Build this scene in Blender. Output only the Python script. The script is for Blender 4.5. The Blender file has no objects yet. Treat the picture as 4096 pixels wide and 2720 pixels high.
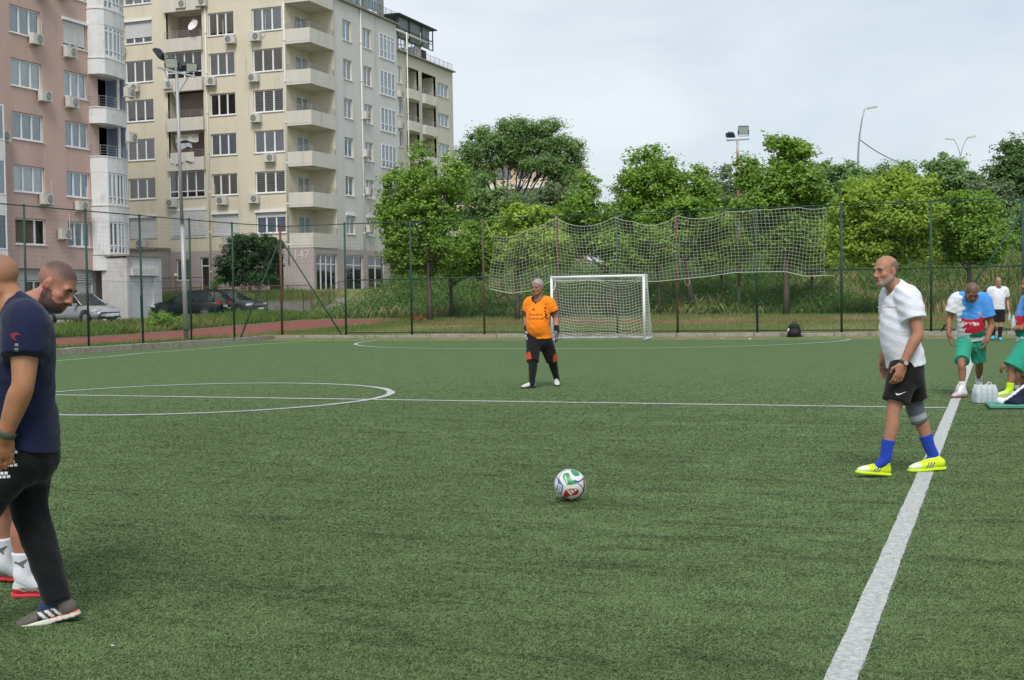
import bpy, bmesh, math, random
import numpy as np
from mathutils import Vector, Matrix
from mathutils.bvhtree import BVHTree

random.seed(7)
RNG = np.random.default_rng(11)
SC = bpy.context.scene
COL = SC.collection
PI = math.pi

# ------------------------------------------------------------------ camera
F, YAW, PITCH, ROLL, HC = 5208.63, 0.3596, 0.0335, -0.0159, 1.4493
def _basis():
    w = Vector((-math.sin(YAW) * math.cos(PITCH), math.cos(YAW) * math.cos(PITCH), -math.sin(PITCH)))
    r0 = Vector((math.cos(YAW), math.sin(YAW), 0))
    u0 = r0.cross(w)
    r = r0 * math.cos(ROLL) + u0 * math.sin(ROLL)
    u = u0 * math.cos(ROLL) - r0 * math.sin(ROLL)
    return r, u, w
CR, CU, CW = _basis()
CAM = Vector((0, 0, HC))
cd = bpy.data.cameras.new('camera')
cam = bpy.data.objects.new('camera', cd)
COL.objects.link(cam)
cam.matrix_world = Matrix(((CR.x, CU.x, -CW.x, 0), (CR.y, CU.y, -CW.y, 0), (CR.z, CU.z, -CW.z, HC), (0, 0, 0, 1)))
cd.sensor_width = 36
cd.lens = 36 * F / 4096
cd.clip_start, cd.clip_end = 0.1, 3000
SC.camera = cam

# ------------------------------------------------------------------ sky, sun, exposure
SUN_EL, SUN_AZ = math.radians(51), math.radians(164)     # veiled sun behind the camera
W = bpy.data.worlds.new('World')
SC.world = W
W.use_nodes = True
nt = W.node_tree
nt.nodes.clear()
out = nt.nodes.new('ShaderNodeOutputWorld')
bg = nt.nodes.new('ShaderNodeBackground')
sky = nt.nodes.new('ShaderNodeTexSky')
sky.sky_type = 'NISHITA'
sky.sun_disc = False
sky.sun_elevation = SUN_EL
sky.sun_rotation = SUN_AZ
sky.air_density, sky.dust_density, sky.ozone_density = 1.0, 2.0, 1.0
tc = nt.nodes.new('ShaderNodeTexCoord')
mp = nt.nodes.new('ShaderNodeMapping')
mp.inputs['Scale'].default_value = (1.0, 1.0, 2.6)
mp.inputs['Location'].default_value = (0.35, 0.2, 0.1)
nz = nt.nodes.new('ShaderNodeTexNoise')
nz.inputs['Scale'].default_value = 2.3
nz.inputs['Detail'].default_value = 5
nz.inputs['Roughness'].default_value = 0.48
rp = nt.nodes.new('ShaderNodeMapRange')
rp.inputs['From Min'].default_value = 0.34
rp.inputs['From Max'].default_value = 0.66
rp.inputs['To Min'].default_value = 0.72
rp.inputs['To Max'].default_value = 0.97
mx = nt.nodes.new('ShaderNodeMix')
mx.data_type = 'RGBA'
n3 = nt.nodes.new('ShaderNodeTexNoise')                 # brighter and greyer parts of the thin high cloud
n3.inputs['Scale'].default_value = 3.1
n3.inputs['Detail'].default_value = 6
n3.inputs['Distortion'].default_value = 0.4
m3 = nt.nodes.new('ShaderNodeMapRange')
m3.inputs['From Min'].default_value = 0.36
m3.inputs['From Max'].default_value = 0.64
cl = nt.nodes.new('ShaderNodeMix')
cl.data_type = 'RGBA'
cl.inputs['A'].default_value = (4.6, 5.2, 5.85, 1)     # in the sky node's units
cl.inputs['B'].default_value = (6.3, 6.65, 7.0, 1)
nt.links.new(mp.outputs['Vector'], n3.inputs['Vector'])
nt.links.new(n3.outputs['Fac'], m3.inputs['Value'])
nt.links.new(m3.outputs['Result'], cl.inputs['Factor'])
nt.links.new(cl.outputs['Result'], mx.inputs['B'])
nt.links.new(tc.outputs['Generated'], mp.inputs['Vector'])
nt.links.new(mp.outputs['Vector'], nz.inputs['Vector'])
nt.links.new(nz.outputs['Fac'], rp.inputs['Value'])
nt.links.new(rp.outputs['Result'], mx.inputs['Factor'])
nt.links.new(sky.outputs['Color'], mx.inputs['A'])
nt.links.new(mx.outputs['Result'], bg.inputs['Color'])
bg.inputs['Strength'].default_value = 0.1
nt.links.new(bg.outputs['Background'], out.inputs['Surface'])

sd = bpy.data.lights.new('sun', 'SUN')
sd.energy = 1.9
sd.angle = math.radians(24)
sd.color = (1.0, 0.97, 0.92)
sun = bpy.data.objects.new('sun', sd)
COL.objects.link(sun)
_sv = Vector((math.sin(SUN_AZ) * math.cos(SUN_EL), math.cos(SUN_AZ) * math.cos(SUN_EL), math.sin(SUN_EL)))
sun.rotation_euler = _sv.to_track_quat('Z', 'Y').to_euler()
SC.view_settings.view_transform = 'Standard'
SC.view_settings.look = 'None'
SC.view_settings.exposure = 0.5
SC.view_settings.gamma = 1.0

# ------------------------------------------------------------------ helpers
def ray(u, v):
    return CR * ((u - 2048) / F) - CU * ((v - 1360) / F) + CW
def dep(u, v, d):
    return CAM + ray(u, v) * d
def atY(u, v, Y):
    d = ray(u, v); return CAM + d * (Y / d.y)
def atX(u, v, X):
    d = ray(u, v); return CAM + d * (X / d.x)
def atZ(u, v, Z=0.0):
    d = ray(u, v); return CAM + d * ((Z - HC) / d.z)
def depth_of(p):
    return (Vector(p) - CAM).dot(CW)

def sm(t):
    t = min(1.0, max(0.0, t)); return t * t * (3 - 2 * t)
def sma(t):
    t = np.clip(t, 0, 1); return t * t * (3 - 2 * t)

def tag(o, label=None, cat=None, group=None, kind=None):
    if label: o['label'] = label
    if cat: o['category'] = cat
    if group: o['group'] = group
    if kind: o['kind'] = kind
    return o
def empty(name, loc=(0, 0, 0), rz=0.0, parent=None):
    o = bpy.data.objects.new(name, None)
    o.empty_display_size = 0.2
    COL.objects.link(o)
    o.location = loc
    o.rotation_euler = (0, 0, rz)
    if parent: o.parent = parent
    return o
def link(name, me, mat=None, parent=None, smooth=False):
    if mat is not None:
        for m in (mat if isinstance(mat, (list, tuple)) else [mat]):
            me.materials.append(m)
    if smooth:
        me.polygons.foreach_set('use_smooth', np.ones(len(me.polygons), dtype=bool))
    o = bpy.data.objects.new(name, me)
    COL.objects.link(o)
    if parent is not None: o.parent = parent
    return o
def copy_tree(o, parent=None):
    c = o.copy(); COL.objects.link(c); c.parent = parent
    for ch in list(o.children):
        copy_tree(ch, c)
    return c
def npmesh(name, V, Fc, cols=None, midx=None):
    """fast mesh from arrays; Fc (n,k) with equal k"""
    me = bpy.data.meshes.new(name)
    V = np.asarray(V, dtype=np.float32); Fc = np.asarray(Fc, dtype=np.int32)
    n, k = Fc.shape
    me.vertices.add(len(V)); me.vertices.foreach_set('co', V.ravel())
    me.loops.add(n * k); me.loops.foreach_set('vertex_index', Fc.ravel())
    me.polygons.add(n)
    me.polygons.foreach_set('loop_start', np.arange(0, n * k, k, dtype=np.int32))
    if midx is not None:
        me.polygons.foreach_set('material_index', np.asarray(midx, dtype=np.int32))
    me.update(calc_edges=True)
    if cols is not None:
        ca = me.color_attributes.new('Col', 'FLOAT_COLOR', 'POINT')
        c4 = np.ones((len(V), 4), dtype=np.float32); c4[:, :3] = cols
        ca.data.foreach_set('color', c4.ravel())
    return me

class MB:
    def __init__(self):
        self.v = []; self.f = []; self.m = []
    def add(self, vs, fs, mi=0):
        b = len(self.v)
        self.v += [tuple(p) for p in vs]
        for f in fs:
            self.f.append(tuple(i + b for i in f)); self.m.append(mi)
        return self
    def quad(self, a, b, c, d, mi=0):
        return self.add((a, b, c, d), ((0, 1, 2, 3),), mi)
    def box(self, x0, x1, y0, y1, z0, z1, mi=0):
        vs = [(x, y, z) for z in (z0, z1) for y in (y0, y1) for x in (x0, x1)]
        return self.add(vs, ((0, 2, 3, 1), (4, 5, 7, 6), (0, 1, 5, 4), (2, 6, 7, 3), (0, 4, 6, 2), (1, 3, 7, 5)), mi)
    def obox(self, c, ax, ay, az, mi=0):
        """box about c with half-extent vectors"""
        c, ax, ay, az = map(Vector, (c, ax, ay, az))
        vs = [c + ax * i + ay * j + az * k for k in (-1, 1) for j in (-1, 1) for i in (-1, 1)]
        return self.add(vs, ((0, 2, 3, 1), (4, 5, 7, 6), (0, 1, 5, 4), (2, 6, 7, 3), (0, 4, 6, 2), (1, 3, 7, 5)), mi)
    def tube(self, pts, rad, n=6, mi=0, cap=True):
        pts = [Vector(p) for p in pts]
        if not isinstance(rad, (list, tuple)): rad = [rad] * len(pts)
        b = len(self.v); ref = None
        for i, p in enumerate(pts):
            d = (pts[min(i + 1, len(pts) - 1)] - pts[max(i - 1, 0)])
            if d.length < 1e-9: d = Vector((0, 0, 1))
            d.normalize()
            if ref is None:
                ref = Vector((0, 0, 1)) if abs(d.z) < 0.9 else Vector((1, 0, 0))
            s = d.cross(ref).normalized(); t = s.cross(d); ref = t
            for k in range(n):
                a = 2 * PI * (k + 0.5) / n
                q = p + (s * math.cos(a) + t * math.sin(a)) * rad[i]
                self.v.append(tuple(q))
        for i in range(len(pts) - 1):
            for k in range(n):
                a0 = b + i * n + k; a1 = b + i * n + (k + 1) % n
                self.f.append((a0, a0 + n, a1 + n, a1)); self.m.append(mi)
        if cap:
            self.f.append(tuple(b + k for k in range(n))); self.m.append(mi)
            e = b + (len(pts) - 1) * n
            self.f.append(tuple(e + k for k in reversed(range(n)))); self.m.append(mi)
        return self
    def prism(self, poly, z0, z1, mi=0):
        n = len(poly)
        vs = [(x, y, z0) for x, y in poly] + [(x, y, z1) for x, y in poly]
        fs = [tuple(reversed(range(n))), tuple(range(n, 2 * n))] + [(i, (i + 1) % n, n + (i + 1) % n, n + i) for i in range(n)]
        return self.add(vs, fs, mi)
    def lathe(self, prof, n=16, c=(0, 0, 0), mi=0):
        b = len(self.v)
        for r, z in prof:
            for k in range(n):
                a = 2 * PI * k / n
                self.v.append((c[0] + r * math.cos(a), c[1] + r * math.sin(a), c[2] + z))
        for i in range(len(prof) - 1):
            for k in range(n):
                a0 = b + i * n + k; a1 = b + i * n + (k + 1) % n
                self.f.append((a0, a1, a1 + n, a0 + n)); self.m.append(mi)
        return self
    def mesh(self, name):
        me = bpy.data.meshes.new(name)
        me.from_pydata(self.v, [], self.f)
        if any(self.m): me.polygons.foreach_set('material_index', np.array(self.m, dtype=np.int32))
        me.update()
        return me
    def build(self, name, mat=None, parent=None, smooth=False):
        return link(name, self.mesh(name), mat, parent, smooth)

def mat(name, col, rough=0.75, var=0.12, scale=3.0, bump=0.0, bscale=None, spec=0.3, metal=0.0, attr=False, vec=(1, 1, 1),
        col2=None, thr=(0.45, 0.6), scale2=1.2, detail=6, trans=0.0, rvar=0.0, sheen=0.0):
    """procedural material: base colour, noise value variation, optional second colour patches, optional bump"""
    m = bpy.data.materials.new(name); m.use_nodes = True
    t = m.node_tree; N = t.nodes; L = t.links
    b = N['Principled BSDF']
    b.inputs['Roughness'].default_value = rough
    b.inputs['Specular IOR Level'].default_value = spec
    b.inputs['Metallic'].default_value = metal
    if sheen: b.inputs['Sheen Weight'].default_value = sheen
    g = N.new('ShaderNodeNewGeometry'); mp = N.new('ShaderNodeMapping')
    mp.inputs['Scale'].default_value = vec
    L.new(g.outputs['Position'], mp.inputs['Vector'])
    nz = N.new('ShaderNodeTexNoise'); nz.inputs['Scale'].default_value = scale; nz.inputs['Detail'].default_value = detail
    nz.inputs['Roughness'].default_value = 0.6
    L.new(mp.outputs['Vector'], nz.inputs['Vector'])
    mr = N.new('ShaderNodeMapRange')
    mr.inputs['From Min'].default_value = 0.3; mr.inputs['From Max'].default_value = 0.7
    mr.inputs['To Min'].default_value = 1 - var; mr.inputs['To Max'].default_value = 1 + var
    L.new(nz.outputs['Fac'], mr.inputs['Value'])
    src = None
    if attr:
        a = N.new('ShaderNodeVertexColor'); a.layer_name = 'Col'; src = a.outputs['Color']
    else:
        rgb = N.new('ShaderNodeRGB'); rgb.outputs[0].default_value = (*col, 1); src = rgb.outputs[0]
    if col2 is not None:
        n2 = N.new('ShaderNodeTexNoise'); n2.inputs['Scale'].default_value = scale2; n2.inputs['Detail'].default_value = 8
        n2.inputs['Roughness'].default_value = 0.65
        L.new(mp.outputs['Vector'], n2.inputs['Vector'])
        r2 = N.new('ShaderNodeMapRange'); r2.interpolation_type = 'SMOOTHSTEP'
        r2.inputs['From Min'].default_value = thr[0]; r2.inputs['From Max'].default_value = thr[1]
        L.new(n2.outputs['Fac'], r2.inputs['Value'])
        mx = N.new('ShaderNodeMix'); mx.data_type = 'RGBA'
        L.new(r2.outputs['Result'], mx.inputs['Factor']); L.new(src, mx.inputs['A'])
        mx.inputs['B'].default_value = (*col2, 1); src = mx.outputs['Result']
    mul = N.new('ShaderNodeMix'); mul.data_type = 'RGBA'; mul.blend_type = 'MULTIPLY'; mul.inputs['Factor'].default_value = 1
    L.new(src, mul.inputs['A']); L.new(mr.outputs['Result'], mul.inputs['B'])
    L.new(mul.outputs['Result'], b.inputs['Base Color'])
    if bump:
        nb = N.new('ShaderNodeTexNoise'); nb.inputs['Scale'].default_value = bscale or scale * 6; nb.inputs['Detail'].default_value = 4
        L.new(mp.outputs['Vector'], nb.inputs['Vector'])
        bp = N.new('ShaderNodeBump'); bp.inputs['Strength'].default_value = bump; bp.inputs['Distance'].default_value = 0.02
        L.new(nb.outputs['Fac'], bp.inputs['Height']); L.new(bp.outputs['Normal'], b.inputs['Normal'])
    if trans:
        o = N['Material Output']
        tl = N.new('ShaderNodeBsdfTranslucent'); L.new(mul.outputs['Result'], tl.inputs['Color'])
        ms = N.new('ShaderNodeMixShader'); ms.inputs['Fac'].default_value = trans
        L.new(b.outputs['BSDF'], ms.inputs[1]); L.new(tl.outputs['BSDF'], ms.inputs[2]); L.new(ms.outputs['Shader'], o.inputs['Surface'])
    return m

# ------------------------------------------------------------------ ground levels
PX0, PX1, PYG = -24.85, 9.0, 41.35            # turf bounds: left kerb, right, kerb behind the goal
def hgt(x, y):
    """height of the land outside the pitch (vectorised)"""
    x = np.asarray(x, dtype=float); y = np.asarray(y, dtype=float)
    z = 0.07 + 0.33 * sma((y - 44) / 22)
    z = z + 0.11 * sma((-36 - x) / 4)
    bank = sma((x + 36.4) / 3.0)
    z = z + bank * 2.35 * sma((y - 64 + 0.35 * np.sin(x * 0.5)) / 11)
    terr = 1 - bank
    stair = (x > -39.5) & (x < -36.4) & (y < 73.6)
    z = z + terr * np.where((y > 70.1) & ~stair, 0.95 + 0.65 * sma((y - 70.5) / 4.5), 0.0)
    z = np.where(x > 4, z + 0.04 * np.clip(x - 4, 0, 40) * sma((y - 45) / 15), z)
    inside = (x > PX0 - 0.1) & (x < PX1 + 0.1) & (y < PYG + 0.1)
    return np.where(inside, -0.06, z)
def hz(x, y):
    return float(hgt(x, y))
def land(u, v):
    """point where a picture ray meets the land"""
    d = ray(u, v); lo = 20.0
    for i in range(3000):
        t = 20 + i * 0.1
        p = CAM + d * t
        if p.z <= hz(p.x, p.y): return p
    return CAM + d * 120
# ------------------------------------------------------------------ shared materials
M_turf = mat('turf', (0.098, 0.148, 0.062), 0.95, 0.42, 16, bump=0.5, bscale=120, col2=(0.058, 0.098, 0.044), thr=(0.50, 0.72), scale2=3.2, vec=(0.6, 1.5, 1), spec=0.1)
M_line = mat('line_fibre', (0.44, 0.46, 0.45), 0.9, 0.30, 30, bump=0.4, col2=(0.26, 0.31, 0.24), thr=(0.56, 0.72), scale2=9)
M_grass = mat('meadow_grass', (0.12, 0.165, 0.048), 0.95, 0.3, 3.0, bump=0.8, bscale=14, col2=(0.20, 0.165, 0.08), thr=(0.48, 0.66), scale2=0.55)
M_track = mat('track_rubber', (0.235, 0.078, 0.062), 0.9, 0.14, 6, bump=0.2, bscale=80, col2=(0.22, 0.08, 0.066), thr=(0.5, 0.7), scale2=0.8)
M_edge = mat('pale_edging', (0.5, 0.46, 0.42), 0.9, 0.15, 4)
M_asph = mat('asphalt', (0.09, 0.09, 0.088), 0.9, 0.2, 5, bump=0.3)
M_conc = mat('kerb_concrete', (0.31, 0.285, 0.245), 0.9, 0.25, 7, bump=0.6, bscale=40, col2=(0.17, 0.15, 0.115), thr=(0.52, 0.66), scale2=3.5)
M_wallc = mat('retaining_concrete', (0.22, 0.205, 0.19), 0.9, 0.2, 2.5, bump=0.3, col2=(0.14, 0.13, 0.12), thr=(0.5, 0.7), scale2=0.9)
M_green = mat('fence_green_paint', (0.022, 0.060, 0.046), 0.55, 0.2, 8, col2=(0.13, 0.055, 0.035), thr=(0.64, 0.69), scale2=1.7)
M_rust = mat('fence_rusty_post', (0.035, 0.075, 0.055), 0.7, 0.2, 8, col2=(0.14, 0.06, 0.045), thr=(0.40, 0.5), scale2=1.3)
M_wire = mat('green_wire', (0.035, 0.085, 0.06), 0.6, 0.1, 8)
M_white = mat('white_painted_metal', (0.78, 0.78, 0.77), 0.4, 0.05, 6, col2=(0.5, 0.47, 0.42), thr=(0.66, 0.74), scale2=4)
M_cord = mat('net_cord', (0.72, 0.72, 0.68), 0.9, 0.08, 10)
M_cord2 = mat('net_cord_weathered', (0.56, 0.57, 0.50), 0.9, 0.1, 10)
M_galv = mat('galvanised_steel', (0.36, 0.37, 0.375), 0.5, 0.15, 9, metal=0.35, vec=(1, 1, 0.2))

# ------------------------------------------------------------------ land
def axis(parts):
    a = np.concatenate([np.arange(s, e, st) for s, e, st in parts]); return np.unique(np.round(a, 4))
xs = axis([(-900, -200, 100), (-200, -80, 20), (-80, -45, 2.5), (-45, -30, 0.5), (-30, -25.2, 1.2), (-24.95, -24.94, 1), (-24.7, 9, 2.4), (9.11, 9.12, 1), (9.5, 60, 2.5), (60, 200, 20), (200, 901, 100)])
ys = axis([(-200, -20, 30), (-20, 41.3, 4), (41.46, 41.47, 1), (42, 50, 1), (50, 70, 0.7), (70.0, 70.01, 1), (70.15, 70.16, 1), (70.6, 90, 0.8), (90, 140, 6), (140, 400, 40), (400, 1601, 200)])
GX, GY = np.meshgrid(xs, ys, indexing='ij')
GZ = hgt(GX, GY)
_V = np.stack([GX, GY, GZ], -1).reshape(-1, 3)
_nx, _ny = len(xs), len(ys)
_i = (np.arange(_nx - 1)[:, None] * _ny + np.arange(_ny - 1)[None]).ravel()
_F = np.stack([_i, _i + _ny, _i + _ny + 1, _i + 1], 1)
tag(link('ground', npmesh('ground', _V, _F), M_grass), kind='structure')

tag(MB().quad((PX0, -12, 0), (PX1, -12, 0), (PX1, PYG, 0), (PX0, PYG, 0)).build('turf_pitch', M_turf), kind='structure')

def strip(name, x0, x1, y0, y1, dz, m, n=60, along='y', wob=0.0):
    V = []; Fq = []
    for i in range(n + 1):
        t = i / n
        for e, s in ((0, 0), (1, 1)):
            if along == 'y': x, y = (x1 if e else x0), y0 + (y1 - y0) * t
            else: x, y = x0 + (x1 - x0) * t, (y1 if e else y0)
            w = wob * (random.random() - 0.5)
            if along == 'y': x += w
            else: y += w
            V.append((x, y, hz(x, y) + dz))
        if i < n:
            a = 2 * i
            Fq.append((a, a + 1, a + 3, a + 2) if along == 'y' else (a, a + 2, a + 3, a + 1))
    me = bpy.data.meshes.new(name); me.from_pydata(V, [], Fq); me.update()
    return tag(link(name, me, m), kind='structure')
strip('running_track', -34.6, -28.3, 0, 61, 0.012, M_track, 120)
strip('cross_track', -28.2, 8.5, 54.6, 56.3, 0.014, M_track, 60, 'x', 0.25)
strip('track_edging', -28.28, -28.16, 0, 60, 0.03, M_edge, 90)
strip('track_edging', -34.74, -34.62, 0, 61, 0.03, M_edge, 90)
strip('parking_road', -47.5, -40.6, 20, 69.8, 0.01, M_asph, 60)
strip('road_kerb', -40.6, -40.45, 20, 61, 0.09, M_edge, 60)

# ------------------------------------------------------------------ painted lines (ragged fibre strips just above the turf)
LINE_SEGS = []           # polylines with widths, also used to whiten the fibres
def line(name, pts, w, z=0.005, jit=0.006):
    P = [np.array(p, float) for p in pts]
    L = []
    for a, b in zip(P[:-1], P[1:]):
        n = max(2, int(np.linalg.norm(b - a) / 0.12))
        for i in range(n): L.append(a + (b - a) * i / n)
    L.append(P[-1]); L = np.array(L)
    T = np.gradient(L, axis=0); T /= np.linalg.norm(T, axis=1, keepdims=True)
    Nn = np.stack([-T[:, 1], T[:, 0]], 1)
    a = L + Nn * (w / 2 + RNG.normal(0, jit, (len(L), 1))); b = L - Nn * (w / 2 + RNG.normal(0, jit, (len(L), 1)))
    V = np.zeros((2 * len(L), 3)); V[0::2, :2] = a; V[1::2, :2] = b; V[:, 2] = z
    i = np.arange(len(L) - 1) * 2
    tag(link(name, npmesh(name, V, np.stack([i, i + 1, i + 3, i + 2], 1)), M_line), kind='structure')
    LINE_SEGS.append((L, w))
YH, YG, XT, GXC = 16.73, 40.06, -0.564, -12.12
line('touchline', [(XT, -10), (XT, 40.1)], 0.118, jit=0.002)
line('halfway_line', [(-22.9, YH), (XT - 0.06, YH)], 0.11, 0.006)
line('centre_circle', [(-11.5 + 3.02 * math.cos(a), YH + 3.02 * math.sin(a)) for a in np.linspace(0, 2 * PI, 64)], 0.115, 0.008)
line('goal_line', [(-22.6, 40.2), (-18, 40.02), (-12, 40.03), (XT, 40.06)], 0.09, 0.006)
line('far_touchline', [(-22.2, 12), (-22.35, 26), (-22.5, 29), (-22.9, 31), (-22.75, 33.5), (-23.0, 36.5), (-22.75, 38.5), (-22.6, 40.2)], 0.10, 0.004)
_R = 6.4
_arc = [(GXC - 1.5 + _R * math.cos(a), YG + _R * math.sin(a)) for a in np.linspace(PI, 1.5 * PI, 24)] + [(GXC + 1.5 + _R * math.cos(a), YG + _R * math.sin(a)) for a in np.linspace(1.5 * PI, 2 * PI, 24)]
line('penalty_arc', _arc, 0.105, 0.009)

# ------------------------------------------------------------------ turf fibres near the camera
_NT = RNG.random((256, 256))
def vnoise(x, y):
    """smooth lattice noise 0..1"""
    xi = np.floor(x).astype(int); yi = np.floor(y).astype(int); fx = x - xi; fy = y - yi
    fx = fx * fx * (3 - 2 * fx); fy = fy * fy * (3 - 2 * fy)
    g = lambda a, b: _NT[a % 256, b % 256]
    return (g(xi, yi) * (1 - fx) + g(xi + 1, yi) * fx) * (1 - fy) + (g(xi, yi + 1) * (1 - fx) + g(xi + 1, yi + 1) * fx) * fy
def turf_fibres(n=900000):
    d = 4.75 * np.exp(RNG.random(n) * math.log(24 / 4.75))
    a = YAW + 0.46 - RNG.random(n) * 1.10
    x = -np.sin(a) * d; y = np.cos(a) * d
    ok = (x > -24) & (x < 8.5) & (RNG.random(n) < np.clip((24 - d) / 10, 0, 1)); x, y, d = x[ok], y[ok], d[ok]; n = len(x)
    lod = d / 5.0
    # combing direction and wear drift over the carpet
    n1 = vnoise(x * 0.9 + 7, y * 1.4 + 3); n2 = vnoise(x * 4.2, y * 7.5); n3 = vnoise(x * 13, y * 21)
    lean_dir = 0.9 * (n1 - 0.5) + 1.3 * (n2 - 0.5) + RNG.normal(0, 1.3, n) - 0.5
    lean = 0.011 + 0.011 * RNG.random(n)
    h = 0.004 + 0.006 * RNG.random(n)
    w = (0.0014 + 0.0012 * RNG.random(n)) * lod ** 0.8
    px_, py_ = -np.sin(lean_dir) * w, np.cos(lean_dir) * w
    V = np.zeros((n, 3, 3), np.float32); o = np.zeros(n)
    V[:, 0] = np.stack([x - px_, y - py_, o], 1)
    V[:, 1] = np.stack([x + px_, y + py_, o], 1)
    V[:, 2] = np.stack([x + np.cos(lean_dir) * lean * lod ** 0.5, y + np.sin(lean_dir) * lean * lod ** 0.5, h], 1)
    k = RNG.random((n, 1))
    n4 = np.clip((vnoise(x * 1.1 + 31, y * 4.5 + 9) - 0.56) * 4, 0, 1) * np.clip((vnoise(x * 3.1 + 3, y * 16 + 9) - 0.45) * 4, 0, 1)
    br = (0.90 + 0.22 * RNG.random(n)) * (0.90 + 0.08 * n1 + 0.06 * n2 + 0.06 * n3) * (1 - 0.55 * n4)
    c = (np.array([0.158, 0.232, 0.088]) * (1 - k) + np.array([0.180, 0.254, 0.107]) * k) * br[:, None]
    odd = RNG.random(n); c[odd < 0.015] = (0.26, 0.27, 0.16); c[odd > 0.994] = (0.08, 0.09, 0.07)
    right = np.clip((x - XT - 0.1) / 1.2, 0, 1)[:, None]          # older, yellower carpet beyond the touchline
    c = c * (1 - right) + c * right * np.array([0.92, 0.88, 0.66])
    wh = np.abs(x - XT) < 0.058 + RNG.normal(0, 0.005, n)
    wh |= (np.abs(y - YH) < 0.05 + RNG.normal(0, 0.008, n)) & (x < XT) & (x > -22.9)
    rr = np.hypot(x + 11.5, y - YH); wh |= np.abs(rr - 3.02) < 0.055 + RNG.normal(0, 0.008, n)
    g = 0.34 + 0.26 * RNG.random((n, 1))
    c = np.where(wh[:, None], g * np.array([1.0, 1.02, 1.02]), c)
    me = npmesh('turf_fibres', V.reshape(-1, 3), np.arange(3 * n).reshape(-1, 3), np.repeat(c, 3, 0))
    m = mat('turf_fibre', (0.07, 0.12, 0.05), 0.7, 0.05, 3, attr=True, trans=0.2, spec=0.2)
    tag(link('turf_fibres', me, m), 'short green artificial turf fibres covering the pitch', 'turf', kind='stuff')
turf_fibres()

# ------------------------------------------------------------------ kerb of concrete stones round the pitch
kerb = tag(empty('kerb', (PX0, PYG, 0)), kind='structure')
def kerb_run(p0, p1, L=1.25, th=0.15, h=0.17):
    p0, p1 = Vector((*p0, 0)), Vector((*p1, 0)); D = (p1 - p0); n = int(D.length / L); D.normalize(); S = Vector((-D.y, D.x, 0))
    protos = []
    for k in range(4):
        mb = MB(); l = L / 2 - 0.012; b = 0.012
        c = [(-l, -th / 2), (l, -th / 2), (l, th / 2), (-l, th / 2)]
        mb.prism(c, -0.05, h - b)
        ci = [(x * (1 - b / l), y * (1 - 2 * b / th)) for x, y in c]
        vs = [(x, y, h - b) for x, y in c] + [(x + random.uniform(-.004, .004), y + random.uniform(-.004, .004), h + random.uniform(-.006, .006)) for x, y in ci]
        mb.add(vs, [(0, 1, 5, 4), (1, 2, 6, 5), (2, 3, 7, 6), (3, 0, 4, 7), (4, 5, 6, 7)])
        me = mb.mesh('kerb_stone'); me.materials.append(M_conc); protos.append(me)
    for i in range(n):
        o = bpy.data.objects.new('kerb_stone', random.choice(protos)); COL.objects.link(o); o.parent = kerb
        q = p0 + D * (L * (i + 0.5)) + S * random.uniform(-0.012, 0.012) - kerb.location
        q.z = random.uniform(-0.015, 0.012)
        o.location = q; o.rotation_euler = (random.uniform(-.012, .012), random.uniform(-.006, .006), math.atan2(D.y, D.x) + random.uniform(-.008, .008))
kerb_run((PX0 - 0.075, 41.5), (PX0 - 0.075, 21))
kerb_run((PX0, PYG + 0.075), (PX1, PYG + 0.075))

# ------------------------------------------------------------------ chain-link fence
FX, FY, FH = -25.0, 41.62, 4.16
fence = tag(empty('mesh_fence', (FX, FY, 0.07)), 'tall green wire mesh fence around the pitch', 'fence')
def fl(p): return (p[0] - FX, p[1] - FY, p[2] - 0.07)
def fpost(x, y, z1=FH, r=0.034, m=None, lean=(0, 0)):
    MB().tube([fl((x, y, 0.03)), fl((x + lean[0], y + lean[1], z1))], r, 8).build('post', m or M_green, fence, True)
    MB().lathe([(r + 0.006, 0), (r + 0.006, 0.02), (0.0, 0.035)], 8, fl((x + lean[0], y + lean[1], z1))).build('post_cap', M_green, fence)
PYL = [41.62 - 2.58 * k for k in range(0, 9)]
PXG = [-24.62, -22.0, -19.4, -16.65, -13.97, -11.9, -9.87, -7.28, -4.66, -2.0, 0.62, 3.3, 6.0, 8.7]
for i, y in enumerate(PYL[1:]):
    fpost(FX, y, FH + 0.02 * math.sin(i * 3), 0.034, M_green, (0.03 * math.sin(i * 2.1), 0))
for i, x in enumerate(PXG):
    fpost(x, FY, FH + (0.06 if i == 5 else 0.0), 0.036 if i else 0.045, M_rust if i in (0, 4, 6, 3) else M_green, (0.02 * math.sin(i * 1.7), 0))
def rail(a, b, r=0.017, sag=0.0, name='rail', n=1, m=None):
    a, b = Vector(fl(a)), Vector(fl(b))
    pts = [a.lerp(b, i / n) - Vector((0, 0, sag * 4 * (i / n) * (1 - i / n))) for i in range(n + 1)]
    MB().tube(pts, r, 6).build(name, m or M_green, fence, True)
rail((FX, PYL[-1], FH - 0.02), (FX, PYL[1], FH - 0.02)); rail((FX, PYL[1], FH - 0.02), (PXG[0], FY, FH - 0.02))
for a, b in zip(PXG[:-1], PXG[1:]): rail((a, FY, FH - 0.03), (b, FY, FH - 0.03))
for a, b in zip(PXG[1:-1], PXG[2:]):
    if b < 1: rail((a, FY, 2.12), (b, FY, 2.12), 0.022)
    rail((a, FY, 0.24), (b, FY, 0.24), 0.020)
rail((FX, PYL[-1], 2.1), (FX, PYL[1], 2.1), 0.004, name='tension_wire'); rail((0.7, FY, 2.12), (8.7, FY, 2.12), 0.006, name='tension_wire')
rail((PXG[0], FY, 3.7), (FX, 39.4, 0.12), 0.028, name='strut'); rail((PXG[0], FY, 3.7), (-22.15, FY, 0.12), 0.028, name='strut')
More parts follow.
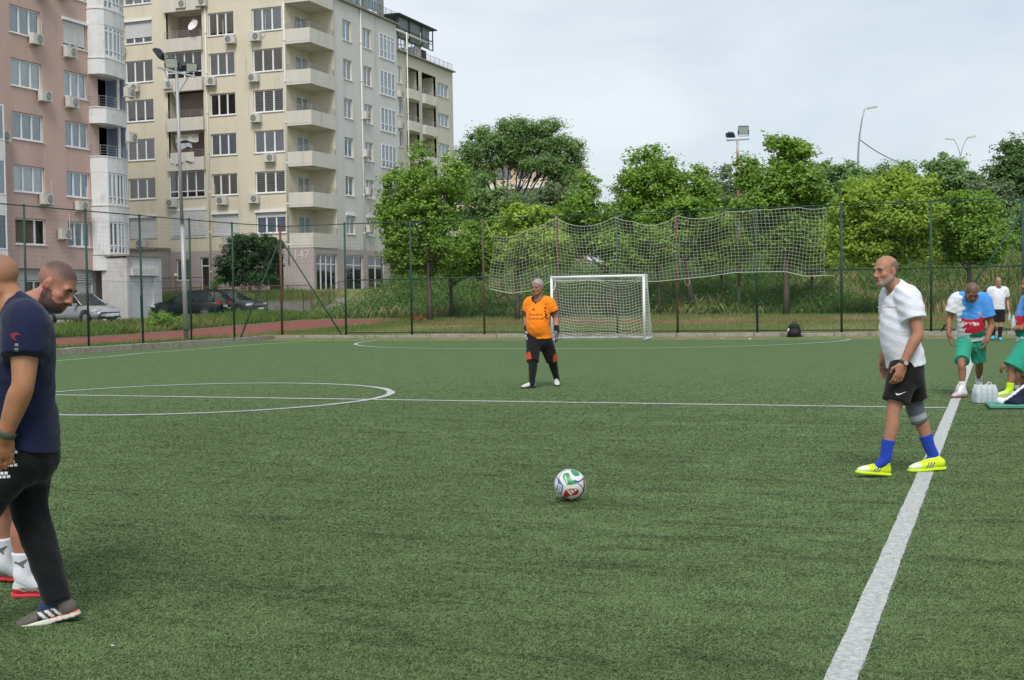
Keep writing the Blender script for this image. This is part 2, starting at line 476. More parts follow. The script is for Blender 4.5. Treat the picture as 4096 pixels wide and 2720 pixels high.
rail((0.6, FY - 0.02, 3.7), (-1.75, FY - 0.02, 0.12), 0.026, name='strut')

def wire_panel(p0, p1, z0, z1, kind, step, r, name):
    """p0,p1 plan points; thin three-sided wires"""
    A = Vector((*p0, 0)); B = Vector((*p1, 0)); L = (B - A).length; D = (B - A) / L; H = z1 - z0
    segs = []
    if kind == 'diamond':
        for s in (1, -1):
            c = -H if s > 0 else 0.0
            while c < L + H:
                # line x = c + s*(z)
                lo = max(0, (0 - c) if s > 0 else (c - L)); hi = min(H, (L - c) if s > 0 else c)
                if hi - lo > 0.02: segs.append(((c + s * lo, z0 + lo), (c + s * hi, z0 + hi)))
                c += step
    else:
        for k in range(1, int(L / step) + 1): segs.append(((k * step, z0), (k * step, z1)))
        for k in range(1, int(H / step) + 1): segs.append(((0, z0 + k * step), (L, z0 + k * step)))
    S = np.array(segs)                                   # n,2,2
    P = np.zeros((len(S), 2, 3)); P[..., :2] = np.array(A[:2]) + S[..., :1] * np.array(D[:2]); P[..., 2] = S[..., 1]
    P += RNG.normal(0, 0.006, P.shape) * np.array([0, 0, 1])
    d = S[:, 1] - S[:, 0]; d /= np.linalg.norm(d, axis=1, keepdims=True)
    n1 = np.stack([-d[:, 1] * D.x, -d[:, 1] * D.y, d[:, 0]], 1); n2 = np.tile(np.array([-D.y, D.x, 0]), (len(S), 1))
    V = []
    for k in range(3):
        a = 2 * PI * k / 3
        V.append(P + (n1 * math.cos(a) + n2 * math.sin(a))[:, None] * r)
    V = np.stack(V, 2)                                   # n,2,3,3
    b = np.arange(len(S)) * 6
    Fq = np.concatenate([np.stack([b + k, b + (k + 1) % 3, b + 3 + (k + 1) % 3, b + 3 + k], 1) for k in range(3)])
    V = V.reshape(-1, 3) - np.array([FX, FY, 0.07])
    link(name, npmesh(name, V, Fq), M_wire, fence)
for i in range(1, len(PYL) - 1):
    wire_panel((FX, PYL[i + 1]), (FX, PYL[i]), 0.17, 2.1, 'diamond', 0.085, 0.0019, 'chain_link_panel')
    wire_panel((FX, PYL[i + 1]), (FX, PYL[i]), 2.12, FH - 0.02, 'grid', 0.13, 0.0016, 'wire_grid_panel')
wire_panel((FX, PYL[1]), (PXG[0], FY), 0.17, 2.1, 'diamond', 0.085, 0.0019, 'chain_link_panel')
wire_panel((FX, PYL[1]), (PXG[0], FY), 2.12, FH - 0.02, 'grid', 0.13, 0.0016, 'wire_grid_panel')
for a, b in zip(PXG[:-1], PXG[1:]):
    wire_panel((a, FY), (b, FY), 0.22, 2.1, 'diamond', 0.085, 0.0022, 'chain_link_panel')
    wire_panel((a, FY), (b, FY), 2.12, FH - 0.03, 'grid', 0.13, 0.0017, 'wire_grid_panel')

# ------------------------------------------------------------------ nets
def net_mesh(name, G, r, m, parent=None, origin=(0, 0, 0)):
    """G (a,b,3) lattice of knots -> cords as three-sided prisms"""
    G = np.asarray(G, float) - np.array(origin)
    segs = np.concatenate([np.stack([G[:-1], G[1:]], 2).reshape(-1, 2, 3), np.stack([G[:, :-1], G[:, 1:]], 2).reshape(-1, 2, 3)])
    d = segs[:, 1] - segs[:, 0]; ln = np.linalg.norm(d, axis=1, keepdims=True); ok = ln[:, 0] > 1e-4; segs, d = segs[ok], (d / np.maximum(ln, 1e-6))[ok]
    ref = np.where(np.abs(d[:, 2:3]) > 0.8, np.array([[1.0, 0, 0]]), np.array([[0, 0, 1.0]]))
    a = np.cross(d, ref); a /= np.linalg.norm(a, axis=1, keepdims=True); b = np.cross(d, a)
    V = np.stack([segs + (a * math.cos(t) + b * math.sin(t))[:, None] * r for t in (0, 2 * PI / 3, 4 * PI / 3)], 2)
    q = np.arange(len(segs)) * 6
    Fq = np.concatenate([np.stack([q + k, q + (k + 1) % 3, q + 3 + (k + 1) % 3, q + 3 + k], 1) for k in range(3)])
    return link(name, npmesh(name, V.reshape(-1, 3), Fq), m, parent)

# goal
goal = tag(empty('football_goal', (GXC, YG, 0)), 'white metal football goal with sagging white net', 'goal')
gw, gh, pr = 1.54, 2.04, 0.043
for s in (-1, 1):
    MB().tube([(s * gw, 0, 0), (s * gw, 0, gh)], pr, 10).build('goal_post', M_white, goal, True)
    MB().tube([(s * gw, 0.03, gh - 0.02), (s * gw, 0.34, gh - 0.0), (s * gw, 0.40, gh - 0.05), (s * gw, 0.38, gh - 0.28), (s * gw, 0.03, gh - 0.5)], 0.018, 6).build('net_bracket', M_white, goal, True)
    MB().tube([(s * gw, 0.03, 0.04), (s * gw, 1.02, 0.04)], 0.03, 8).build('ground_bar', M_white, goal, True)
MB().tube([(-gw - pr, 0, gh), (gw + pr, 0, gh)], pr, 10).build('crossbar', M_white, goal, True)
for a, b in ((-gw, 0.42), (0.48, gw)):
    MB().tube([(a, 1.02, 0.045), (b, 1.02, 0.045)], 0.042, 8).build('rear_ground_bar', M_white, goal, True)
MB().tube([(0.41, 1.02, 0.045), (0.49, 1.02, 0.045)], 0.03, 8).build('bar_joint', M_galv, goal, True)
ns, ntt = 31, 25
S = np.linspace(-gw, gw, ns)[:, None]; T = np.linspace(0, 1, ntt)[None, :]
q = (S + gw) / (2 * gw)
top = np.clip(T / 0.18, 0, 1); dn = np.clip((T - 0.18) / 0.82, 0, 1)
drape = np.sin(q * PI) ** 0.7
fold = np.exp(-((q - 0.36) / 0.16) ** 2)
y = 0.42 * top + dn ** 1.5 * 0.55 + 0.10 * np.sin(q * 9 + 1) * dn * (1 - dn) * 2
z = gh - 0.02 - top * (0.08 + 0.28 * drape * (0.6 + 0.5 * np.sin(q * 7.0 + 2.2))) - dn * (gh - 0.16)
z = z + top * (1 - dn) * 0.28 * drape * (0.6 + 0.5 * np.sin(q * 7.0 + 2.2)) * dn
z = z - 0.22 * fold * dn * (1 - dn) * 2 + 0.03 * np.sin(q * 23) * dn
y = y - 0.12 * fold * np.sin(dn * PI) - 0.25 * drape * np.sin(dn * PI) ** 2 * 0.6
z = np.maximum(z, 0.06 + 0.05 * RNG.random(z.shape))
G = np.stack([S + 0 * T + 0.05 * np.sin(T * 9 + q * 5) * dn * drape, y + 0 * S, z + 0 * S], -1)
net_mesh('net', G, 0.0062, M_cord, goal)
for s in (-1, 1):
    A = np.linspace(0, 1, 9)[:, None]; B = np.linspace(0, 1, 20)[None, :]
    yy = A * (0.40 + 0.55 * B ** 1.6); zz = (gh - 0.03) * (1 - B) + 0.07 + 0.02 * np.sin(A * 9)
    net_mesh('side_net', np.stack([s * (gw + 0.02 + 0.05 * np.sin(A * PI) * np.sin(B * PI)) + 0 * B, yy, zz + 0 * A], -1), 0.0055, M_cord, goal)

# tall ball-stop net hung on the fence
def stop_net():
    x0, x1 = -16.25, -5.12
    nx = 98; nz = 19
    X = np.linspace(x0, x1, nx)
    hangs = np.array([(-16.25, 3.52), (-14.95, 3.72), (-13.97, 4.06), (-11.9, 4.02), (-11.35, 3.86), (-9.87, 3.98), (-8.2, 4.05), (-7.28, 4.07), (-6.3, 4.09), (-5.9, 4.10), (-5.12, 4.06)])
    sag = np.array([0.14, 0.06, 0.30, 0.05, 0.22, 0.16, 0.03, 0.02, 0.01, 0.06])
    j = np.clip(np.searchsorted(hangs[:, 0], X, side='right') - 1, 0, len(hangs) - 2); tt = (X - hangs[j, 0]) / (hangs[j + 1, 0] - hangs[j, 0])
    zt = hangs[j, 1] * (1 - tt) + hangs[j + 1, 1] * tt - sag[j] * 4 * tt * (1 - tt)
    bot = np.array([(-16.25, 1.72), (-15.6, 1.55), (-15.0, 1.62), (-14.2, 1.95), (-12.5, 1.93), (-10.5, 1.86), (-9.8, 1.92), (-9.0, 1.98), (-8.0, 2.10), (-7.2, 2.10), (-6.3, 2.09), (-5.7, 1.93), (-5.12, 1.95)])
    zb = np.interp(X, bot[:, 0], bot[:, 1])
    t = np.linspace(0, 1, nz)[None, :]
    Z = zt[:, None] * (1 - t) + zb[:, None] * t
    Yv = FY - 0.10 - 0.06 * np.sin(X * 2.4)[:, None] * np.sin(t * 2.5 + 0.4) - 0.05 * np.sin(X * 5.3 + 1)[:, None] * t - 0.10 * np.exp(-((X + 15.6) / 0.7) ** 2)[:, None] * t
    Xv = X[:, None] + 0.05 * np.sin(t * 5 + X[:, None] * 1.1) + (-0.12 * t * (X[:, None] < -15.9))
    Gn = np.stack([Xv, Yv + 0 * Z, Z], -1)
    root = tag(empty('ball_stop_net', (x0, FY - 0.1, 2.0)), 'weathered white ball stop net hung along the fence above the goal', 'net')
    net_mesh('net_mesh', Gn, 0.0043, M_cord2, root, root.location)
    o = np.array(root.location)
    MB().tube([tuple(p - o) for p in Gn[:, 0]], 0.008, 5).build('head_rope', M_cord2, root)
    MB().tube([tuple(p - o) for p in Gn[:, -1]], 0.010, 5).build('foot_rope', M_cord2, root)
    tails = [((-16.25, 3.5), (-16.55, 4.05)), ((-5.2, 1.95), (-4.85, 1.93)), ((-13.97, 4.0), (-13.97, 4.12)), ((-11.9, 3.97), (-11.6, 4.12))]
    for a, b in tails:
        MB().tube([(a[0] - o[0], -0.02, a[1] - o[2]), (b[0] - o[0], 0.05, b[1] - o[2])], 0.006, 5).build('tie_cord', M_cord2, root)
    MB().tube([(-9.6 - o[0], -0.03, 1.93 - o[2]), (-9.56 - o[0], -0.04, 1.75 - o[2]), (-9.48 - o[0], -0.05, 1.70 - o[2]), (-9.42 - o[0], -0.04, 1.80 - o[2]), (-9.45 - o[0], -0.03, 1.93 - o[2])], 0.005, 5).build('loose_cord', M_cord2, root)
stop_net()
# ------------------------------------------------------------------ buildings
M_pink = mat('pink_render', (0.55, 0.39, 0.345), 0.9, 0.06, 0.7, bump=0.15, bscale=30, col2=(0.46, 0.315, 0.275), thr=(0.50, 0.74), scale2=0.9, vec=(1, 1, 0.13))
M_cream = mat('cream_render', (0.67, 0.615, 0.49), 0.9, 0.05, 0.8, bump=0.15, bscale=30, col2=(0.57, 0.52, 0.41), thr=(0.52, 0.76), scale2=0.9, vec=(1, 1, 0.12))
M_grey = mat('grey_render', (0.65, 0.64, 0.62), 0.9, 0.05, 0.8, bump=0.15, bscale=30, col2=(0.53, 0.52, 0.505), thr=(0.5, 0.75), scale2=0.9, vec=(1, 1, 0.12))
M_beige = mat('beige_render', (0.60, 0.56, 0.48), 0.9, 0.05, 0.8, bump=0.15, bscale=30, col2=(0.52, 0.485, 0.42), thr=(0.5, 0.75), scale2=0.45, vec=(1, 1, 0.3))
M_balc = mat('balcony_render', (0.63, 0.60, 0.54), 0.9, 0.06, 1.2, bump=0.1, bscale=30, col2=(0.42, 0.40, 0.365), thr=(0.56, 0.78), scale2=1.3, vec=(1.6, 1.6, 0.25))
M_mauve = mat('mauve_render', (0.43, 0.365, 0.365), 0.9, 0.06, 0.9, bump=0.15, bscale=30)
M_pale = mat('pale_grey_render', (0.58, 0.565, 0.55), 0.9, 0.08, 1.2, col2=(0.38, 0.36, 0.34), thr=(0.52, 0.75), scale2=0.9)
M_bayw = mat('white_bay_panel', (0.72, 0.72, 0.72), 0.8, 0.06, 1.5, col2=(0.46, 0.45, 0.44), thr=(0.52, 0.78), scale2=1.2)
M_blue = mat('pale_blue_render', (0.24, 0.29, 0.42), 0.9, 0.06, 1)
M_pvc = mat('white_window_frame', (0.80, 0.81, 0.83), 0.35, 0.03, 3)
M_sill = mat('white_sill', (0.70, 0.70, 0.69), 0.5, 0.08, 3)
M_pipe = mat('white_downpipe', (0.72, 0.70, 0.64), 0.5, 0.08, 3)
M_railm = mat('grey_railing', (0.33, 0.33, 0.33), 0.45, 0.1, 3, metal=0.4)
M_railb = mat('brown_railing', (0.17, 0.085, 0.06), 0.6, 0.2, 3)
M_brown = mat('brown_cladding', (0.13, 0.085, 0.075), 0.85, 0.08, 2)
M_dark = mat('dark_steel', (0.035, 0.045, 0.06), 0.5, 0.1, 3)
M_tarp = mat('grey_tarpaulin', (0.26, 0.28, 0.30), 0.7, 0.12, 6, vec=(1, 1, 0.1))
M_shut = mat('white_roller_shutter', (0.64, 0.65, 0.66), 0.5, 0.06, 3)
M_ac = mat('air_conditioner_shell', (0.60, 0.585, 0.545), 0.5, 0.08, 4)
M_acg = mat('air_conditioner_grille', (0.16, 0.16, 0.16), 0.6, 0.2, 9)
M_slat = mat('blind_slat', (0.80, 0.82, 0.80), 0.8, 0.05, 3)
M_room = mat('dark_interior', (0.12, 0.115, 0.11), 0.95, 0.2, 1)
CURT = [mat('curtain_%s' % n, c, 0.95, 0.10, 3, vec=(6, 6, 0.3)) for n, c in (('white', (0.82, 0.86, 0.88)), ('grey', (0.60, 0.67, 0.71)), ('sand', (0.62, 0.62, 0.56)), ('blue', (0.60, 0.70, 0.78)))]
def glass():
    m = bpy.data.materials.new('window_glass'); m.use_nodes = True
    t = m.node_tree; N = t.nodes; L = t.links; N.remove(N['Principled BSDF'])
    tr = N.new('ShaderNodeBsdfTransparent'); tr.inputs['Color'].default_value = (0.985, 0.99, 0.995, 1)
    gl = N.new('ShaderNodeBsdfGlossy'); gl.inputs['Roughness'].default_value = 0.03; gl.inputs['Color'].default_value = (0.9, 0.95, 1, 1)
    fr = N.new('ShaderNodeFresnel'); fr.inputs['IOR'].default_value = 1.62
    ad = N.new('ShaderNodeMath'); ad.operation = 'MULTIPLY_ADD'; ad.inputs[1].default_value = 1.1; ad.inputs[2].default_value = 0.03
    mx = N.new('ShaderNodeMixShader')
    L.new(fr.outputs['Fac'], ad.inputs[0]); L.new(ad.outputs[0], mx.inputs['Fac']); L.new(tr.outputs[0], mx.inputs[1]); L.new(gl.outputs[0], mx.inputs[2])
    L.new(mx.outputs[0], N['Material Output'].inputs['Surface'])
    return m
M_glass = glass()

def bpart(name, mb, m, root, smooth=False):
    """part in world coordinates under an unrotated Empty"""
    o = mb.build(name, m, root, smooth)
    o.matrix_parent_inverse = Matrix.Translation(-root.location)
    return o
def sub(name, mb, m, par, smooth=False):
    return mb.build(name, m, par, smooth)

class Face:
    def __init__(self, root, O, D, L):
        self.root = root; self.O = Vector((O[0], O[1], 0)); self.D = Vector((D[0], D[1], 0)).normalized(); self.L = L
        self.N = Vector((self.D.y, -self.D.x, 0)); self.holes = []
    def p(self, s, z, n=0.0):
        q = self.O + self.D * s + self.N * n; return (q.x, q.y, z)
    def bar(self, mb, s0, s1, z0, z1, n0, n1, mi=0):
        vs = [self.p(s, z, n) for z in (z0, z1) for n in (n0, n1) for s in (s0, s1)]
        mb.add(vs, ((0, 1, 3, 2), (4, 6, 7, 5), (0, 4, 5, 1), (2, 3, 7, 6), (0, 2, 6, 4), (1, 5, 7, 3)), mi)
        return mb
    def wall(self, name, z0, z1, m, s0=0.0, s1=None, rev=0.2, reveal_mat=None):
        s1 = self.L if s1 is None else s1
        H = [(max(a, s0), min(b, s1), max(c, z0), min(d, z1)) for a, b, c, d in self.holes if a < s1 and b > s0 and c < z1 and d > z0]
        ss = sorted({s0, s1} | {h[0] for h in H} | {h[1] for h in H}); zz = sorted({z0, z1} | {h[2] for h in H} | {h[3] for h in H})
        mb = MB()
        for a, b in zip(ss[:-1], ss[1:]):
            for c, d in zip(zz[:-1], zz[1:]):
                ms, mz = (a + b) / 2, (c + d) / 2
                if any(h[0] < ms < h[1] and h[2] < mz < h[3] for h in H): continue
                mb.quad(self.p(a, c), self.p(b, c), self.p(b, d), self.p(a, d))
        mi = 1 if reveal_mat else 0
        for a, b, c, d in H:
            mb.quad(self.p(a, c), self.p(a, c, -rev), self.p(a, d, -rev), self.p(a, d), mi); mb.quad(self.p(b, c), self.p(b, d), self.p(b, d, -rev), self.p(b, c, -rev), mi)
            mb.quad(self.p(a, d), self.p(a, d, -rev), self.p(b, d, -rev), self.p(b, d), mi); mb.quad(self.p(a, c), self.p(b, c), self.p(b, c, -rev), self.p(a, c, -rev), mi)
        return bpart(name, mb, [m, reveal_mat] if reveal_mat else m, self.root)
    def window(self, s0, s1, z0, z1, n=3, cover=None, sill=True, depth=0.13, transom=None, shutter=0.0, fw=0.072, hole=True, name='window', cm=None, top_transom=None):
        """frame with n lights; cover: c curtain, b zebra blind, r roller blind, None dark room"""
        if hole: self.holes.append((s0, s1, z0, z1))
        g = 0.012; a, b, c, d = s0 + g, s1 - g, z0 + g, z1 - g
        mb = MB(); k = -depth
        self.bar(mb, a, b, c, c + fw, k - 0.03, k + 0.03); self.bar(mb, a, b, d - fw, d, k - 0.03, k + 0.03)
        self.bar(mb, a, a + fw, c + fw, d - fw, k - 0.03, k + 0.03); self.bar(mb, b - fw, b, c + fw, d - fw, k - 0.03, k + 0.03)
        w = (b - a) / n
        for i in range(1, n): self.bar(mb, a + w * i - fw * 0.75, a + w * i + fw * 0.75, c + fw, d - fw, k - 0.035, k + 0.035)
        for tr in (transom, top_transom):
            if tr: self.bar(mb, a + fw, b - fw, tr - fw / 2, tr + fw / 2, k - 0.032, k + 0.032)
        fo = bpart(name, mb, M_pvc, self.root)
        for i in range(n):
            pm = MB(); e = 0.03
            pm.quad(self.p(a + w * i + e, c + e, k), self.p(a + w * (i + 1) - e, c + e, k), self.p(a + w * (i + 1) - e, d - e, k), self.p(a + w * i + e, d - e, k))
            sub('pane', pm, M_glass, fo)
        if sill:
            sm_ = MB(); self.bar(sm_, s0 - 0.06, s1 + 0.06, z0 - 0.045, z0 - 0.003, -0.10, 0.06); sub('sill', sm_, M_sill, fo)
        kk = k - 0.05
        if cover == 'c':
            cmx = MB(); nn = 16; wv = (b - a) / nn
            ph = random.random() * 6
            pts = [(a + wv * i, 0.014 * math.sin(i * 1.9 + ph)) for i in range(nn + 1)]
            for (p0, q0), (p1, q1) in zip(pts[:-1], pts[1:]):
                cmx.quad(self.p(p0, c, kk + q0), self.p(p1, c, kk + q1), self.p(p1, d, kk + q1), self.p(p0, d, kk + q0))
            sub('curtain', cmx, cm or random.choice(CURT), fo)
        elif cover == 'b':
            bm_ = MB(); zc = c + 0.02
            while zc < d:
                self.bar(bm_, a, b, zc, min(zc + 0.088, d), kk, kk + 0.008); zc += 0.125
            sub('blind', bm_, M_slat, fo)
        elif cover == 'r':
            rm = MB(); self.bar(rm, a, b, c + (d - c) * random.uniform(0.0, 0.25), d, kk, kk + 0.01); sub('roller_blind', rm, cm or random.choice(CURT[1:3]), fo)
        if shutter > 0:
            sh = MB(); zc = d - fw; zb = d - (d - c) * shutter
            while zc > zb:
                self.bar(sh, a + fw * 0.6, b - fw * 0.6, zc - 0.052, zc - 0.004, k + 0.05, k + 0.066); zc -= 0.056
            sub('roller_shutter', sh, M_shut, fo)
            bx = MB(); self.bar(bx, s0 - 0.05, s1 + 0.05, z1 - 0.02, z1 + 0.13, -0.02, 0.10); sub('shutter_box', bx, M_pvc, fo)
        return fo
    def rail(self, s0, s1, z0, z1, n=0.0, bars=4, posts=None, m=None, r=0.018, name='railing', side=None):
        mb = MB()
        for i in range(bars):
            z = z1 - (z1 - z0) * i / bars
            mb.tube([self.p(s0, z, n), self.p(s1, z, n)], r if i == 0 else r * 0.6, 5)
        posts = posts or max(2, int((s1 - s0) / 0.9) + 1)
        for i in range(posts):
            s = s0 + (s1 - s0) * i / (posts - 1)
            mb.tube([self.p(s, z0 - 0.05, n), self.p(s, z1, n)], r * 0.9, 5)
        return bpart(name, mb, m or M_railm, self.root)
    def pipe(self, s, z0, z1, n=0.09, r=0.055):
        mb = MB(); mb.tube([self.p(s, z0, n), self.p(s, z1, n)], r, 8)
        z = z0 + 1.2
        while z < z1:
            mb.tube([self.p(s, z, n), self.p(s, z + 0.12, n)], r * 1.3, 8); mb.tube([self.p(s, z + 0.06, n), self.p(s + 0.02, z + 0.06, -0.0)], 0.02, 5); z += 2.73
        bpart('downpipe', mb, M_pipe, self.root, True)

# air conditioner master meshes: local x along wall, y outwards, z up, origin at centre of the back
def _ac():
    mb = MB(); w, h, d = 0.40, 0.28, 0.30; b = 0.02
    mb.box(-w + b, w - b, 0.10, 0.10 + d, -h + b, h - b)
    mb.box(-w, w, 0.10 + b, 0.10 + d - b, -h, h)
    mb.box(-w, w, 0.10 + d - 0.004, 0.10 + d + 0.006, -h, -h + 0.03); mb.box(-w, w, 0.10 + d - 0.004, 0.10 + d + 0.006, h - 0.03, h)
    mb.box(-w + 0.06, -w + 0.10, 0, 0.42, -h - 0.04, -h - 0.003); mb.box(w - 0.10, w - 0.06, 0, 0.42, -h - 0.04, -h - 0.003)
    for i in range(7): mb.box(-w - 0.006, -w + 0.004, 0.14, 0.36, -h + 0.06 + i * 0.065, -h + 0.10 + i * 0.065)
    me = mb.mesh('air_conditioner'); me.materials.append(M_ac)
    g = MB()
    cx = -0.10; y = 0.10 + d + 0.008
    n = 20
    g.add([(cx + 0.215 * math.cos(2 * PI * i / n), y, 0.215 * math.sin(2 * PI * i / n)) for i in range(n)], [tuple(range(n))])
    for rr in (0.06, 0.11, 0.16, 0.21):
        g.tube([(cx + rr * math.cos(2 * PI * i / n), y + 0.012, rr * math.sin(2 * PI * i / n)) for i in range(n + 1)], 0.006, 4, cap=False, mi=1)
    for k in range(6):
        a = PI * k / 3; g.tube([(cx, y + 0.012, 0), (cx + 0.21 * math.cos(a), y + 0.012, 0.21 * math.sin(a))], 0.006, 4, mi=1)
    gm = g.mesh('fan_grille'); gm.materials.append(M_acg); gm.materials.append(M_ac)
    return me, gm
AC, ACG = _ac()
def ac(face, s, z, flip=False, scale=1.0, pipe=0.0):
    o = bpy.data.objects.new('air_conditioner', AC); COL.objects.link(o); o.parent = face.root
    o.matrix_parent_inverse = Matrix.Translation(-face.root.location)
    ang = math.atan2(face.N.y, face.N.x) - PI / 2
    o.location = face.p(s, z); o.rotation_euler = (0, 0, ang); o.scale = (scale * (-1 if flip else 1), scale, scale)
    g = bpy.data.objects.new('fan_grille', ACG); COL.objects.link(g); g.parent = o
    if pipe:
        mb = MB(); d = -0.55 if not flip else 0.55
        mb.tube([face.p(s - d * 0.7, z, 0.12), face.p(s - d * 1.1, z + 0.05, 0.03), face.p(s - d * 1.25, z + 0.4, 0.03), face.p(s - d * 1.25, z + pipe, 0.03)], 0.022, 5)
        bpart('coolant_pipe', mb, M_ac, face.root)

# ---------------- pink block
bp_ = tag(empty('apartment_block', (-52, 51, hz(-52, 51))), 'salmon pink apartment block with white bay windows at the left edge', 'building')
XP = -47.6
f = Face(bp_, (XP, 36.0), (0, 1), 24.95)
PKC = [(54.06, 56.38), (58.13, 60.05)]
for k in range(0, 8):
    zs, zt = 4.55 + 2.725 * k, 5.93 + 2.737 * k
    for c, (a, b) in enumerate(PKC):
        cov = 'c' if (k, c) not in ((0, 0), (0, 1)) else 'r'
        if (k, c) == (0, 0): cov = None
        f.window(a - 36, b - 36, zs, zt, 3, cov, cm=CURT[3] if (k, c) in ((1, 1),) else (CURT[0] if k % 2 else CURT[1]), shutter=0.85 if (k, c) == (4, 1) else 0)
    for a, b in ((47.2, 49.4), (42.8, 45.0)): f.window(a - 36, b - 36, zs, zt, 3, 'c')
f.wall('wall', 3.32, 27.0, M_pink)
for (y, z, fl_) in ((56.3, 12.45, 0), (55.75, 15.35, 0), (56.2, 7.0, 0), (59.0, 6.78, 0), (57.55, 5.2, 0), (58.4, 15.1, 0), (58.45, 12.4, 0), (58.0, 18.25, 0), (56.3, 17.95, 0), (53.1, 10.0, 0)):
    ac(f, y - 36, z, bool(fl_), 1.0, 1.1 if z in (15.35, 15.1, 7.0, 6.78, 5.2) else 0)
# ground floor, set back under the overhang
g = Face(bp_, (XP - 0.35, 36.0), (0, 1), 24.8)
zg = 0.25
for a, b, c, d in ((53.3, 54.6, 0.6, 2.6), (55.2, 56.4, 0.3, 2.7), (58.0, 58.85, 0.3, 2.35), (56.9, 57.7, 0.5, 2.5)):
    g.window(a - 36, b - 36, c, d, 2, None, sill=False, name='shop_window', depth=0.1)
g.wall('ground_floor_wall', zg, 3.318, M_pale)
bpart('overhang_soffit', MB().quad((XP, 36, 3.32), (XP - 0.35, 36, 3.32), (XP - 0.35, 60.95, 3.32), (XP, 60.95, 3.32)), M_pale, bp_)
ac(g, 58.25 - 36, 2.62, False, 0.95)
mb = MB()
for i in range(4): g.bar(mb, 58.9 - 36, 60.3 - 36, 2.62 + i * 0.12, 2.68 + i * 0.12, 0.0, 0.12)
bpart('vent_louvre', mb, M_sill, bp_)
g.pipe(60.35 - 36, 0.3, 3.2, 0.06, 0.04)
# other sides and roof
bpart('side_wall', MB().box(-64, XP - 0.6, 36, 62.4, zg - 0.3, 27.0), M_pink, bp_)
bpart('roof_slab', MB().box(-64.3, XP + 0.3, 35.7, 62.8, 27.01, 27.3), M_pale, bp_)
# bay stack (curved plan)
BAY = [(-47.58, 60.12), (-46.95, 60.2), (-46.72, 60.5), (-46.72, 61.3), (-46.85, 62.1), (-47.08, 62.78), (-48.2, 62.85), (-48.2, 60.12)]
def inset(poly, d):
    cx = sum(p[0] for p in poly) / len(poly); cy = sum(p[1] for p in poly) / len(poly)
    return [(x + (cx - x) * d, y + (cy - y) * d) for x, y in poly]
for k in range(0, 9):
    z = 3.27 + 2.735 * k
    mb = MB(); mb.prism(BAY, z, z + 0.86); bpart('bay_parapet', mb, M_bayw, bp_)
    mb = MB(); mb.prism(inset(BAY, -0.04), z + 0.862, z + 0.92); bpart('bay_ledge', mb, M_sill, bp_)
    if k in (2, 3):
        mb = MB(); P_ = [Vector((x, y, 0)) for x, y in inset(BAY[:6], 0.0)]
        for j in range(4):
            zz = z + 1.5 - j * 0.15; mb.tube([(p.x, p.y, zz) for p in P_], 0.016 if j == 0 else 0.010, 5)
        for p in P_: mb.tube([(p.x, p.y, z + 0.9), (p.x, p.y, z + 1.5)], 0.015, 5)
        bpart('balcony_railing', mb, M_railm, bp_)
        h = Face(bp_, (-48.2, 60.12), (0, 1), 2.7)
        h.window(0.35, 1.45, z + 0.92, z + 2.65, 2, 'c', sill=False, depth=0.05, hole=False, name='balcony_door', cm=CURT[0])
        h.wall('balcony_back_wall', z + 0.92, z + 2.735, M_blue)
        bpart('balcony_post', MB().box(-47.2, -47.08, 62.1, 62.2, z + 0.92, z + 2.735), M_bayw, bp_)
        bpart('balcony_end_wall', MB().box(-48.2, -47.15, 62.66, 62.82, z + 0.92, z + 2.735), M_blue, bp_)
    else:
        P_ = BAY[:6]
        for (x0, y0), (x1, y1) in zip(P_[:-1], P_[1:]):
            d = math.hypot(x1 - x0, y1 - y0)
            ff = Face(bp_, (x0, y0), (x1 - x0, y1 - y0), d)
            if d < 0.7 and y0 < 60.3:
                mb = MB(); ff.bar(mb, 0, d, z + 0.92, z + 2.735, -0.08, -0.01); bpart('bay_corner_panel', mb, M_bayw, bp_); continue
            ff.window(0.01, d - 0.01, z + 0.93, z + 2.725, 2 if d > 0.6 else 1, 'r', sill=False, depth=0.05, transom=z + 1.38, top_transom=z + 2.42 if k > 3 else None, hole=False, name='bay_window', cm=random.choice(CURT[:3]))
fb = Face(bp_, (-46.9, 60.2), (0, 1), 2.6)
ac(fb, 2.35, 13.45, False, 0.95); ac(fb, 2.45, 10.9, False, 0.95); ac(fb, 2.45, 19.0, False, 0.95)
# second bay at the picture's left edge
for k in range(0, 3):
    z = 3.27 + 2.735 * k
    bpart('bay_parapet', MB().prism([(-47.6, 50.2), (-46.9, 50.4), (-46.8, 52.6), (-47.6, 53.35)], z, z + 0.9), M_bayw, bp_)
    ff = Face(bp_, (-46.9, 50.4), (0.1, 2.2), 2.2); ff.window(0.02, 2.18, z + 0.92, z + 2.73, 3, 'c', sill=False, depth=0.02, hole=False, name='bay_window')

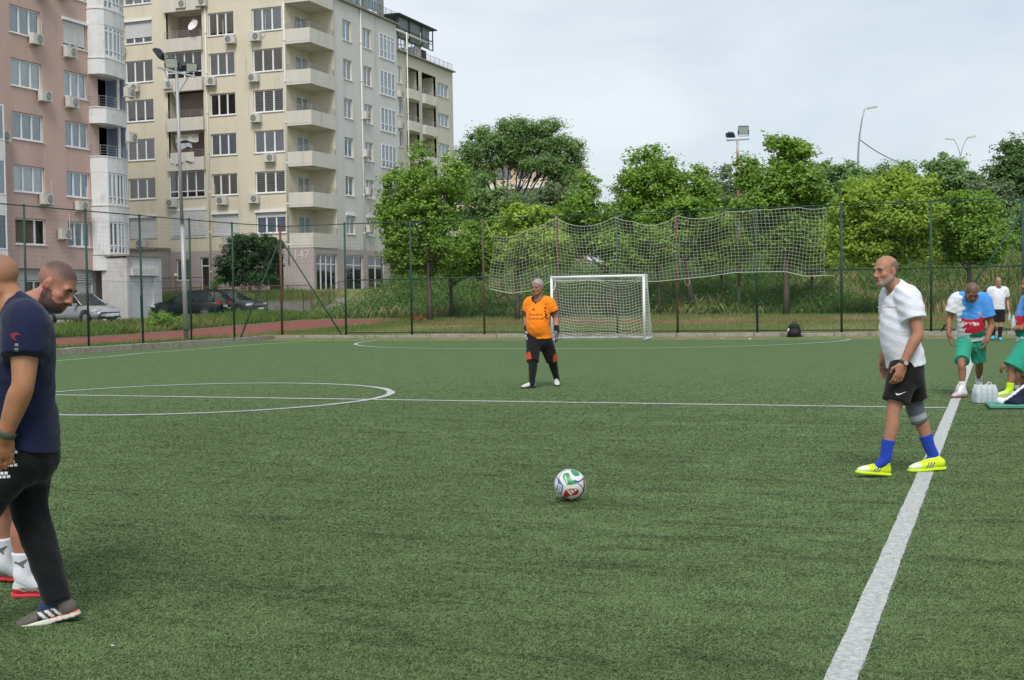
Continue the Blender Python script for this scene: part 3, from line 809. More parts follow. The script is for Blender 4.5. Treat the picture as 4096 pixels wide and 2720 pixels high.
# ---------------- garage beside the pink block
ga = tag(empty('garage', (-46.5, 62.2, 0.35)), 'pale grey lean-to garage with white roller shutter', 'garage')
gf = Face(ga, (-45.5, 60.35), (0, 1), 3.2)
gf.holes.append((0.22, 2.42, 0.4, 2.95)); gf.wall('wall', 0.25, 4.03, M_pale)
mb = MB(); z = 0.40
while z < 2.93:
    gf.bar(mb, 0.22, 2.42, z, z + 0.085, -0.12, -0.105); gf.bar(mb, 0.22, 2.42, z + 0.085, z + 0.10, -0.125, -0.115); z += 0.10
bpart('roller_shutter', mb, M_shut, ga)
mb = MB()
for i in range(4): gf.bar(mb, 0.35, 2.75, 2.96 + i * 0.11, 3.055 + i * 0.11, 0.01, 0.16 - i * 0.015)
bpart('shutter_box', mb, M_shut, ga)
bpart('side_wall', MB().box(-47.2, -45.75, 60.36, 63.53, 0.2, 3.95).box(-45.76, -45.51, 60.36, 60.5, 0.2, 3.95), M_pale, ga); bpart('roof', MB().box(-47.2, -45.4, 60.25, 63.65, 4.035, 4.12), M_conc, ga)

# ---------------- cream block: west part faces the pitch, grey flank, beige far wing
cb = tag(empty('apartment_block', (-50, 84, 2.0)), 'cream and grey apartment block with corner balconies numbered 147', 'building')
YF = 77.0
f = Face(cb, (-64, YF), (1, 0), 19.2)                 # cream front, s = X + 64
S0 = lambda k: 5.98 + 2.722 * k
S1 = lambda k: 7.42 + 2.745 * k
cv = {(1, 0): 'r', (1, 1): 'r', (1, 2): 'b', (2, 0): 'c', (2, 1): 'c', (2, 2): 'c', (3, 0): 'r', (3, 1): None, (3, 2): 'b', (4, 0): 'c', (4, 1): 'c', (4, 2): 'c', (5, 0): 'c', (5, 1): 'r', (5, 2): 'c', (0, 2): 'c', (6, 0): 'c', (6, 1): 'c', (6, 2): 'r'}
for k in range(0, 8):
    for c, (a, b) in enumerate(((-57.75, -55.45), (-50.85, -48.80), (-47.40, -45.08))):
        sh = 0.95 if (k, c) in ((0, 1), (0, 0)) else (0.22 if (k, c) == (0, 2) else (0.72 if (k, c) == (5, 0) else 0.0))
        f.window(a + 64, b + 64, S0(k), S1(k), 3, cv.get((k, c), 'c'), cm=CURT[2] if (k, c) == (1, 1) else (CURT[0] if (k, c) in ((5, 2), (2, 0)) else None), shutter=sh)
LG = (-54.25, -51.35)                                  # loggia column
for k in range(0, 8):
    z = 5.16 + 2.735 * k
    if k in (0, 1, 4):                                # glazed in
        f.window(LG[0] + 64, LG[1] + 64, z + 0.75, z + 2.6, 4, 'r' if k else None, depth=0.0, transom=z + 1.2, sill=True, fw=0.06, hole=True, name='loggia_glazing', shutter=0.93 if k == 0 else 0)
    else:
        f.holes.append((LG[0] + 64, LG[1] + 64, z + 0.02, z + 2.62))
        lb = Face(cb, (LG[0], YF + 1.5), (1, 0), LG[1] - LG[0])
        lb.window(1.0, 2.6, z + 0.1, z + 2.2, 2, None if k != 5 else 'c', depth=0.04, sill=False, hole=False, name='loggia_door')
        lb.wall('loggia_back_wall', z, z + 2.735, M_mauve)
        for xx in LG: bpart('loggia_side_wall', MB().quad((xx, YF, z), (xx, YF + 1.5, z), (xx, YF + 1.5, z + 2.7), (xx, YF, z + 2.7)), M_cream, cb)
        bpart('loggia_slab', MB().box(LG[0], LG[1], YF + 0.0, YF + 1.5, z - 0.1, z + 0.03), M_balc, cb)
    if k not in (0, 1):
        bpart('loggia_parapet', MB().box(LG[0] - 0.08, LG[1] + 0.08, YF - 0.28, YF - 0.004, z - 0.12, z + 0.78), M_balc, cb)
        if k != 4: f.rail(LG[0] + 64, LG[1] + 64, z + 0.84, z + 1.28, 0.2, 4)
f.wall('front_wall', 4.93, 27.5, M_cream)
f.pipe(-51.02 + 64, 2.2, 23.2, 0.08, 0.055); f.pipe(-44.86 + 64, 3.9, 26.5, 0.1, 0.06)
for (x, k, fl_, pp) in ((-56.9, 4, 0, 0), (-58.0, 5, 0, 0), (-54.0, 4, 0, 0), (-54.0, 1, 1, 0), (-50.6, 4, 0, 0), (-48.95, 5, 1, 1.4), (-49.9, 1, 1, 1.2), (-47.0, 5, 0, 1.5), (-47.2, 4, 1, 1.4), (-47.1, 3, 1, 1.5), (-46.1, 2, 0, 0), (-47.4, 1, 0, 0), (-56.6, 0, 1, 0), (-51.2, 6, 0, 0), (-52.8, 6, 0, 0), (-49.4, 0, 0, 0), (-47.2, 0, 1, 0)):
    ac(f, x + 64, S0(k) - 0.38, bool(fl_), 1.0, pp)
# ground floor, mauve
gm = Face(cb, (-64, YF - 0.02), (1, 0), 21.0)
gm.window(-53.9 + 64, -52.8 + 64, 2.9, 4.4, 1, 'r', name='window'); gm.window(-51.9 + 64, -51.2 + 64, 2.05, 4.5, 1, None, sill=False, transom=3.9, name='door')
gm.window(-46.6 + 64, -45.3 + 64, 2.05, 4.55, 1, 'r', sill=False, transom=3.9, name='door', cm=CURT[2])
gm.wall('ground_floor_wall', 1.7, 4.928, M_mauve)
gs = Face(cb, (-43.0, YF - 0.02), (0, 1), 24.0)
for a, b, n in ((77.35, 80.3, 4), (81.6, 84.2, 2), (85.0, 87.6, 2), (88.6, 91.4, 2)):
    gs.window(a - YF, b - YF, 2.02, 4.55, n, None, sill=False, transom=3.85, fw=0.07, name='shop_window')
gs.wall('shop_wall', 1.7, 4.928, M_mauve)
bpart('ground_floor_core', MB().box(-63.5, -43.9, YF + 0.8, 90.9, 1.7, 4.9), M_room, cb)
bpart('shop_sign', MB().box(-43.16, -43.12, 88.62, 89.9, 3.9, 4.5), mat('blue_sign', (0.03, 0.06, 0.22), 0.5, 0.05, 2), cb)
# corner balconies, notched 3.3 m into the flank
dw = Face(cb, (-44.85, YF), (0, 1), 3.35); bw = Face(cb, (-44.85, YF + 3.35), (1, 0), 1.85)
for k in range(0, 8):
    z = 4.94 + 2.725 * k
    dw.window(1.35, 3.05, z + 0.15, z + 2.25, 2, 'b' if k in (1, 3) else 'c', depth=0.06, sill=False, name='balcony_door', cm=CURT[1])
    mb = MB(); mb.box(-44.85, -42.95, YF - 0.04, YF + 3.35, z, z + 0.14); bpart('balcony_slab', mb, M_balc, cb)
    mb = MB(); mb.box(-44.95, -42.95, YF - 0.05, YF + 0.08, z + 0.141, z + 0.98); mb.box(-43.08, -42.95, YF + 0.08, YF + 3.34, z + 0.141, z + 0.98); bpart('balcony_parapet', mb, M_balc, cb)
    bf = Face(cb, (-44.9, YF), (1, 0), 1.95); bf.rail(0, 1.92, z + 1.02, z + 1.38, -0.02, 4, 3)
    bs = Face(cb, (-43.0, YF), (0, 1), 3.3); bs.rail(0.02, 3.3, z + 1.02, z + 1.38, 0.0, 4, 5)
    mb = MB(); mb.lathe([(0.16, 0), (0.14, -0.05), (0, -0.08)], 12, (-44.0, YF + 1.6, z - 0.002)); bpart('ceiling_lamp', mb, M_balc, cb, True)
dw.wall('balcony_side_wall', 4.93, 26.7, M_cream); bw.wall('balcony_back_wall', 4.93, 26.7, M_cream)
# grey flank
XGF = -43.15
f = Face(cb, (XGF, YF + 3.35), (0, 1), 10.4)
o_ = YF + 3.35
for k in range(0, 6):
    a = 82.0 - 0.02 * k
    f.window(82.0 - o_, 83.3 - o_, S0(k) + 0.05, S1(k) - 0.06, 2, ['b', 'b', 'c', 'b', 'b', 'c'][k], name='window', shutter=0.12 if k == 0 else 0)
    f.window(85.15 - o_, 86.45 - o_, S0(k) + 0.05, S1(k) - 0.06, 2, ['c', 'c', 'c', 'b', 'b', 'c'][k], name='window', shutter=0.12 if k == 0 else 0)
    f.window(87.75 - o_, 90.3 - o_, S0(k) - 0.2, S1(k) + 0.08, 4, 'r' if k in (2, 4) else 'c', name='bay_window', sill=True, depth=0.0, transom=S0(k) + 0.35, top_transom=S1(k) - 0.28 if k == 5 else None, cm=CURT[0] if k == 5 else CURT[1])
f.wall('flank_wall', 4.93, 22.28, M_grey, 0, 10.4, reveal_mat=M_cream)
f.pipe(84.6 - o_, 2.2, 23.0, 0.09, 0.06)
for (y, k) in ((85.2, 0), (85.2, 1), (85.0, 2), (85.05, 3)): ac(f, y - o_, S0(k) + 0.55, False, 0.95)
bpart('flank_cornice', MB().box(XGF - 1.2, XGF + 0.22, YF + 3.36, 91.0, 22.285, 22.40), M_conc, cb)
# roof terrace storey over the flank
f2 = Face(cb, (XGF + 0.12, YF + 3.4), (0, 1), 10.3); f2.rail(0, 10.2, 22.42, 23.15, 0.0, 5, 12, M_dark)
f3 = Face(cb, (XGF - 0.9, YF + 0.2), (0, 1), 13.3)
for a in (3.6, 5.7, 8.0, 10.6): f3.window(a, a + 1.9, 22.5, 24.9, 2, 'r', sill=False, name='terrace_window', depth=0.05, cm=CURT[3])
f3.wall('terrace_wall', 22.40, 25.3, M_pale)
bpart('terrace_roof', MB().box(-62, XGF + 0.7, YF + 0.5, 91.7, 25.31, 25.5), M_brown, cb)
bpart('core', MB().box(-63.5, XGF - 2.9, YF + 2.6, 90.9, 4.95, 25.2), M_room, cb)
bpart('rear_wall', MB().box(-63.9, XGF - 0.3, 91.0, 91.3, 1.9, 22.2), M_grey, cb)
# beige far wing
XF = -48.1
f = Face(cb, (XF, 99.0), (0, 1), 14.2)
for k in range(1, 6):
    f.window(100.85 - 99, 102.1 - 99, S0(k) + 0.25, S1(k) + 0.12, 2, 'c', name='window')
    f.window(109.65 - 99, 112.15 - 99, S0(k) + 0.33, S1(k) - 0.05, 3, 'c', name='window', cm=CURT[1])
    for a, b in ((102.95, 105.5), (106.2, 109.2)):
        zb = 18.76 + 2.76 * (k - 5)
        f.holes.append((a - 99, b - 99, zb + 0.85, zb + 2.75))
        lb = Face(cb, (XF - 1.5, a), (0, 1), b - a); lb.window(0.9, 1.9, zb + 0.25, zb + 2.3, 1, None, sill=False, depth=0.04, hole=False, name='balcony_door'); lb.wall('balcony_back_wall', zb, zb + 2.76, M_beige if (k, a) != (3, 102.95) else mat('ochre_render', (0.5, 0.30, 0.06), 0.9, 0.1, 1))
        bpart('balcony_slab', MB().box(XF - 1.5, XF - 0.005, a, b, zb - 0.1, zb + 0.1), M_balc, cb)
        for yy in (a, b): bpart('balcony_side_wall', MB().quad((XF, yy, zb + 0.1), (XF - 1.5, yy, zb + 0.1), (XF - 1.5, yy, zb + 2.7), (XF, yy, zb + 2.7)), M_beige, cb)
        bpart('balcony_parapet', MB().prism([(XF + 0.02, a - 0.1), (XF + 0.22, a + 0.25), (XF + 0.26, b - 0.3), (XF + 0.02, b + 0.1)], zb, zb + 0.84), M_balc, cb)
        f.rail(a - 99, b - 99, zb + 0.86, zb + 1.3, 0.14, 4, 3)
f.wall('far_wing_wall', 1.9, 22.5, M_beige)
f.pipe(102.7 - 99, 2.5, 24.3, 0.25, 0.055)
for (y, z) in ((101.3, 16.2), (101.3, 18.85)): ac(f, y - 99, z, False, 1.0)
bpart('far_wing_body', MB().box(-60, XF - 1.6, 99.5, 113.2, 1.9, 22.45), M_beige, cb)
bpart('far_wing_end_wall', MB().box(XF - 1.7, XF - 0.003, 112.6, 113.2, 1.9, 22.48), M_beige, cb)
bpart('far_wing_cornice', MB().box(-60, XF + 0.28, 99, 113.35, 22.51, 22.62), M_conc, cb)
f.rail(1.0, 13.9, 22.64, 23.2, 0.1, 4, 14, M_dark)
ft = Face(cb, (XF - 0.8, 99.0), (0, 1), 9.0)
for a in (1.8, 4.0, 6.2): ft.window(a, a + 1.7, 22.7, 24.1, 2, None, sill=False, name='terrace_window', depth=0.06)
ft.wall('terrace_wall', 22.63, 24.35, M_pale)
bpart('terrace_gutter', MB().tube([(XF - 0.3, 99.2, 24.42), (XF - 0.3, 108.2, 24.42)], 0.09, 8), M_pipe, cb, True)
bpart('brown_block', MB().box(-56, XF - 1.1, 107.3, 109.75, 22.63, 24.0), M_brown, cb)
mb = MB()
for y in (102.6, 104.9, 107.5, 109.9):
    mb.tube([(XF - 0.5, y, 24.0), (XF - 0.5, y, 25.85)], 0.06, 5); mb.tube([(XF - 4, y, 24.0), (XF - 4, y, 25.95)], 0.06, 5)
for z in (24.55, 24.85): mb.tube([(XF - 0.5, 102.6, z), (XF - 0.5, 109.9, z)], 0.035, 5)
mb.tube([(XF - 0.5, 102.6, 24.0), (XF - 0.5, 109.9, 24.0)], 0.05, 5); mb.tube([(XF - 0.5, 109.9, 24.85), (XF - 4, 109.9, 24.85)], 0.035, 5)
bpart('pergola_frame', mb, M_dark, cb)
mb = MB()
for a, b in ((102.7, 104.85), (104.95, 107.45), (107.55, 109.4)):
    n = 14
    for i in range(n):
        y0, y1 = a + (b - a) * i / n, a + (b - a) * (i + 1) / n
        mb.quad((XF - 0.62 + 0.03 * math.sin(i * 2), y0, 24.05), (XF - 0.62 + 0.03 * math.sin(i * 2 + 2), y1, 24.05), (XF - 0.62 + 0.03 * math.sin(i * 2 + 2), y1, 25.78), (XF - 0.62 + 0.03 * math.sin(i * 2), y0, 25.78))
bpart('tarpaulin', mb, M_tarp, cb)
bpart('pergola_roof', MB().box(-55, XF - 0.2, 102.2, 110.3, 25.86, 25.96), M_dark, cb)

# house number
def text_mesh(s, size, ext=0.004):
    cu = bpy.data.curves.new('lettering', 'FONT'); cu.body = s; cu.size = size; cu.extrude = ext; cu.resolution_u = 3; cu.align_x = 'CENTER'; cu.align_y = 'CENTER'
    t = bpy.data.objects.new('tmp', cu); COL.objects.link(t); bpy.context.view_layer.update()
    me = bpy.data.meshes.new_from_object(t.evaluated_get(bpy.context.evaluated_depsgraph_get()))
    bpy.data.objects.remove(t); bpy.data.curves.remove(cu)
    return me
M_num = mat('white_paint', (0.62, 0.6, 0.58), 0.8, 0.1, 3)
num = link('house_number', text_mesh('147', 0.85), M_num, cb); num.matrix_parent_inverse = Matrix.Translation(-cb.location)
num.location = (-43.95, YF - 0.035, 4.45); num.rotation_euler = (PI / 2, 0, 0)

# satellite dish on the loggia and washing
mb = MB(); mb.lathe([(0.0, 0.0), (0.15, 0.02), (0.30, 0.08), (0.42, 0.17)], 18); mb.tube([(0, 0, 0.0), (0, 0.25, 0.35)], 0.012, 5); mb.tube([(0, 0.25, 0.35), (0, 0.27, 0.41)], 0.03, 6)
dish = mb.build('satellite_dish', mat('dish_white', (0.75, 0.74, 0.72), 0.5, 0.05, 3, col2=(0.5, 0.2, 0.08), thr=(0.58, 0.64), scale2=3.0), cb); dish.matrix_parent_inverse = Matrix.Translation(-cb.location)
dish.location = (-51.7, YF - 0.35, 20.3); dish.rotation_euler = (1.1, 0.2, -0.3)

def cloth(name, x0, x1, z0, z1, y, m, label, seed):
    r = random.Random(seed); nx, nz_ = 12, 8; V = []; Fq = []
    for i in range(nx + 1):
        for j in range(nz_ + 1):
            s = i / nx; t = j / nz_
            V.append((x0 + (x1 - x0) * s, y - 0.05 * math.sin(s * 14 + seed) * (0.3 + t) - 0.03 * math.sin(s * 31), z1 + (z0 - z1) * t + 0.10 * math.sin(s * 7 + seed) * t))
    for i in range(nx):
        for j in range(nz_):
            a = i * (nz_ + 1) + j; Fq.append((a, a + 1, a + nz_ + 2, a + nz_ + 1))
    me = bpy.data.meshes.new(name); me.from_pydata(V, [], Fq); me.update()
    tag(link(name, me, m, None, True), label, 'laundry', 'washing on the loggia')
M_lin = mat('white_linen', (0.66, 0.64, 0.60), 0.95, 0.06, 3); M_lin2 = mat('pale_blue_linen', (0.48, 0.52, 0.62), 0.95, 0.06, 3)
cloth('bed_sheet', -53.9, -52.0, 11.05, 11.75, YF - 0.36, M_lin, 'white bed sheet hung over the loggia railing behind the lamp post', 3)
cloth('bath_towel', -53.8, -51.9, 12.55, 13.05, YF + 0.1, M_lin, 'row of white washing hung highest in the loggia', 5)
cloth('pillow_case', -53.7, -52.5, 12.1, 12.45, YF + 0.15, M_lin2, 'pale blue washing hung in the middle of the loggia', 9)

# ---------------- side extension, terrace wall, stairs and railings
ex = tag(empty('side_extension', (-58, 76, 2.0)), 'mauve single storey extension between the pink and cream blocks', 'building')
e = Face(ex, (-62, 75.6), (1, 0), 7.6)
e.wall('wall', 1.7, 5.05, M_mauve); bpart('roof', MB().box(-62, -54.3, 75.5, 76.95, 5.06, 5.2), M_conc, ex)
e.window(-55.7 + 62, -55.1 + 62, 2.05, 3.9, 1, None, sill=False, hole=False, depth=-0.03, name='door'); ac(e, -57.0 + 62, 5.6, False, 1.0)
bpart('side_wall', MB().quad((-54.4, 75.6, 1.7), (-54.4, 76.95, 1.7), (-54.4, 76.95, 5.05), (-54.4, 75.6, 5.05)), M_mauve, ex)

rw = tag(MB().box(-60, -39.35, 69.9, 70.12, 0.2, 1.36).build('retaining_wall', M_wallc), 'low grey concrete retaining wall behind the parked cars', 'wall')
st = tag(empty('stone_steps', (-38.1, 70, 0.4)), 'concrete steps with brown handrails up to the shop terrace', 'steps')
for i in range(8):
    bpart('step', MB().box(-39.3, -36.7, 70.0 + 0.42 * i, 70.0 + 0.42 * (i + 1) + 0.02, 0.2, 0.50 + 0.145 * i), M_conc, st)
for x in (-39.25, -36.75):
    mb = MB(); mb.tube([(x, 69.9, 1.35), (x, 73.4, 2.55), (x, 74.4, 2.6)], 0.03, 6); mb.tube([(x, 69.9, 0.95), (x, 73.4, 2.15)], 0.018, 5)
    for t in np.linspace(0, 1, 6): mb.tube([(x, 69.9 + 3.5 * t, 0.4 + 1.1 * t), (x, 69.9 + 3.5 * t, 1.35 + 1.2 * t)], 0.022, 5)
    bpart('handrail', mb, M_railb, st)
def railing(x0, x1, y, z0, z1, label, slope=0.0):
    r = tag(empty('railing', ((x0 + x1) / 2, y, z0)), label, 'railing')
    mb = MB()
    for z, rr in ((z1, 0.028), (z0 + 0.12, 0.02)): mb.tube([(x0, y, z), (x1, y, z + slope)], rr, 5)
    bpart('rails', mb, M_railb, r)
    n = int((x1 - x0) / 1.55)
    for i in range(n + 1):
        x = x0 + (x1 - x0) * i / n; dz = slope * i / n
        bpart('baluster', MB().tube([(x, y, z0 - 0.08 + dz), (x, y, z1 + dz)], 0.025, 5), M_railb, r)
    mb = MB(); k = int((x1 - x0) / 0.16)
    for i in range(k + 1):
        x = x0 + (x1 - x0) * i / k; dz = slope * i / k
        mb.tube([(x, y, z0 + 0.12 + dz), (x, y, z1 + dz)], 0.007, 3)
    bpart('infill_bars', mb, M_railb, r)
railing(-52.0, -39.4, 70.05, 1.4, 2.33, 'long brown metal railing on top of the retaining wall')
railing(-52.0, -48.7, 72.6, 2.0, 3.02, 'upper brown railing of the entrance ramp behind the globe lamp')

# ---------------- block far behind the large tree
fbk = tag(empty('apartment_block', (-52, 165, 3)), 'distant beige block with white balcony bands behind the big tree', 'building')
_a = atY(1790, 700, 160); _b = atY(2235, 700, 160)
f = Face(fbk, (_a.x, 160), (1, 0), _b.x - _a.x)
L_ = f.L
M_far = mat('sand_render', (0.50, 0.36, 0.25), 0.9, 0.06, 0.4); M_band = mat('white_band', (0.72, 0.70, 0.65), 0.8, 0.05, 0.5)
for k in range(5):
    z = 4.4 + 3.05 * k
    for i in range(5):
        s = L_ * (0.06 + 0.19 * i); f.window(s, s + 2.2, z, z + 1.75, 2, None if (i + k) % 3 else 'c', sill=False)
    bpart('balcony_band', MB().box(_a.x - 0.2, _b.x + 0.2, 159.2, 159.98, z - 1.15, z - 0.45), M_band, fbk)
    bpart('fascia_band', MB().box(_a.x - 0.1, _b.x + 0.1, 159.7, 159.985, z + 1.82, z + 1.89), M_band, fbk)
f.wall('wall', 2.5, 18.9, M_far); bpart('body', MB().box(_a.x, _b.x, 160.5, 172, 2.5, 18.8), M_far, fbk); bpart('roof_band', MB().box(_a.x - 0.5, _b.x + 0.5, 159.2, 172, 18.95, 19.3), M_band, fbk)
# ------------------------------------------------------------------ vegetation
M_leaf = mat('leaf', (0.08, 0.12, 0.03), 0.5, 0.10, 4, attr=True, trans=0.42, spec=0.4)
M_bark = mat('bark', (0.105, 0.085, 0.068), 0.95, 0.3, 6, bump=0.6, bscale=30, vec=(1, 1, 0.3))
M_weed = mat('weed', (0.08, 0.12, 0.03), 0.8, 0.08, 4, attr=True, trans=0.3, spec=0.2)
LEAFC = {'maple': ((0.140, 0.275, 0.034), (0.305, 0.480, 0.076)), 'yellow': ((0.235, 0.375, 0.040), (0.420, 0.560, 0.085)), 'dark': ((0.070, 0.150, 0.036), (0.140, 0.245, 0.065)),
         'ash': ((0.130, 0.260, 0.068), (0.300, 0.440, 0.160)), 'grey': ((0.145, 0.210, 0.100), (0.250, 0.330, 0.170)), 'shrub': ((0.034, 0.085, 0.028), (0.070, 0.145, 0.046))}
def leaf_cloud(P, size, col, droop=0.2, rng=RNG, aspect=0.55, out=None):
    """one bent rhombus (two triangles) at each point; blades face outwards and up"""
    n = len(P)
    nn = rng.normal(0, 0.55, (n, 3)) + np.array([0, 0, 0.75])
    if out is not None: nn = nn + out * 0.9
    nn /= np.linalg.norm(nn, axis=1, keepdims=True)
    th = rng.random(n) * 2 * PI; r0 = np.stack([np.cos(th), np.sin(th), np.full(n, -droop)], 1)
    d = r0 - nn * (r0 * nn).sum(1, keepdims=True); d /= np.linalg.norm(d, axis=1, keepdims=True); s = np.cross(d, nn)
    sz = size * (0.6 + 0.8 * rng.random((n, 1)))
    V = np.stack([P - d * sz * 0.5, P + s * sz * aspect * 0.5 + nn * sz * 0.07, P + d * sz * 0.5 - nn * sz * 0.10, P - s * sz * aspect * 0.5 + nn * sz * 0.07], 1)
    q = np.arange(n) * 4
    Fq = np.stack([q, q + 1, q + 2, q + 3], 1)
    return V.reshape(-1, 3), Fq, np.repeat(col, 4, 0)
def crown_points(lobes, n, rng, clump=0.42, per=34, shell=0.62):
    """leaf clumps spread through ellipsoid lobes, thicker towards the outside"""
    vol = np.array([l[3] * l[4] * l[5] for l in lobes]) ** 0.75; vol /= vol.sum()
    nc = max(6, n // per)
    li = rng.choice(len(lobes), nc, p=vol); L = np.array(lobes)[li]
    d = rng.normal(0, 1, (nc, 3)); d /= np.linalg.norm(d, axis=1, keepdims=True)
    r = (shell + (1 - shell) * rng.random(nc)) * (0.80 + 0.40 * rng.random(nc)); r[rng.random(nc) < 0.18] *= 0.55
    C = L[:, :3] + d * L[:, 3:6] * r[:, None]
    cs = clump * (0.5 + 1.1 * rng.random(nc) ** 1.5); tint = rng.random(nc)
    k = rng.integers(0, nc, n)
    o = np.clip(rng.normal(0, 0.5, (n, 3)), -0.95, 0.95) * cs[k, None] * np.array([1, 1, 0.6])
    Q = C[k] + o; ou = (Q - L[k, :3]) / L[k, 3:6]; ou /= np.linalg.norm(ou, axis=1, keepdims=True) + 1e-6
    return Q, tint[k], C, ou * 0.6 + o / (cs[k, None] + 1e-6) * 0.6
def tree(name, label, cat, base, lobes, kind, n, size, tr=0.14, group=None, clump=0.42, limbs=9, seed=1, lean=(0, 0), per=34, shell=0.62, trunk_top=None, aspect=0.55, droop=0.2):
    rng = np.random.default_rng(seed); r = random.Random(seed)
    root = tag(empty(name, base), label, cat, group)
    B = np.array(base)
    lob = [(l[0] - B[0], l[1] - B[1], l[2] - B[2], l[3], l[4], l[5]) for l in lobes]
    main_lob = lob; ext = []
    for l in lob:                                        # smaller outgrowths break the outline
        for _ in range(3):
            v = rng.normal(0, 1, 3); v[2] = abs(v[2]) * 0.8 - 0.15; v /= np.linalg.norm(v); k = rng.uniform(0.28, 0.5)
            ext.append((l[0] + v[0] * l[3], l[1] + v[1] * l[4], l[2] + v[2] * l[5], l[3] * k, l[4] * k, l[5] * k))
    lob = lob + ext
    P, tint, C, ou = crown_points(lob, n, rng, clump, per, shell)
    c0, c1 = map(np.array, LEAFC[kind])
    k = np.clip(0.55 * tint + 0.45 * rng.random(n), 0, 1)[:, None]
    col = (c0 * (1 - k) + c1 * k) * (0.85 + 0.3 * rng.random((n, 1)))
    V, Fq, cc = leaf_cloud(P, size, col, droop, rng, aspect, ou)
    link('crown', npmesh('crown', V, Fq, cc), M_leaf, root)
    mb = MB()
    zc = min(l[2] - l[5] * 0.5 for l in main_lob); zt = trunk_top or max(0.8, zc + 0.22 * (max(l[2] for l in main_lob) - zc))
    tops = Vector((lean[0], lean[1], zt))
    mb.tube([(0, 0, -0.15), (lean[0] * 0.15 + 0.02, lean[1] * 0.1, zt * 0.3), (lean[0] * 0.55 - 0.03, lean[1] * 0.5, zt * 0.65), tuple(tops)], [tr * 1.25, tr, tr * 0.85, tr * 0.62], 8)
    idx = rng.choice(len(C), min(limbs * 3, len(C)), replace=False)
    for i, l in enumerate(main_lob):
        s = Vector((lean[0] * 0.6, lean[1] * 0.6, zt * r.uniform(0.55, 0.95))); e = Vector(l[:3]); m = s.lerp(e, 0.5) + Vector((r.uniform(-.2, .2), r.uniform(-.2, .2), -0.15 * (e - s).length * 0.3))
        mb.tube([s, m, e], [tr * 0.5, tr * 0.33, tr * 0.14], 5)
    for i in idx:
        e = Vector(C[i]); lc = min(lob, key=lambda l: (Vector(l[:3]) - e).length); s = Vector(lc[:3]).lerp(tops, r.uniform(0.1, 0.6))
        mb.tube([s, s.lerp(e, 0.5) + Vector((r.uniform(-.15, .15), r.uniform(-.15, .15), r.uniform(-.1, .1))), e], [tr * 0.2, tr * 0.13, tr * 0.05], 4)
    mb.build('trunk', M_bark, root, True)
    return root
def PL(Y, *ls):
    """lobes given as picture position and radii, set at their real distance Y"""
    out = []
    for (u, v, ru, rv) in ls:
        p = atY(u, v, Y + random.uniform(-0.8, 0.8)); k = depth_of(p) / F
        out.append((p.x, p.y, p.z, ru * k, max(ru, rv * 0.7) * k * 0.85, rv * k))
    return out
def gp(u, v):
    p = land(u, v); return (p.x, p.y, hz(p.x, p.y))
def gpY(u, Y):
    p = atY(u, 1200, Y); return (p.x, Y, hz(p.x, Y))

# maples along the edge of the meadow
G1 = 'young maples behind the goal'
b = gp(1719, 1284)
tree('maple_tree', 'light green spire-topped maple standing in front of the grey flank', 'tree', b, PL(b[1], (1676, 640, 48, 95), (1690, 740, 90, 80), (1598, 740, 48, 80), (1548, 800, 45, 50), (1575, 860, 75, 70), (1650, 880, 110, 100), (1760, 850, 90, 110), (1800, 690, 50, 80), (1820, 760, 60, 80), (1600, 1000, 85, 80), (1700, 1020, 110, 90), (1810, 960, 80, 90), (1600, 1085, 50, 40)), 'maple', 26000, 0.17, 0.13, G1, 0.40, seed=2)
b = gpY(1804, b[1] + 5)
tree('maple_tree', 'bushy bright maple just left of the ball stop net', 'tree', b, PL(b[1], (1900, 960, 70, 70), (1960, 930, 60, 60), (1880, 1040, 90, 80), (1980, 1030, 70, 80), (1820, 1060, 70, 70)), 'maple', 13000, 0.17, 0.11, G1, 0.38, seed=3)
b = gp(2070, 1279)
tree('maple_tree', 'bright maple behind the left end of the ball stop net', 'tree', b, PL(b[1], (2060, 930, 80, 70), (2130, 890, 70, 55), (2070, 1010, 100, 70), (2170, 990, 80, 80), (2200, 900, 60, 50), (2090, 860, 60, 40)), 'yellow', 14000, 0.17, 0.10, G1, 0.36, seed=4)
b = gpY(2432, 62)
tree('maple_tree', 'maple with a pointed top behind the goal crossbar', 'tree', b, PL(b[1], (2352, 745, 42, 65), (2330, 830, 80, 70), (2250, 890, 80, 55), (2400, 880, 60, 70), (2340, 960, 110, 80), (2440, 990, 60, 80), (2250, 1000, 70, 70)), 'maple', 17000, 0.17, 0.11, G1, 0.38, seed=5)
b = gp(2765, 1256)
tree('maple_tree', 'wide dense maple right of the goal with leaning trunk', 'tree', b, PL(b[1], (2585, 660, 60, 75), (2540, 760, 85, 90), (2640, 720, 80, 70), (2740, 740, 85, 75), (2820, 780, 60, 75), (2600, 850, 120, 80), (2730, 860, 120, 80), (2520, 880, 50, 70), (2830, 870, 60, 60), (2700, 960, 60, 60)), 'maple', 30000, 0.18, 0.15, G1, 0.42, seed=6, lean=(-0.6, 0.2))
b = gp(3145, 1259)
tree('maple_tree', 'tall open maple beside the rusty floodlight mast', 'tree', b, PL(b[1], (3118, 575, 45, 45), (3205, 600, 48, 45), (3160, 640, 60, 50), (3000, 690, 52, 75), (3110, 730, 85, 70), (3210, 720, 75, 70), (3040, 810, 90, 70), (3150, 830, 100, 70), (3250, 800, 60, 70), (2990, 860, 50, 50), (3180, 930, 80, 60), (3060, 960, 60, 60)), 'maple', 25000, 0.18, 0.14, G1, 0.42, seed=7)
b = gpY(3560, 60)
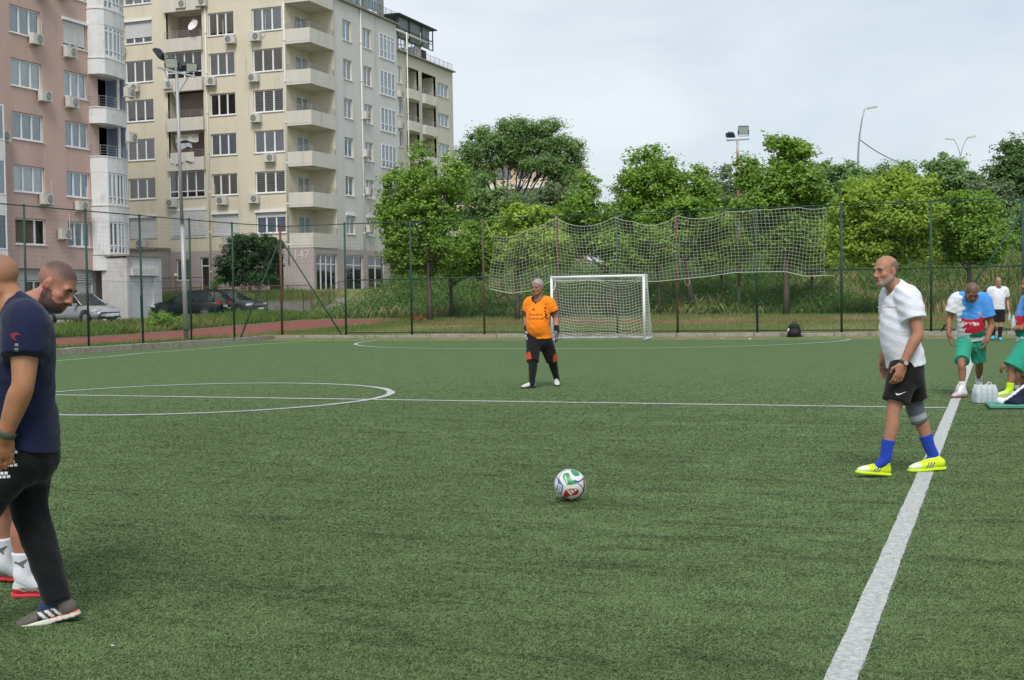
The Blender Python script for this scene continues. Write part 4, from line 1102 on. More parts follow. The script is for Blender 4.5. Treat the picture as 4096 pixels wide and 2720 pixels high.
tree('maple_tree', 'broad yellow-green maple right of the ball stop net', 'tree', b, PL(b[1], (3480, 770, 80, 60), (3580, 740, 80, 50), (3680, 760, 70, 50), (3400, 850, 80, 80), (3510, 860, 110, 90), (3630, 860, 110, 90), (3380, 960, 70, 80), (3480, 990, 100, 80), (3600, 1000, 100, 80), (3700, 960, 60, 90)), 'yellow', 30000, 0.17, 0.13, G1, 0.40, seed=8)
b = gpY(3880, 61)
tree('maple_tree', 'green maple at the right in front of the parked cars', 'tree', b, PL(b[1], (3870, 830, 75, 50), (3960, 850, 60, 60), (3800, 900, 70, 80), (3900, 930, 100, 80), (3990, 950, 60, 60), (3830, 1000, 80, 60), (3940, 1010, 70, 50)), 'maple', 20000, 0.16, 0.12, G1, 0.38, seed=9)
for i, (u, Y, ls, kd, lb) in enumerate(((2637, 63, ((2600, 930, 70, 60), (2670, 990, 70, 70), (2580, 1040, 70, 55), (2540, 980, 60, 60)), 'maple', 'slender sapling just right of the goal post'),
                                  (2890, 66, ((2860, 960, 70, 60), (2940, 1000, 70, 65), (2850, 1050, 60, 45), (2900, 920, 60, 50)), 'yellow', 'leafy sapling behind the net beside the rusty mast'),
                                  (3250, 66, ((3220, 980, 70, 70), (3290, 950, 60, 70), (3260, 1050, 70, 45), (3130, 1040, 60, 45)), 'yellow', 'sapling behind the right end of the ball stop net'))):
    b = gpY(u, Y)
    tree('maple_sapling', lb, 'tree', b, PL(Y, *ls), kd, 10000, 0.16, 0.06, G1, 0.34, limbs=5, seed=30 + i)

# trees on and beyond the bank
b = gpY(2030, 92)
tree('tree_of_heaven', 'tall umbrella-crowned tree with bare branches in front of the distant block', 'tree', b, PL(92, (1935, 555, 65, 42), (2050, 505, 50, 30), (2110, 525, 75, 36), (2190, 510, 55, 34), (2010, 565, 80, 45), (2130, 580, 90, 48), (2230, 600, 75, 58), (1880, 610, 55, 42), (1960, 635, 80, 45), (2070, 645, 75, 40), (2285, 650, 42, 65), (1850, 675, 55, 42), (2190, 660, 80, 40), (1920, 700, 60, 35), (2290, 730, 36, 60), (2010, 745, 30, 16), (2240, 720, 50, 40), (1880, 760, 55, 40), (2170, 790, 60, 35)), 'ash', 40000, 0.24, 0.24, None, 0.62, limbs=26, seed=12, per=70, trunk_top=5.0, aspect=0.35, droop=0.5)
b = gpY(2060, 86)
tree('ash_tree', 'mid-height dark green tree under the umbrella-crowned tree', 'tree', b, PL(86, (1880, 760, 70, 60), (1950, 830, 80, 70), (2080, 830, 90, 60), (1900, 880, 80, 60), (2040, 900, 90, 60)), 'ash', 16000, 0.24, 0.14, 'trees beyond the bank', 0.5, seed=13, aspect=0.4)
b = gpY(2200, 84)
tree('olive_tree', 'grey-green bushy tree left of the pointed maple', 'tree', b, PL(84, (2200, 800, 70, 60), (2150, 860, 90, 60), (2250, 870, 80, 60), (2290, 800, 60, 40)), 'grey', 12000, 0.20, 0.13, 'trees beyond the bank', 0.45, seed=14)
b = gpY(2900, 96)
tree('olive_tree', 'pale grey-green tree seen behind the floodlight mast', 'tree', b, PL(96, (2880, 720, 50, 50), (2940, 760, 50, 60), (2860, 800, 70, 60), (2960, 830, 60, 60)), 'grey', 9000, 0.22, 0.14, 'trees beyond the bank', 0.5, seed=15)
b = gpY(3480, 88)
tree('ash_tree', 'leafy tree closing the gap left of the round tree', 'tree', b, PL(88, (3440, 740, 70, 60), (3530, 720, 60, 50), (3640, 720, 60, 50), (3420, 830, 80, 70)), 'ash', 11000, 0.22, 0.14, 'trees beyond the bank', 0.5, seed=19)
b = gpY(3350, 98)
tree('ash_tree', 'dark tree behind the yellow-green maple below the curved lamp', 'tree', b, PL(98, (3300, 680, 60, 40), (3390, 690, 70, 40), (3290, 760, 80, 60), (3400, 770, 90, 60), (3480, 740, 50, 50), (3330, 850, 90, 60)), 'ash', 14000, 0.22, 0.16, 'trees beyond the bank', 0.5, seed=16)
b = gpY(3780, 95)
tree('lime_tree', 'round green tree below the twin-armed street lamp', 'tree', b, PL(95, (3780, 670, 60, 50), (3740, 740, 60, 60), (3830, 720, 70, 60), (3790, 800, 80, 70), (3870, 790, 50, 60)), 'ash', 15000, 0.22, 0.18, 'trees beyond the bank', 0.48, seed=17)
b = gpY(3930, 84)
tree('ash_tree', 'grey-green tree between the round tree and the large dark tree', 'tree', b, PL(84, (3930, 790, 60, 60), (4000, 800, 60, 60), (3900, 870, 70, 60), (4050, 860, 60, 60)), 'grey', 11000, 0.2, 0.14, 'trees beyond the bank', 0.46, seed=24)
b = gpY(4060, 92)
tree('oak_tree', 'large dark tree at the right edge of the picture', 'tree', b, PL(92, (4070, 610, 80, 60), (4010, 690, 70, 60), (4110, 700, 90, 90), (3990, 780, 70, 70), (4080, 810, 100, 80), (4000, 880, 80, 60)), 'dark', 18000, 0.22, 0.2, 'trees beyond the bank', 0.5, seed=18)
for i, (u, ls, kd, lb) in enumerate(((2480, ((2430, 950, 80, 90), (2520, 960, 90, 100), (2470, 870, 60, 60)), 'dark', 'dark low tree behind the goal between two maples'),
                                  (2740, ((2680, 980, 90, 90), (2790, 970, 90, 90), (2750, 880, 90, 60), (2850, 930, 70, 90)), 'dark', 'dark low tree behind the wide maple'),
                                  (3080, ((3020, 960, 90, 90), (3130, 970, 90, 90), (3080, 860, 90, 70)), 'dark', 'dark low tree behind the rusty floodlight mast'),
                                  (3330, ((3300, 950, 80, 100), (3370, 880, 70, 80), (3230, 880, 70, 90)), 'dark', 'dark low tree behind the right edge of the net'),
                                  (3720, ((3720, 960, 80, 90), (3770, 880, 60, 60)), 'dark', 'dark low tree between the two right-hand maples'),
                                  (2230, ((2200, 980, 80, 70), (2290, 960, 70, 80)), 'dark', 'dark low tree behind the net left of the goal'),
                                  (4080, ((4060, 960, 70, 60), (4110, 900, 60, 70)), 'ash', 'low tree above the parked white car at the right'))):
    b = gpY(u, 80)
    tree('understorey_tree', lb, 'tree', b, PL(80, *ls), kd, 12000, 0.24, 0.09, 'low dark trees on the bank', 0.5, limbs=6, seed=50 + i)
# shrubs by the buildings
b = gpY(1000, 73.5)
tree('yew_shrub', 'large dark rounded shrub in front of the cream block', 'shrub', b, PL(73.5, (960, 980, 60, 40), (1050, 975, 55, 40), (920, 1050, 60, 55), (1010, 1040, 80, 70), (1080, 1050, 55, 60), (950, 1110, 80, 40), (1060, 1115, 60, 35), (1095, 980, 35, 30)), 'shrub', 22000, 0.15, 0.1, None, 0.30, seed=20)
b = gpY(1530, 78)
tree('dark_shrub', 'dark green shrub against the shop windows behind the maple', 'shrub', b, PL(78, (1570, 960, 50, 50), (1600, 1010, 50, 50), (1590, 900, 40, 40)), 'dark', 6000, 0.16, 0.06, None, 0.32, seed=21)
b = gp(655, 1322)
tree('track_shrub', 'small green bush beside the red running track', 'shrub', b, PL(b[1], (650, 1275, 45, 30), (690, 1290, 32, 25), (620, 1300, 32, 20), (660, 1300, 45, 22)), 'maple', 4200, 0.10, 0.02, None, 0.2, limbs=3, seed=22)
b = gpY(845, 70.9)
tree('rose_bush', 'thin rose bush with yellow flowers above the retaining wall', 'shrub', b, PL(71, (845, 1150, 18, 30), (870, 1130, 18, 26), (835, 1180, 22, 18)), 'dark', 900, 0.12, 0.02, None, 0.22, limbs=4, seed=23)

# ------------------------------------------------------------------ tall grass and weeds (uncountable)
def blades(name, label, n, sampler, hmin, hmax, w, cols, seed, cat='grass', lean=0.35):
    rng = np.random.default_rng(seed)
    x, y = sampler(n, rng); n = len(x); z = hgt(x, y)
    h = (hmin + (hmax - hmin) * rng.random(n) ** 1.6) * (0.6 + 0.8 * vnoise(x * 0.8, y * 0.8)); t = rng.random(n) * 2 * PI
    ww = w * (0.6 + 0.8 * rng.random(n)); bx, by = np.cos(t) * ww, np.sin(t) * ww
    l = lean * h * rng.random(n); a = rng.random(n) * 2 * PI; lx, ly = np.cos(a) * l, np.sin(a) * l
    V = np.stack([np.stack([x - bx, y - by, z - 0.02], 1), np.stack([x + bx, y + by, z - 0.02], 1), np.stack([x + bx * 0.6 + lx * 0.4, y + by * 0.6 + ly * 0.4, z + h * 0.6], 1), np.stack([x + lx, y + ly, z + h], 1)], 1)
    q = np.arange(n) * 4
    k = rng.random((n, 1)); kk = vnoise(x * 0.35 + 20, y * 0.35)[:, None]
    c = np.array(cols[0]) * (1 - k) + np.array(cols[1]) * k
    dry = np.clip((kk - 0.52) * 5, 0, 1) * (rng.random((n, 1)) < 0.65)
    c = c * (1 - dry) + np.array(cols[2]) * dry
    c = c * (0.75 + 0.5 * rng.random((n, 1)))
    tag(link(name, npmesh(name, V.reshape(-1, 3), np.stack([q, q + 1, q + 2, q + 3], 1), np.repeat(c, 4, 0)), M_weed), label, cat, kind='stuff')
def rect(x0, x1, y0, y1):
    return lambda n, rng: (rng.uniform(x0, x1, n), rng.uniform(y0, y1, n))
def off(sampler, *boxes):
    def f_(n, rng):
        x, y = sampler(n, rng); k = np.ones(len(x), bool)
        for x0, x1, y0, y1 in boxes: k &= ~((x > x0) & (x < x1) & (y > y0) & (y < y1))
        return x[k], y[k]
    return f_
GRN = ((0.105, 0.175, 0.035), (0.190, 0.260, 0.065), (0.34, 0.29, 0.14))
LUSH = ((0.090, 0.175, 0.032), (0.185, 0.270, 0.065), (0.28, 0.27, 0.10))
blades('verge_grass', 'long green grass between the red track and the parked cars', 70000, rect(-40.4, -34.8, 34, 66), 0.06, 0.42, 0.010, LUSH, 1, lean=0.9)
blades('strip_grass', 'thin grass strip between the fence and the red track', 22000, rect(-28.1, -25.15, 26, 60), 0.03, 0.16, 0.010, GRN, 2)
blades('meadow_grass', 'mown dry grass behind the goal fence', 90000, off(rect(-28, 9, 41.7, 64), (-28, 9, 54.9, 56.0)), 0.03, 0.14, 0.013, ((0.17, 0.205, 0.06), (0.25, 0.27, 0.10), (0.42, 0.34, 0.18)), 3)
blades('bank_grass', 'tall wild grass and weeds covering the bank behind the goal', 80000, rect(-35.8, 12, 63, 79), 0.12, 0.75, 0.014, ((0.105, 0.190, 0.045), (0.210, 0.310, 0.090), (0.40, 0.36, 0.17)), 4, lean=0.8)
blades('right_bank_grass', 'tall dry yellow grass on the bank at the right', 22000, rect(-4.5, 10, 60, 78), 0.2, 1.0, 0.011, ((0.18, 0.22, 0.075), (0.30, 0.29, 0.12), (0.42, 0.35, 0.18)), 5)
blades('terrace_grass', 'weeds along the terrace above the retaining wall', 9000, rect(-52, -39.4, 70.2, 73.5), 0.1, 0.5, 0.014, LUSH, 6)
def weeds():
    rng = np.random.default_rng(77); n = 90000
    cx = rng.uniform(-35.6, 9, 1500); cy = rng.uniform(63.2, 78, 1500); cr = rng.uniform(0.25, 0.8, 1500)
    k = rng.integers(0, 1500, n)
    P = np.zeros((n, 3)); o = rng.normal(0, 0.5, (n, 3)) * cr[k, None]
    P[:, 0] = cx[k] + o[:, 0]; P[:, 1] = cy[k] + o[:, 1]; P[:, 2] = hgt(P[:, 0], P[:, 1]) + np.abs(o[:, 2]) * 1.3 + 0.05
    t = rng.random(1500)[k][:, None]; c = np.array([0.080, 0.165, 0.040]) * (1 - t) + np.array([0.190, 0.310, 0.085]) * t
    V, Fq, cc = leaf_cloud(P, 0.15, c * (0.8 + 0.4 * rng.random((n, 1))), 0.1, rng, 0.6)
    tag(link('bank_weeds', npmesh('bank_weeds', V, Fq, cc), M_leaf), 'leafy weeds tangled over the bank behind the goal', 'weeds', kind='stuff')
weeds()
# ------------------------------------------------------------------ people: implicit bodies turned into meshes (surface nets)
class Vol:
    def __init__(self, lo, hi, h):
        self.lo = np.array(lo, float); self.h = h
        self.n = np.ceil((np.array(hi) - self.lo) / h).astype(int) + 1
        self.D = np.full(self.n, 0.12, np.float32)
        self.ax = [self.lo[i] + h * np.arange(self.n[i]) for i in range(3)]
    def block(self, lo, hi, pad=0.05):
        a = np.clip(np.floor((np.array(lo) - pad - self.lo) / self.h).astype(int), 0, self.n); b = np.clip(np.ceil((np.array(hi) + pad - self.lo) / self.h).astype(int) + 1, 0, self.n)
        if np.any(b <= a): return None, None
        sl = tuple(slice(a[i], b[i]) for i in range(3))
        X, Y, Z = np.meshgrid(self.ax[0][sl[0]], self.ax[1][sl[1]], self.ax[2][sl[2]], indexing='ij')
        return sl, np.stack([X, Y, Z], -1)
    def put(self, lo, hi, fn, k=0.02, mode='add'):
        sl, P = self.block(lo, hi)
        if sl is None: return self
        d = fn(P).astype(np.float32); a = self.D[sl]
        if mode == 'add':
            hh = np.maximum(k - np.abs(a - d), 0) / max(k, 1e-6); self.D[sl] = np.minimum(a, d) - hh * hh * k * 0.25
        elif mode == 'sub':
            d = -d; hh = np.maximum(k - np.abs(a - d), 0) / max(k, 1e-6); self.D[sl] = np.maximum(a, d) + hh * hh * k * 0.25
        return self
    def mesh(self, name, colfn=None):
        D = self.D; S = D < 0
        nx, ny, nz = D.shape
        c = np.zeros((nx - 1, ny - 1, nz - 1), np.int8)
        for i in (0, 1):
            for j in (0, 1):
                for k in (0, 1): c += S[i:nx - 1 + i, j:ny - 1 + j, k:nz - 1 + k]
        act = (c > 0) & (c < 8)
        idx = np.full(act.shape, -1, np.int64); I = np.argwhere(act); idx[act] = np.arange(len(I))
        acc = np.zeros((len(I), 3)); cnt = np.zeros(len(I))
        i, j, k = I.T
        for ax in range(3):
            o1, o2 = [a for a in range(3) if a != ax]
            for a in (0, 1):
                for b in (0, 1):
                    p0 = [i.copy(), j.copy(), k.copy()]; p0[o1] += a; p0[o2] += b
                    p1 = [q.copy() for q in p0]; p1[ax] += 1
                    d0 = D[p0[0], p0[1], p0[2]]; d1 = D[p1[0], p1[1], p1[2]]
                    m = (d0 < 0) != (d1 < 0)
                    t = np.where(m, d0 / np.where(m, d0 - d1, 1), 0)
                    q = np.zeros((len(I), 3)); q[:, ax] = t; q[:, o1] = a; q[:, o2] = b
                    acc[m] += q[m]; cnt[m] += 1
        V = self.lo + self.h * (I + acc / cnt[:, None])
        F_ = []
        for ax in range(3):
            o1, o2 = (ax + 1) % 3, (ax + 2) % 3
            sl0 = [slice(None)] * 3; sl1 = [slice(None)] * 3; sl0[ax] = slice(0, -1); sl1[ax] = slice(1, None)
            A, B = S[tuple(sl0)], S[tuple(sl1)]
            E = np.argwhere(A != B); E = E[(E[:, o1] > 0) & (E[:, o2] > 0) & (E[:, o1] < D.shape[o1] - 1) & (E[:, o2] < D.shape[o2] - 1)]
            if not len(E): continue
            fl_ = A[E[:, 0], E[:, 1], E[:, 2]]
            def at_(a, b):
                q = E.copy(); q[:, o1] += a; q[:, o2] += b; return idx[q[:, 0], q[:, 1], q[:, 2]]
            Q = np.stack([at_(-1, -1), at_(0, -1), at_(0, 0), at_(-1, 0)], 1)
            Q[~fl_] = Q[~fl_][:, ::-1]; F_.append(Q)
        Fq = np.concatenate(F_); Fq = Fq[(Fq >= 0).all(1)]
        return npmesh(name, V, Fq, colfn(V) if colfn else None)

def _n(v):
    v = np.asarray(v, float); return v / np.linalg.norm(v)
def ell(P, c, r, R=None):
    q = P - np.asarray(c)
    if R is not None: q = q @ np.asarray(R)
    r = np.asarray(r); return (np.sqrt(((q / r) ** 2).sum(-1)) - 1) * r.min()
def cap(P, a, b, ra, rb):
    a = np.asarray(a, float); b = np.asarray(b, float); d = b - a; t = np.clip(((P - a) @ d) / (d @ d), 0, 1)
    return np.sqrt(((P - a - t[..., None] * d) ** 2).sum(-1)) - (ra + (rb - ra) * t)
def resample(pts, rad, m=5):
    """catmull-rom through joints and radii"""
    p = np.array(pts, float); r = np.array(rad, float)
    if r.ndim == 1: r = np.stack([r, r], 1)
    A = np.concatenate([p, r], 1); A = np.vstack([2 * A[0] - A[1], A, 2 * A[-1] - A[-2]]); out = []
    for i in range(1, len(A) - 2):
        for t in np.linspace(0, 1, m, endpoint=False):
            a, b, c, d = A[i - 1:i + 3]
            out.append(0.5 * (2 * b + (c - a) * t + (2 * a - 5 * b + 4 * c - d) * t * t + (3 * b - a - 3 * c + d) * t ** 3))
    out.append(A[-2]); out = np.array(out); return out[:, :3], np.maximum(out[:, 3:], 0.004)
def tube_fn(pts, rad, lat=None, m=4, cuts=(), disp=None):
    p, r = resample(pts, rad, m)
    def fn(P):
        P = P.astype(np.float32); best = np.full(P.shape[:-1], 9.0, np.float32)
        ax0, ax1, ax2 = P[:, 0, 0, 0], P[0, :, 0, 1], P[0, 0, :, 2]
        for i in range(len(p) - 1):
            a, b = p[i], p[i + 1]; R = max(r[i].max(), r[i + 1].max()) + 0.055; lo = np.minimum(a, b) - R; hi = np.maximum(a, b) + R
            s0 = slice(*np.searchsorted(ax0, (lo[0], hi[0]))); s1 = slice(*np.searchsorted(ax1, (lo[1], hi[1]))); s2 = slice(*np.searchsorted(ax2, (lo[2], hi[2])))
            Q = P[s0, s1, s2]
            if Q.size == 0: continue
            a = a.astype(np.float32); d = (b - a).astype(np.float32); L2 = float(d @ d); L = math.sqrt(L2); q = Q - a
            t = np.clip((q @ d) / L2, 0, 1); rl = r[i, 0] + (r[i + 1, 0] - r[i, 0]) * t; re = r[i, 1] + (r[i + 1, 1] - r[i, 1]) * t
            res = q - t[..., None] * d
            if lat is None:
                dd = np.sqrt(np.einsum('...i,...i', res, res)) - rl
            else:
                ax = d / L; l = _n(np.asarray(lat) - ax * (np.asarray(lat) @ ax)).astype(np.float32); e = np.cross(ax, l).astype(np.float32)
                mn = np.minimum(rl, re)
                dd = (np.sqrt((res @ l / rl) ** 2 + (res @ e / re) ** 2 + (res @ ax / mn) ** 2) - 1) * mn
            best[s0, s1, s2] = np.minimum(best[s0, s1, s2], dd)
        near = best < 0.07
        if disp is not None: best[near] += disp(P[near])
        for c, n in cuts: best[near] = np.maximum(best[near], (P[near] - np.asarray(c)) @ _n(n))
        return best
    R = r.max(); return p.min(0) - R, p.max(0) + R, fn
def put_tube(vol, pts, rad, lat=None, k=0.02, **kw):
    lo, hi, fn = tube_fn(pts, rad, lat, **kw); return vol.put(lo, hi, fn, k)
def folds(amp, seed, scale=1.0, dirv=(0.5, 0.2, 1.0)):
    r = np.random.default_rng(seed); W_ = []
    for i in range(7):
        d = _n(np.array(dirv) * 0.5 + r.normal(0, 0.8, 3)); W_.append((d * 2 * PI / (scale * r.uniform(0.05, 0.11)), r.random() * 6, _n(r.normal(0, 1, 3)) * r.uniform(4, 9), r.uniform(0.5, 1)))
    def fn(P):
        s = 0
        for d, ph, e, a in W_:
            w = np.sin(P @ d + ph + 2.6 * np.sin(P @ e * 1.3 + ph)); g_ = np.clip(np.sin(P @ (e * 1.1) + 2 * ph), 0, 1); s = s + a * w * np.abs(w) * g_ * g_
        return amp * s * 0.42
    return fn

# ---- head, in its own frame: x to the person's left, y forward, z up; eye level z = 0
def head_fn(P, hair=0.0, jaw=1.0, seed=0, beard=0.0):
    d = ell(P, (0, -0.012, 0.032), (0.078, 0.099, 0.087))
    def add(e, k=0.02):
        nonlocal d
        h = np.maximum(k - np.abs(d - e), 0) / k; d = np.minimum(d, e) - h * h * k * 0.25
    def sub_(e, k=0.012):
        nonlocal d
        e = -e; h = np.maximum(k - np.abs(d - e), 0) / k; d = np.maximum(d, e) + h * h * k * 0.25
    add(ell(P, (0, 0.028, -0.040), (0.062 * jaw, 0.064, 0.072)), 0.03)
    for s in (-1, 1):
        add(cap(P, (s * 0.056 * jaw, 0.0, -0.055), (s * 0.020, 0.068, -0.098), 0.020, 0.020), 0.025)
        add(ell(P, (s * 0.044, 0.062, -0.028), (0.022, 0.020, 0.020)), 0.02)
    add(ell(P, (0, 0.074, -0.098), (0.024, 0.020, 0.018)), 0.02)
    add(cap(P, (-0.040, 0.080, 0.020), (0.040, 0.080, 0.020), 0.0125, 0.0125), 0.018)
    for s in (-1, 1): sub_(ell(P, (s * 0.031, 0.100, 0.000), (0.019, 0.016, 0.012)), 0.014)
    for s in (-1, 1): add(ell(P, (s * 0.031, 0.0775, 0.000), (0.0135, 0.0125, 0.0105)), 0.004)
    add(cap(P, (0, 0.088, 0.010), (0, 0.112, -0.034), 0.0085, 0.0125), 0.012)
    for s in (-1, 1): add(ell(P, (s * 0.0125, 0.100, -0.040), (0.0095, 0.011, 0.009)), 0.008)
    add(cap(P, (-0.019, 0.088, -0.064), (0.019, 0.088, -0.064), 0.008, 0.008), 0.010)
    add(cap(P, (-0.016, 0.088, -0.079), (0.016, 0.088, -0.079), 0.009, 0.009), 0.010)
    sub_(cap(P, (-0.020, 0.101, -0.0715), (0.020, 0.101, -0.0715), 0.0035, 0.0035), 0.004)
    for s in (-1, 1):
        R = np.array([[math.cos(s * 0.35), math.sin(s * 0.35), 0], [-math.sin(s * 0.35), math.cos(s * 0.35), 0], [0, 0, 1]]).T
        add(ell(P, (s * 0.082, -0.006, -0.008), (0.009, 0.020, 0.032), R), 0.008); sub_(ell(P, (s * 0.092, 0.000, -0.008), (0.006, 0.010, 0.016), R), 0.005)
    if beard: add(np.maximum(ell(P, (0, 0.036, -0.070), (0.066 * jaw, 0.066, 0.056 + beard * 0.4)), P[..., 2] + 0.048), 0.012)
    if hair:
        hc = ell(P, (0, -0.020, 0.040), (0.080 + hair * 0.7, 0.100 + hair * 0.6, 0.086 + hair))
        hc = hc + 0.005 * np.sin(P[..., 0] * 95 + seed) * np.sin(P[..., 1] * 80) * np.sin(P[..., 2] * 70)
        hc = np.maximum(hc, (P[..., 1] * 0.80 - P[..., 2] * 0.60 - 0.020)); add(hc, 0.006)
    return d
def head_cols(q, skin, st):
    """colours from head-frame coordinates; st: hair, hair colour, beard colour ..."""
    n = len(q); c = np.tile(np.array(skin), (n, 1)); x, y, z = q.T
    def mixc(m, col):
        m = np.clip(m, 0, 1)[:, None]; c[:] = c * (1 - m) + np.array(col) * m
    ns = 0.5 + 0.5 * np.sin(x * 310 + 3 * np.sin(z * 190)) * np.sin(y * 270 + 2 * np.sin(x * 150)) * np.sin(z * 240)
    red = np.exp(-((np.abs(x) - 0.045) ** 2 / 0.0006 + (z + 0.03) ** 2 / 0.0006)) * (y > 0.03); mixc(0.30 * red, np.array(skin) * np.array([1.1, 0.72, 0.70]))
    mixc(np.exp(-(x ** 2 / 0.0003 + (z + 0.035) ** 2 / 0.0004)) * (y > 0.095) * 0.35, np.array(skin) * np.array([1.1, 0.75, 0.72]))
    if st.get('beard') is not None:
        m = (z < -0.022 - 0.034 * np.clip((y - 0.02) / 0.06, 0, 1) - 0.012 * np.clip((np.abs(x) - 0.03) / 0.03, 0, 1) * (y > 0.05)) & (y > -0.012 + 0.25 * np.clip(-0.10 - z, 0, 1)) & (z > -0.14)
        m = m | ((z < -0.02) & (z > -0.06) & (y > -0.005) & (y < 0.03) & (np.abs(x) > 0.05))
        mus = (z < -0.046) & (z > -0.062) & (np.abs(x) < 0.034) & (y > 0.07)
        mixc((m | mus) * (st.get('bd', 0.8) * (0.75 + 0.25 * ns)), st['beard'])
        lips = (np.abs(x) < 0.022) & (y > 0.088) & (z < -0.060) & (z > -0.086); mixc(lips * 0.85, np.array(skin) * np.array([0.85, 0.5, 0.48]))
    else:
        lips = (np.abs(x) < 0.022) & (y > 0.088) & (z < -0.060) & (z > -0.086); mixc(lips * 0.6, np.array(skin) * np.array([0.85, 0.55, 0.52]))
    mixc(((np.abs(x) < 0.018) & (y > 0.085) & (np.abs(z + 0.0715) < 0.004)) * 0.8, (0.06, 0.025, 0.02))
    brow = (np.abs(z - 0.021 + 0.12 * np.clip(np.abs(x) - 0.035, 0, 1)) < 0.0075) & (np.abs(x) > 0.009) & (np.abs(x) < 0.048) & (y > 0.055); mixc(brow * 0.95, st.get('brow', (0.05, 0.035, 0.03)))
    ex = np.abs(x) - 0.031; eye = (ex ** 2 / 0.0135 ** 2 + z ** 2 / 0.0058 ** 2 < 1) & (y > 0.07); mixc(eye * 0.9, (0.22, 0.19, 0.17)); mixc((ex ** 2 + z ** 2 < 0.0056 ** 2) & (y > 0.07), (0.02, 0.015, 0.012))
    mixc(((ex ** 2 / 0.018 ** 2 + (z + 0.001) ** 2 / 0.0125 ** 2 < 1) & (y > 0.06) & ~eye) * 0.5, np.array(skin) * 0.42)  # eye sockets: shade put into the skin colour so the eyes stand out
    hc = st.get('hair', (0.1, 0.1, 0.1)); kind = st.get('kind', 'short')
    back = (y * 0.80 - z * 0.60 - 0.018)
    if kind == 'short': m = np.clip((0.002 - back) / 0.008, 0, 1) * np.clip((z + 0.030 + 0.4 * np.clip(-y - 0.02, 0, 1) * -1.2 + 0.0) / 0.01 + (y < -0.03) * 2, 0, 1) * (z > -0.065)
    elif kind == 'balding': m = np.clip((0.024 - y - 0.25 * np.maximum(z - 0.01, 0)) / 0.010, 0, 1) * np.clip((0.082 - z - 0.25 * np.clip(y + 0.06, 0, 1)) / 0.012, 0, 1) * np.clip((z + 0.062 - 0.9 * np.clip(y + 0.025, 0, 0.06)) / 0.01, 0, 1)
    else: m = np.clip((0.012 - back) / 0.02, 0, 1) * np.clip((z + 0.035) / 0.02, 0, 1) * (0.45 + 0.75 * np.clip((z - 0.045) / 0.03, 0, 1))
    ear = (np.abs(x) > 0.079) & (np.abs(z + 0.008) < 0.036) & (np.abs(y + 0.006) < 0.026)
    m = m * (~ear); mixc(m * st.get('hd', 0.9) * (0.72 + 0.28 * ns), hc)
    mixc(ear * 0.35, np.array(skin) * np.array([1.1, 0.66, 0.6]))
    return c
# ---- hand: x towards the thumb, y along the fingers, z out of the back of the hand
def hand_fn(P, curl=0.5, spread=0.0, side=1, grow=0.0):
    d = ell(P, (0, 0.050, 0), (0.043 + grow, 0.058, 0.017 + grow))
    def add(e, k=0.012):
        nonlocal d
        h = np.maximum(k - np.abs(d - e), 0) / k; d = np.minimum(d, e) - h * h * k * 0.25
    add(cap(P, (0, -0.03, 0), (0, 0.02, 0), 0.026, 0.024), 0.02)
    for i, (x, L) in enumerate(((-0.0335, 0.062), (-0.0115, 0.076), (0.0115, 0.080), (0.0335, 0.072))):
        a = np.array([x, 0.092 - 0.006 * (i in (0,)), 0.0]); ang = curl * (0.7 + 0.08 * (3 - i)); dx = x * spread
        p = a; r = 0.0095 + grow
        for f_, l in ((0.45, 0.55), (1.15, 0.38), (1.75, 0.30)):
            b = p + np.array([dx * l, math.cos(ang * f_), -math.sin(ang * f_)]) * L * l; add(cap(P, p, b, r, r * 0.93), 0.004); p = b; r *= 0.93
    t0 = np.array([0.030, 0.020, -0.004]); t1 = np.array([0.056, 0.055, -0.014 - 0.02 * curl]); t2 = np.array([0.060 - 0.012 * curl, 0.088, -0.022 - 0.03 * curl])
    add(cap(P, t0, t1, 0.0155 + grow, 0.012 + grow), 0.012); add(cap(P, t1, t2, 0.0115 + grow, 0.0095 + grow), 0.004)
    return d
def frame(x, y, z):
    return np.stack([_n(x), _n(y), _n(z)], 1)
def frame_yz(y, z):
    y = _n(y); z = np.asarray(z, float); z = _n(z - y * (z @ y)); return np.stack([np.cross(y, z), y, z], 1)

M_skin = mat('skin', (0.4, 0.25, 0.18), 0.52, 0.05, 30, attr=True, spec=0.35, bump=0.05, bscale=150)
M_skin.node_tree.nodes['Principled BSDF'].inputs['Subsurface Weight'].default_value = 0.06
M_skin.node_tree.nodes['Principled BSDF'].inputs['Subsurface Radius'].default_value = (0.02, 0.008, 0.005)
M_cloth = mat('jersey_cloth', (0.5, 0.5, 0.5), 0.85, 0.05, 14, attr=True, spec=0.12, bump=0.10, bscale=60, sheen=0.1)
M_shoe = mat('shoe_upper', (0.5, 0.5, 0.5), 0.55, 0.05, 30, attr=True, spec=0.35)

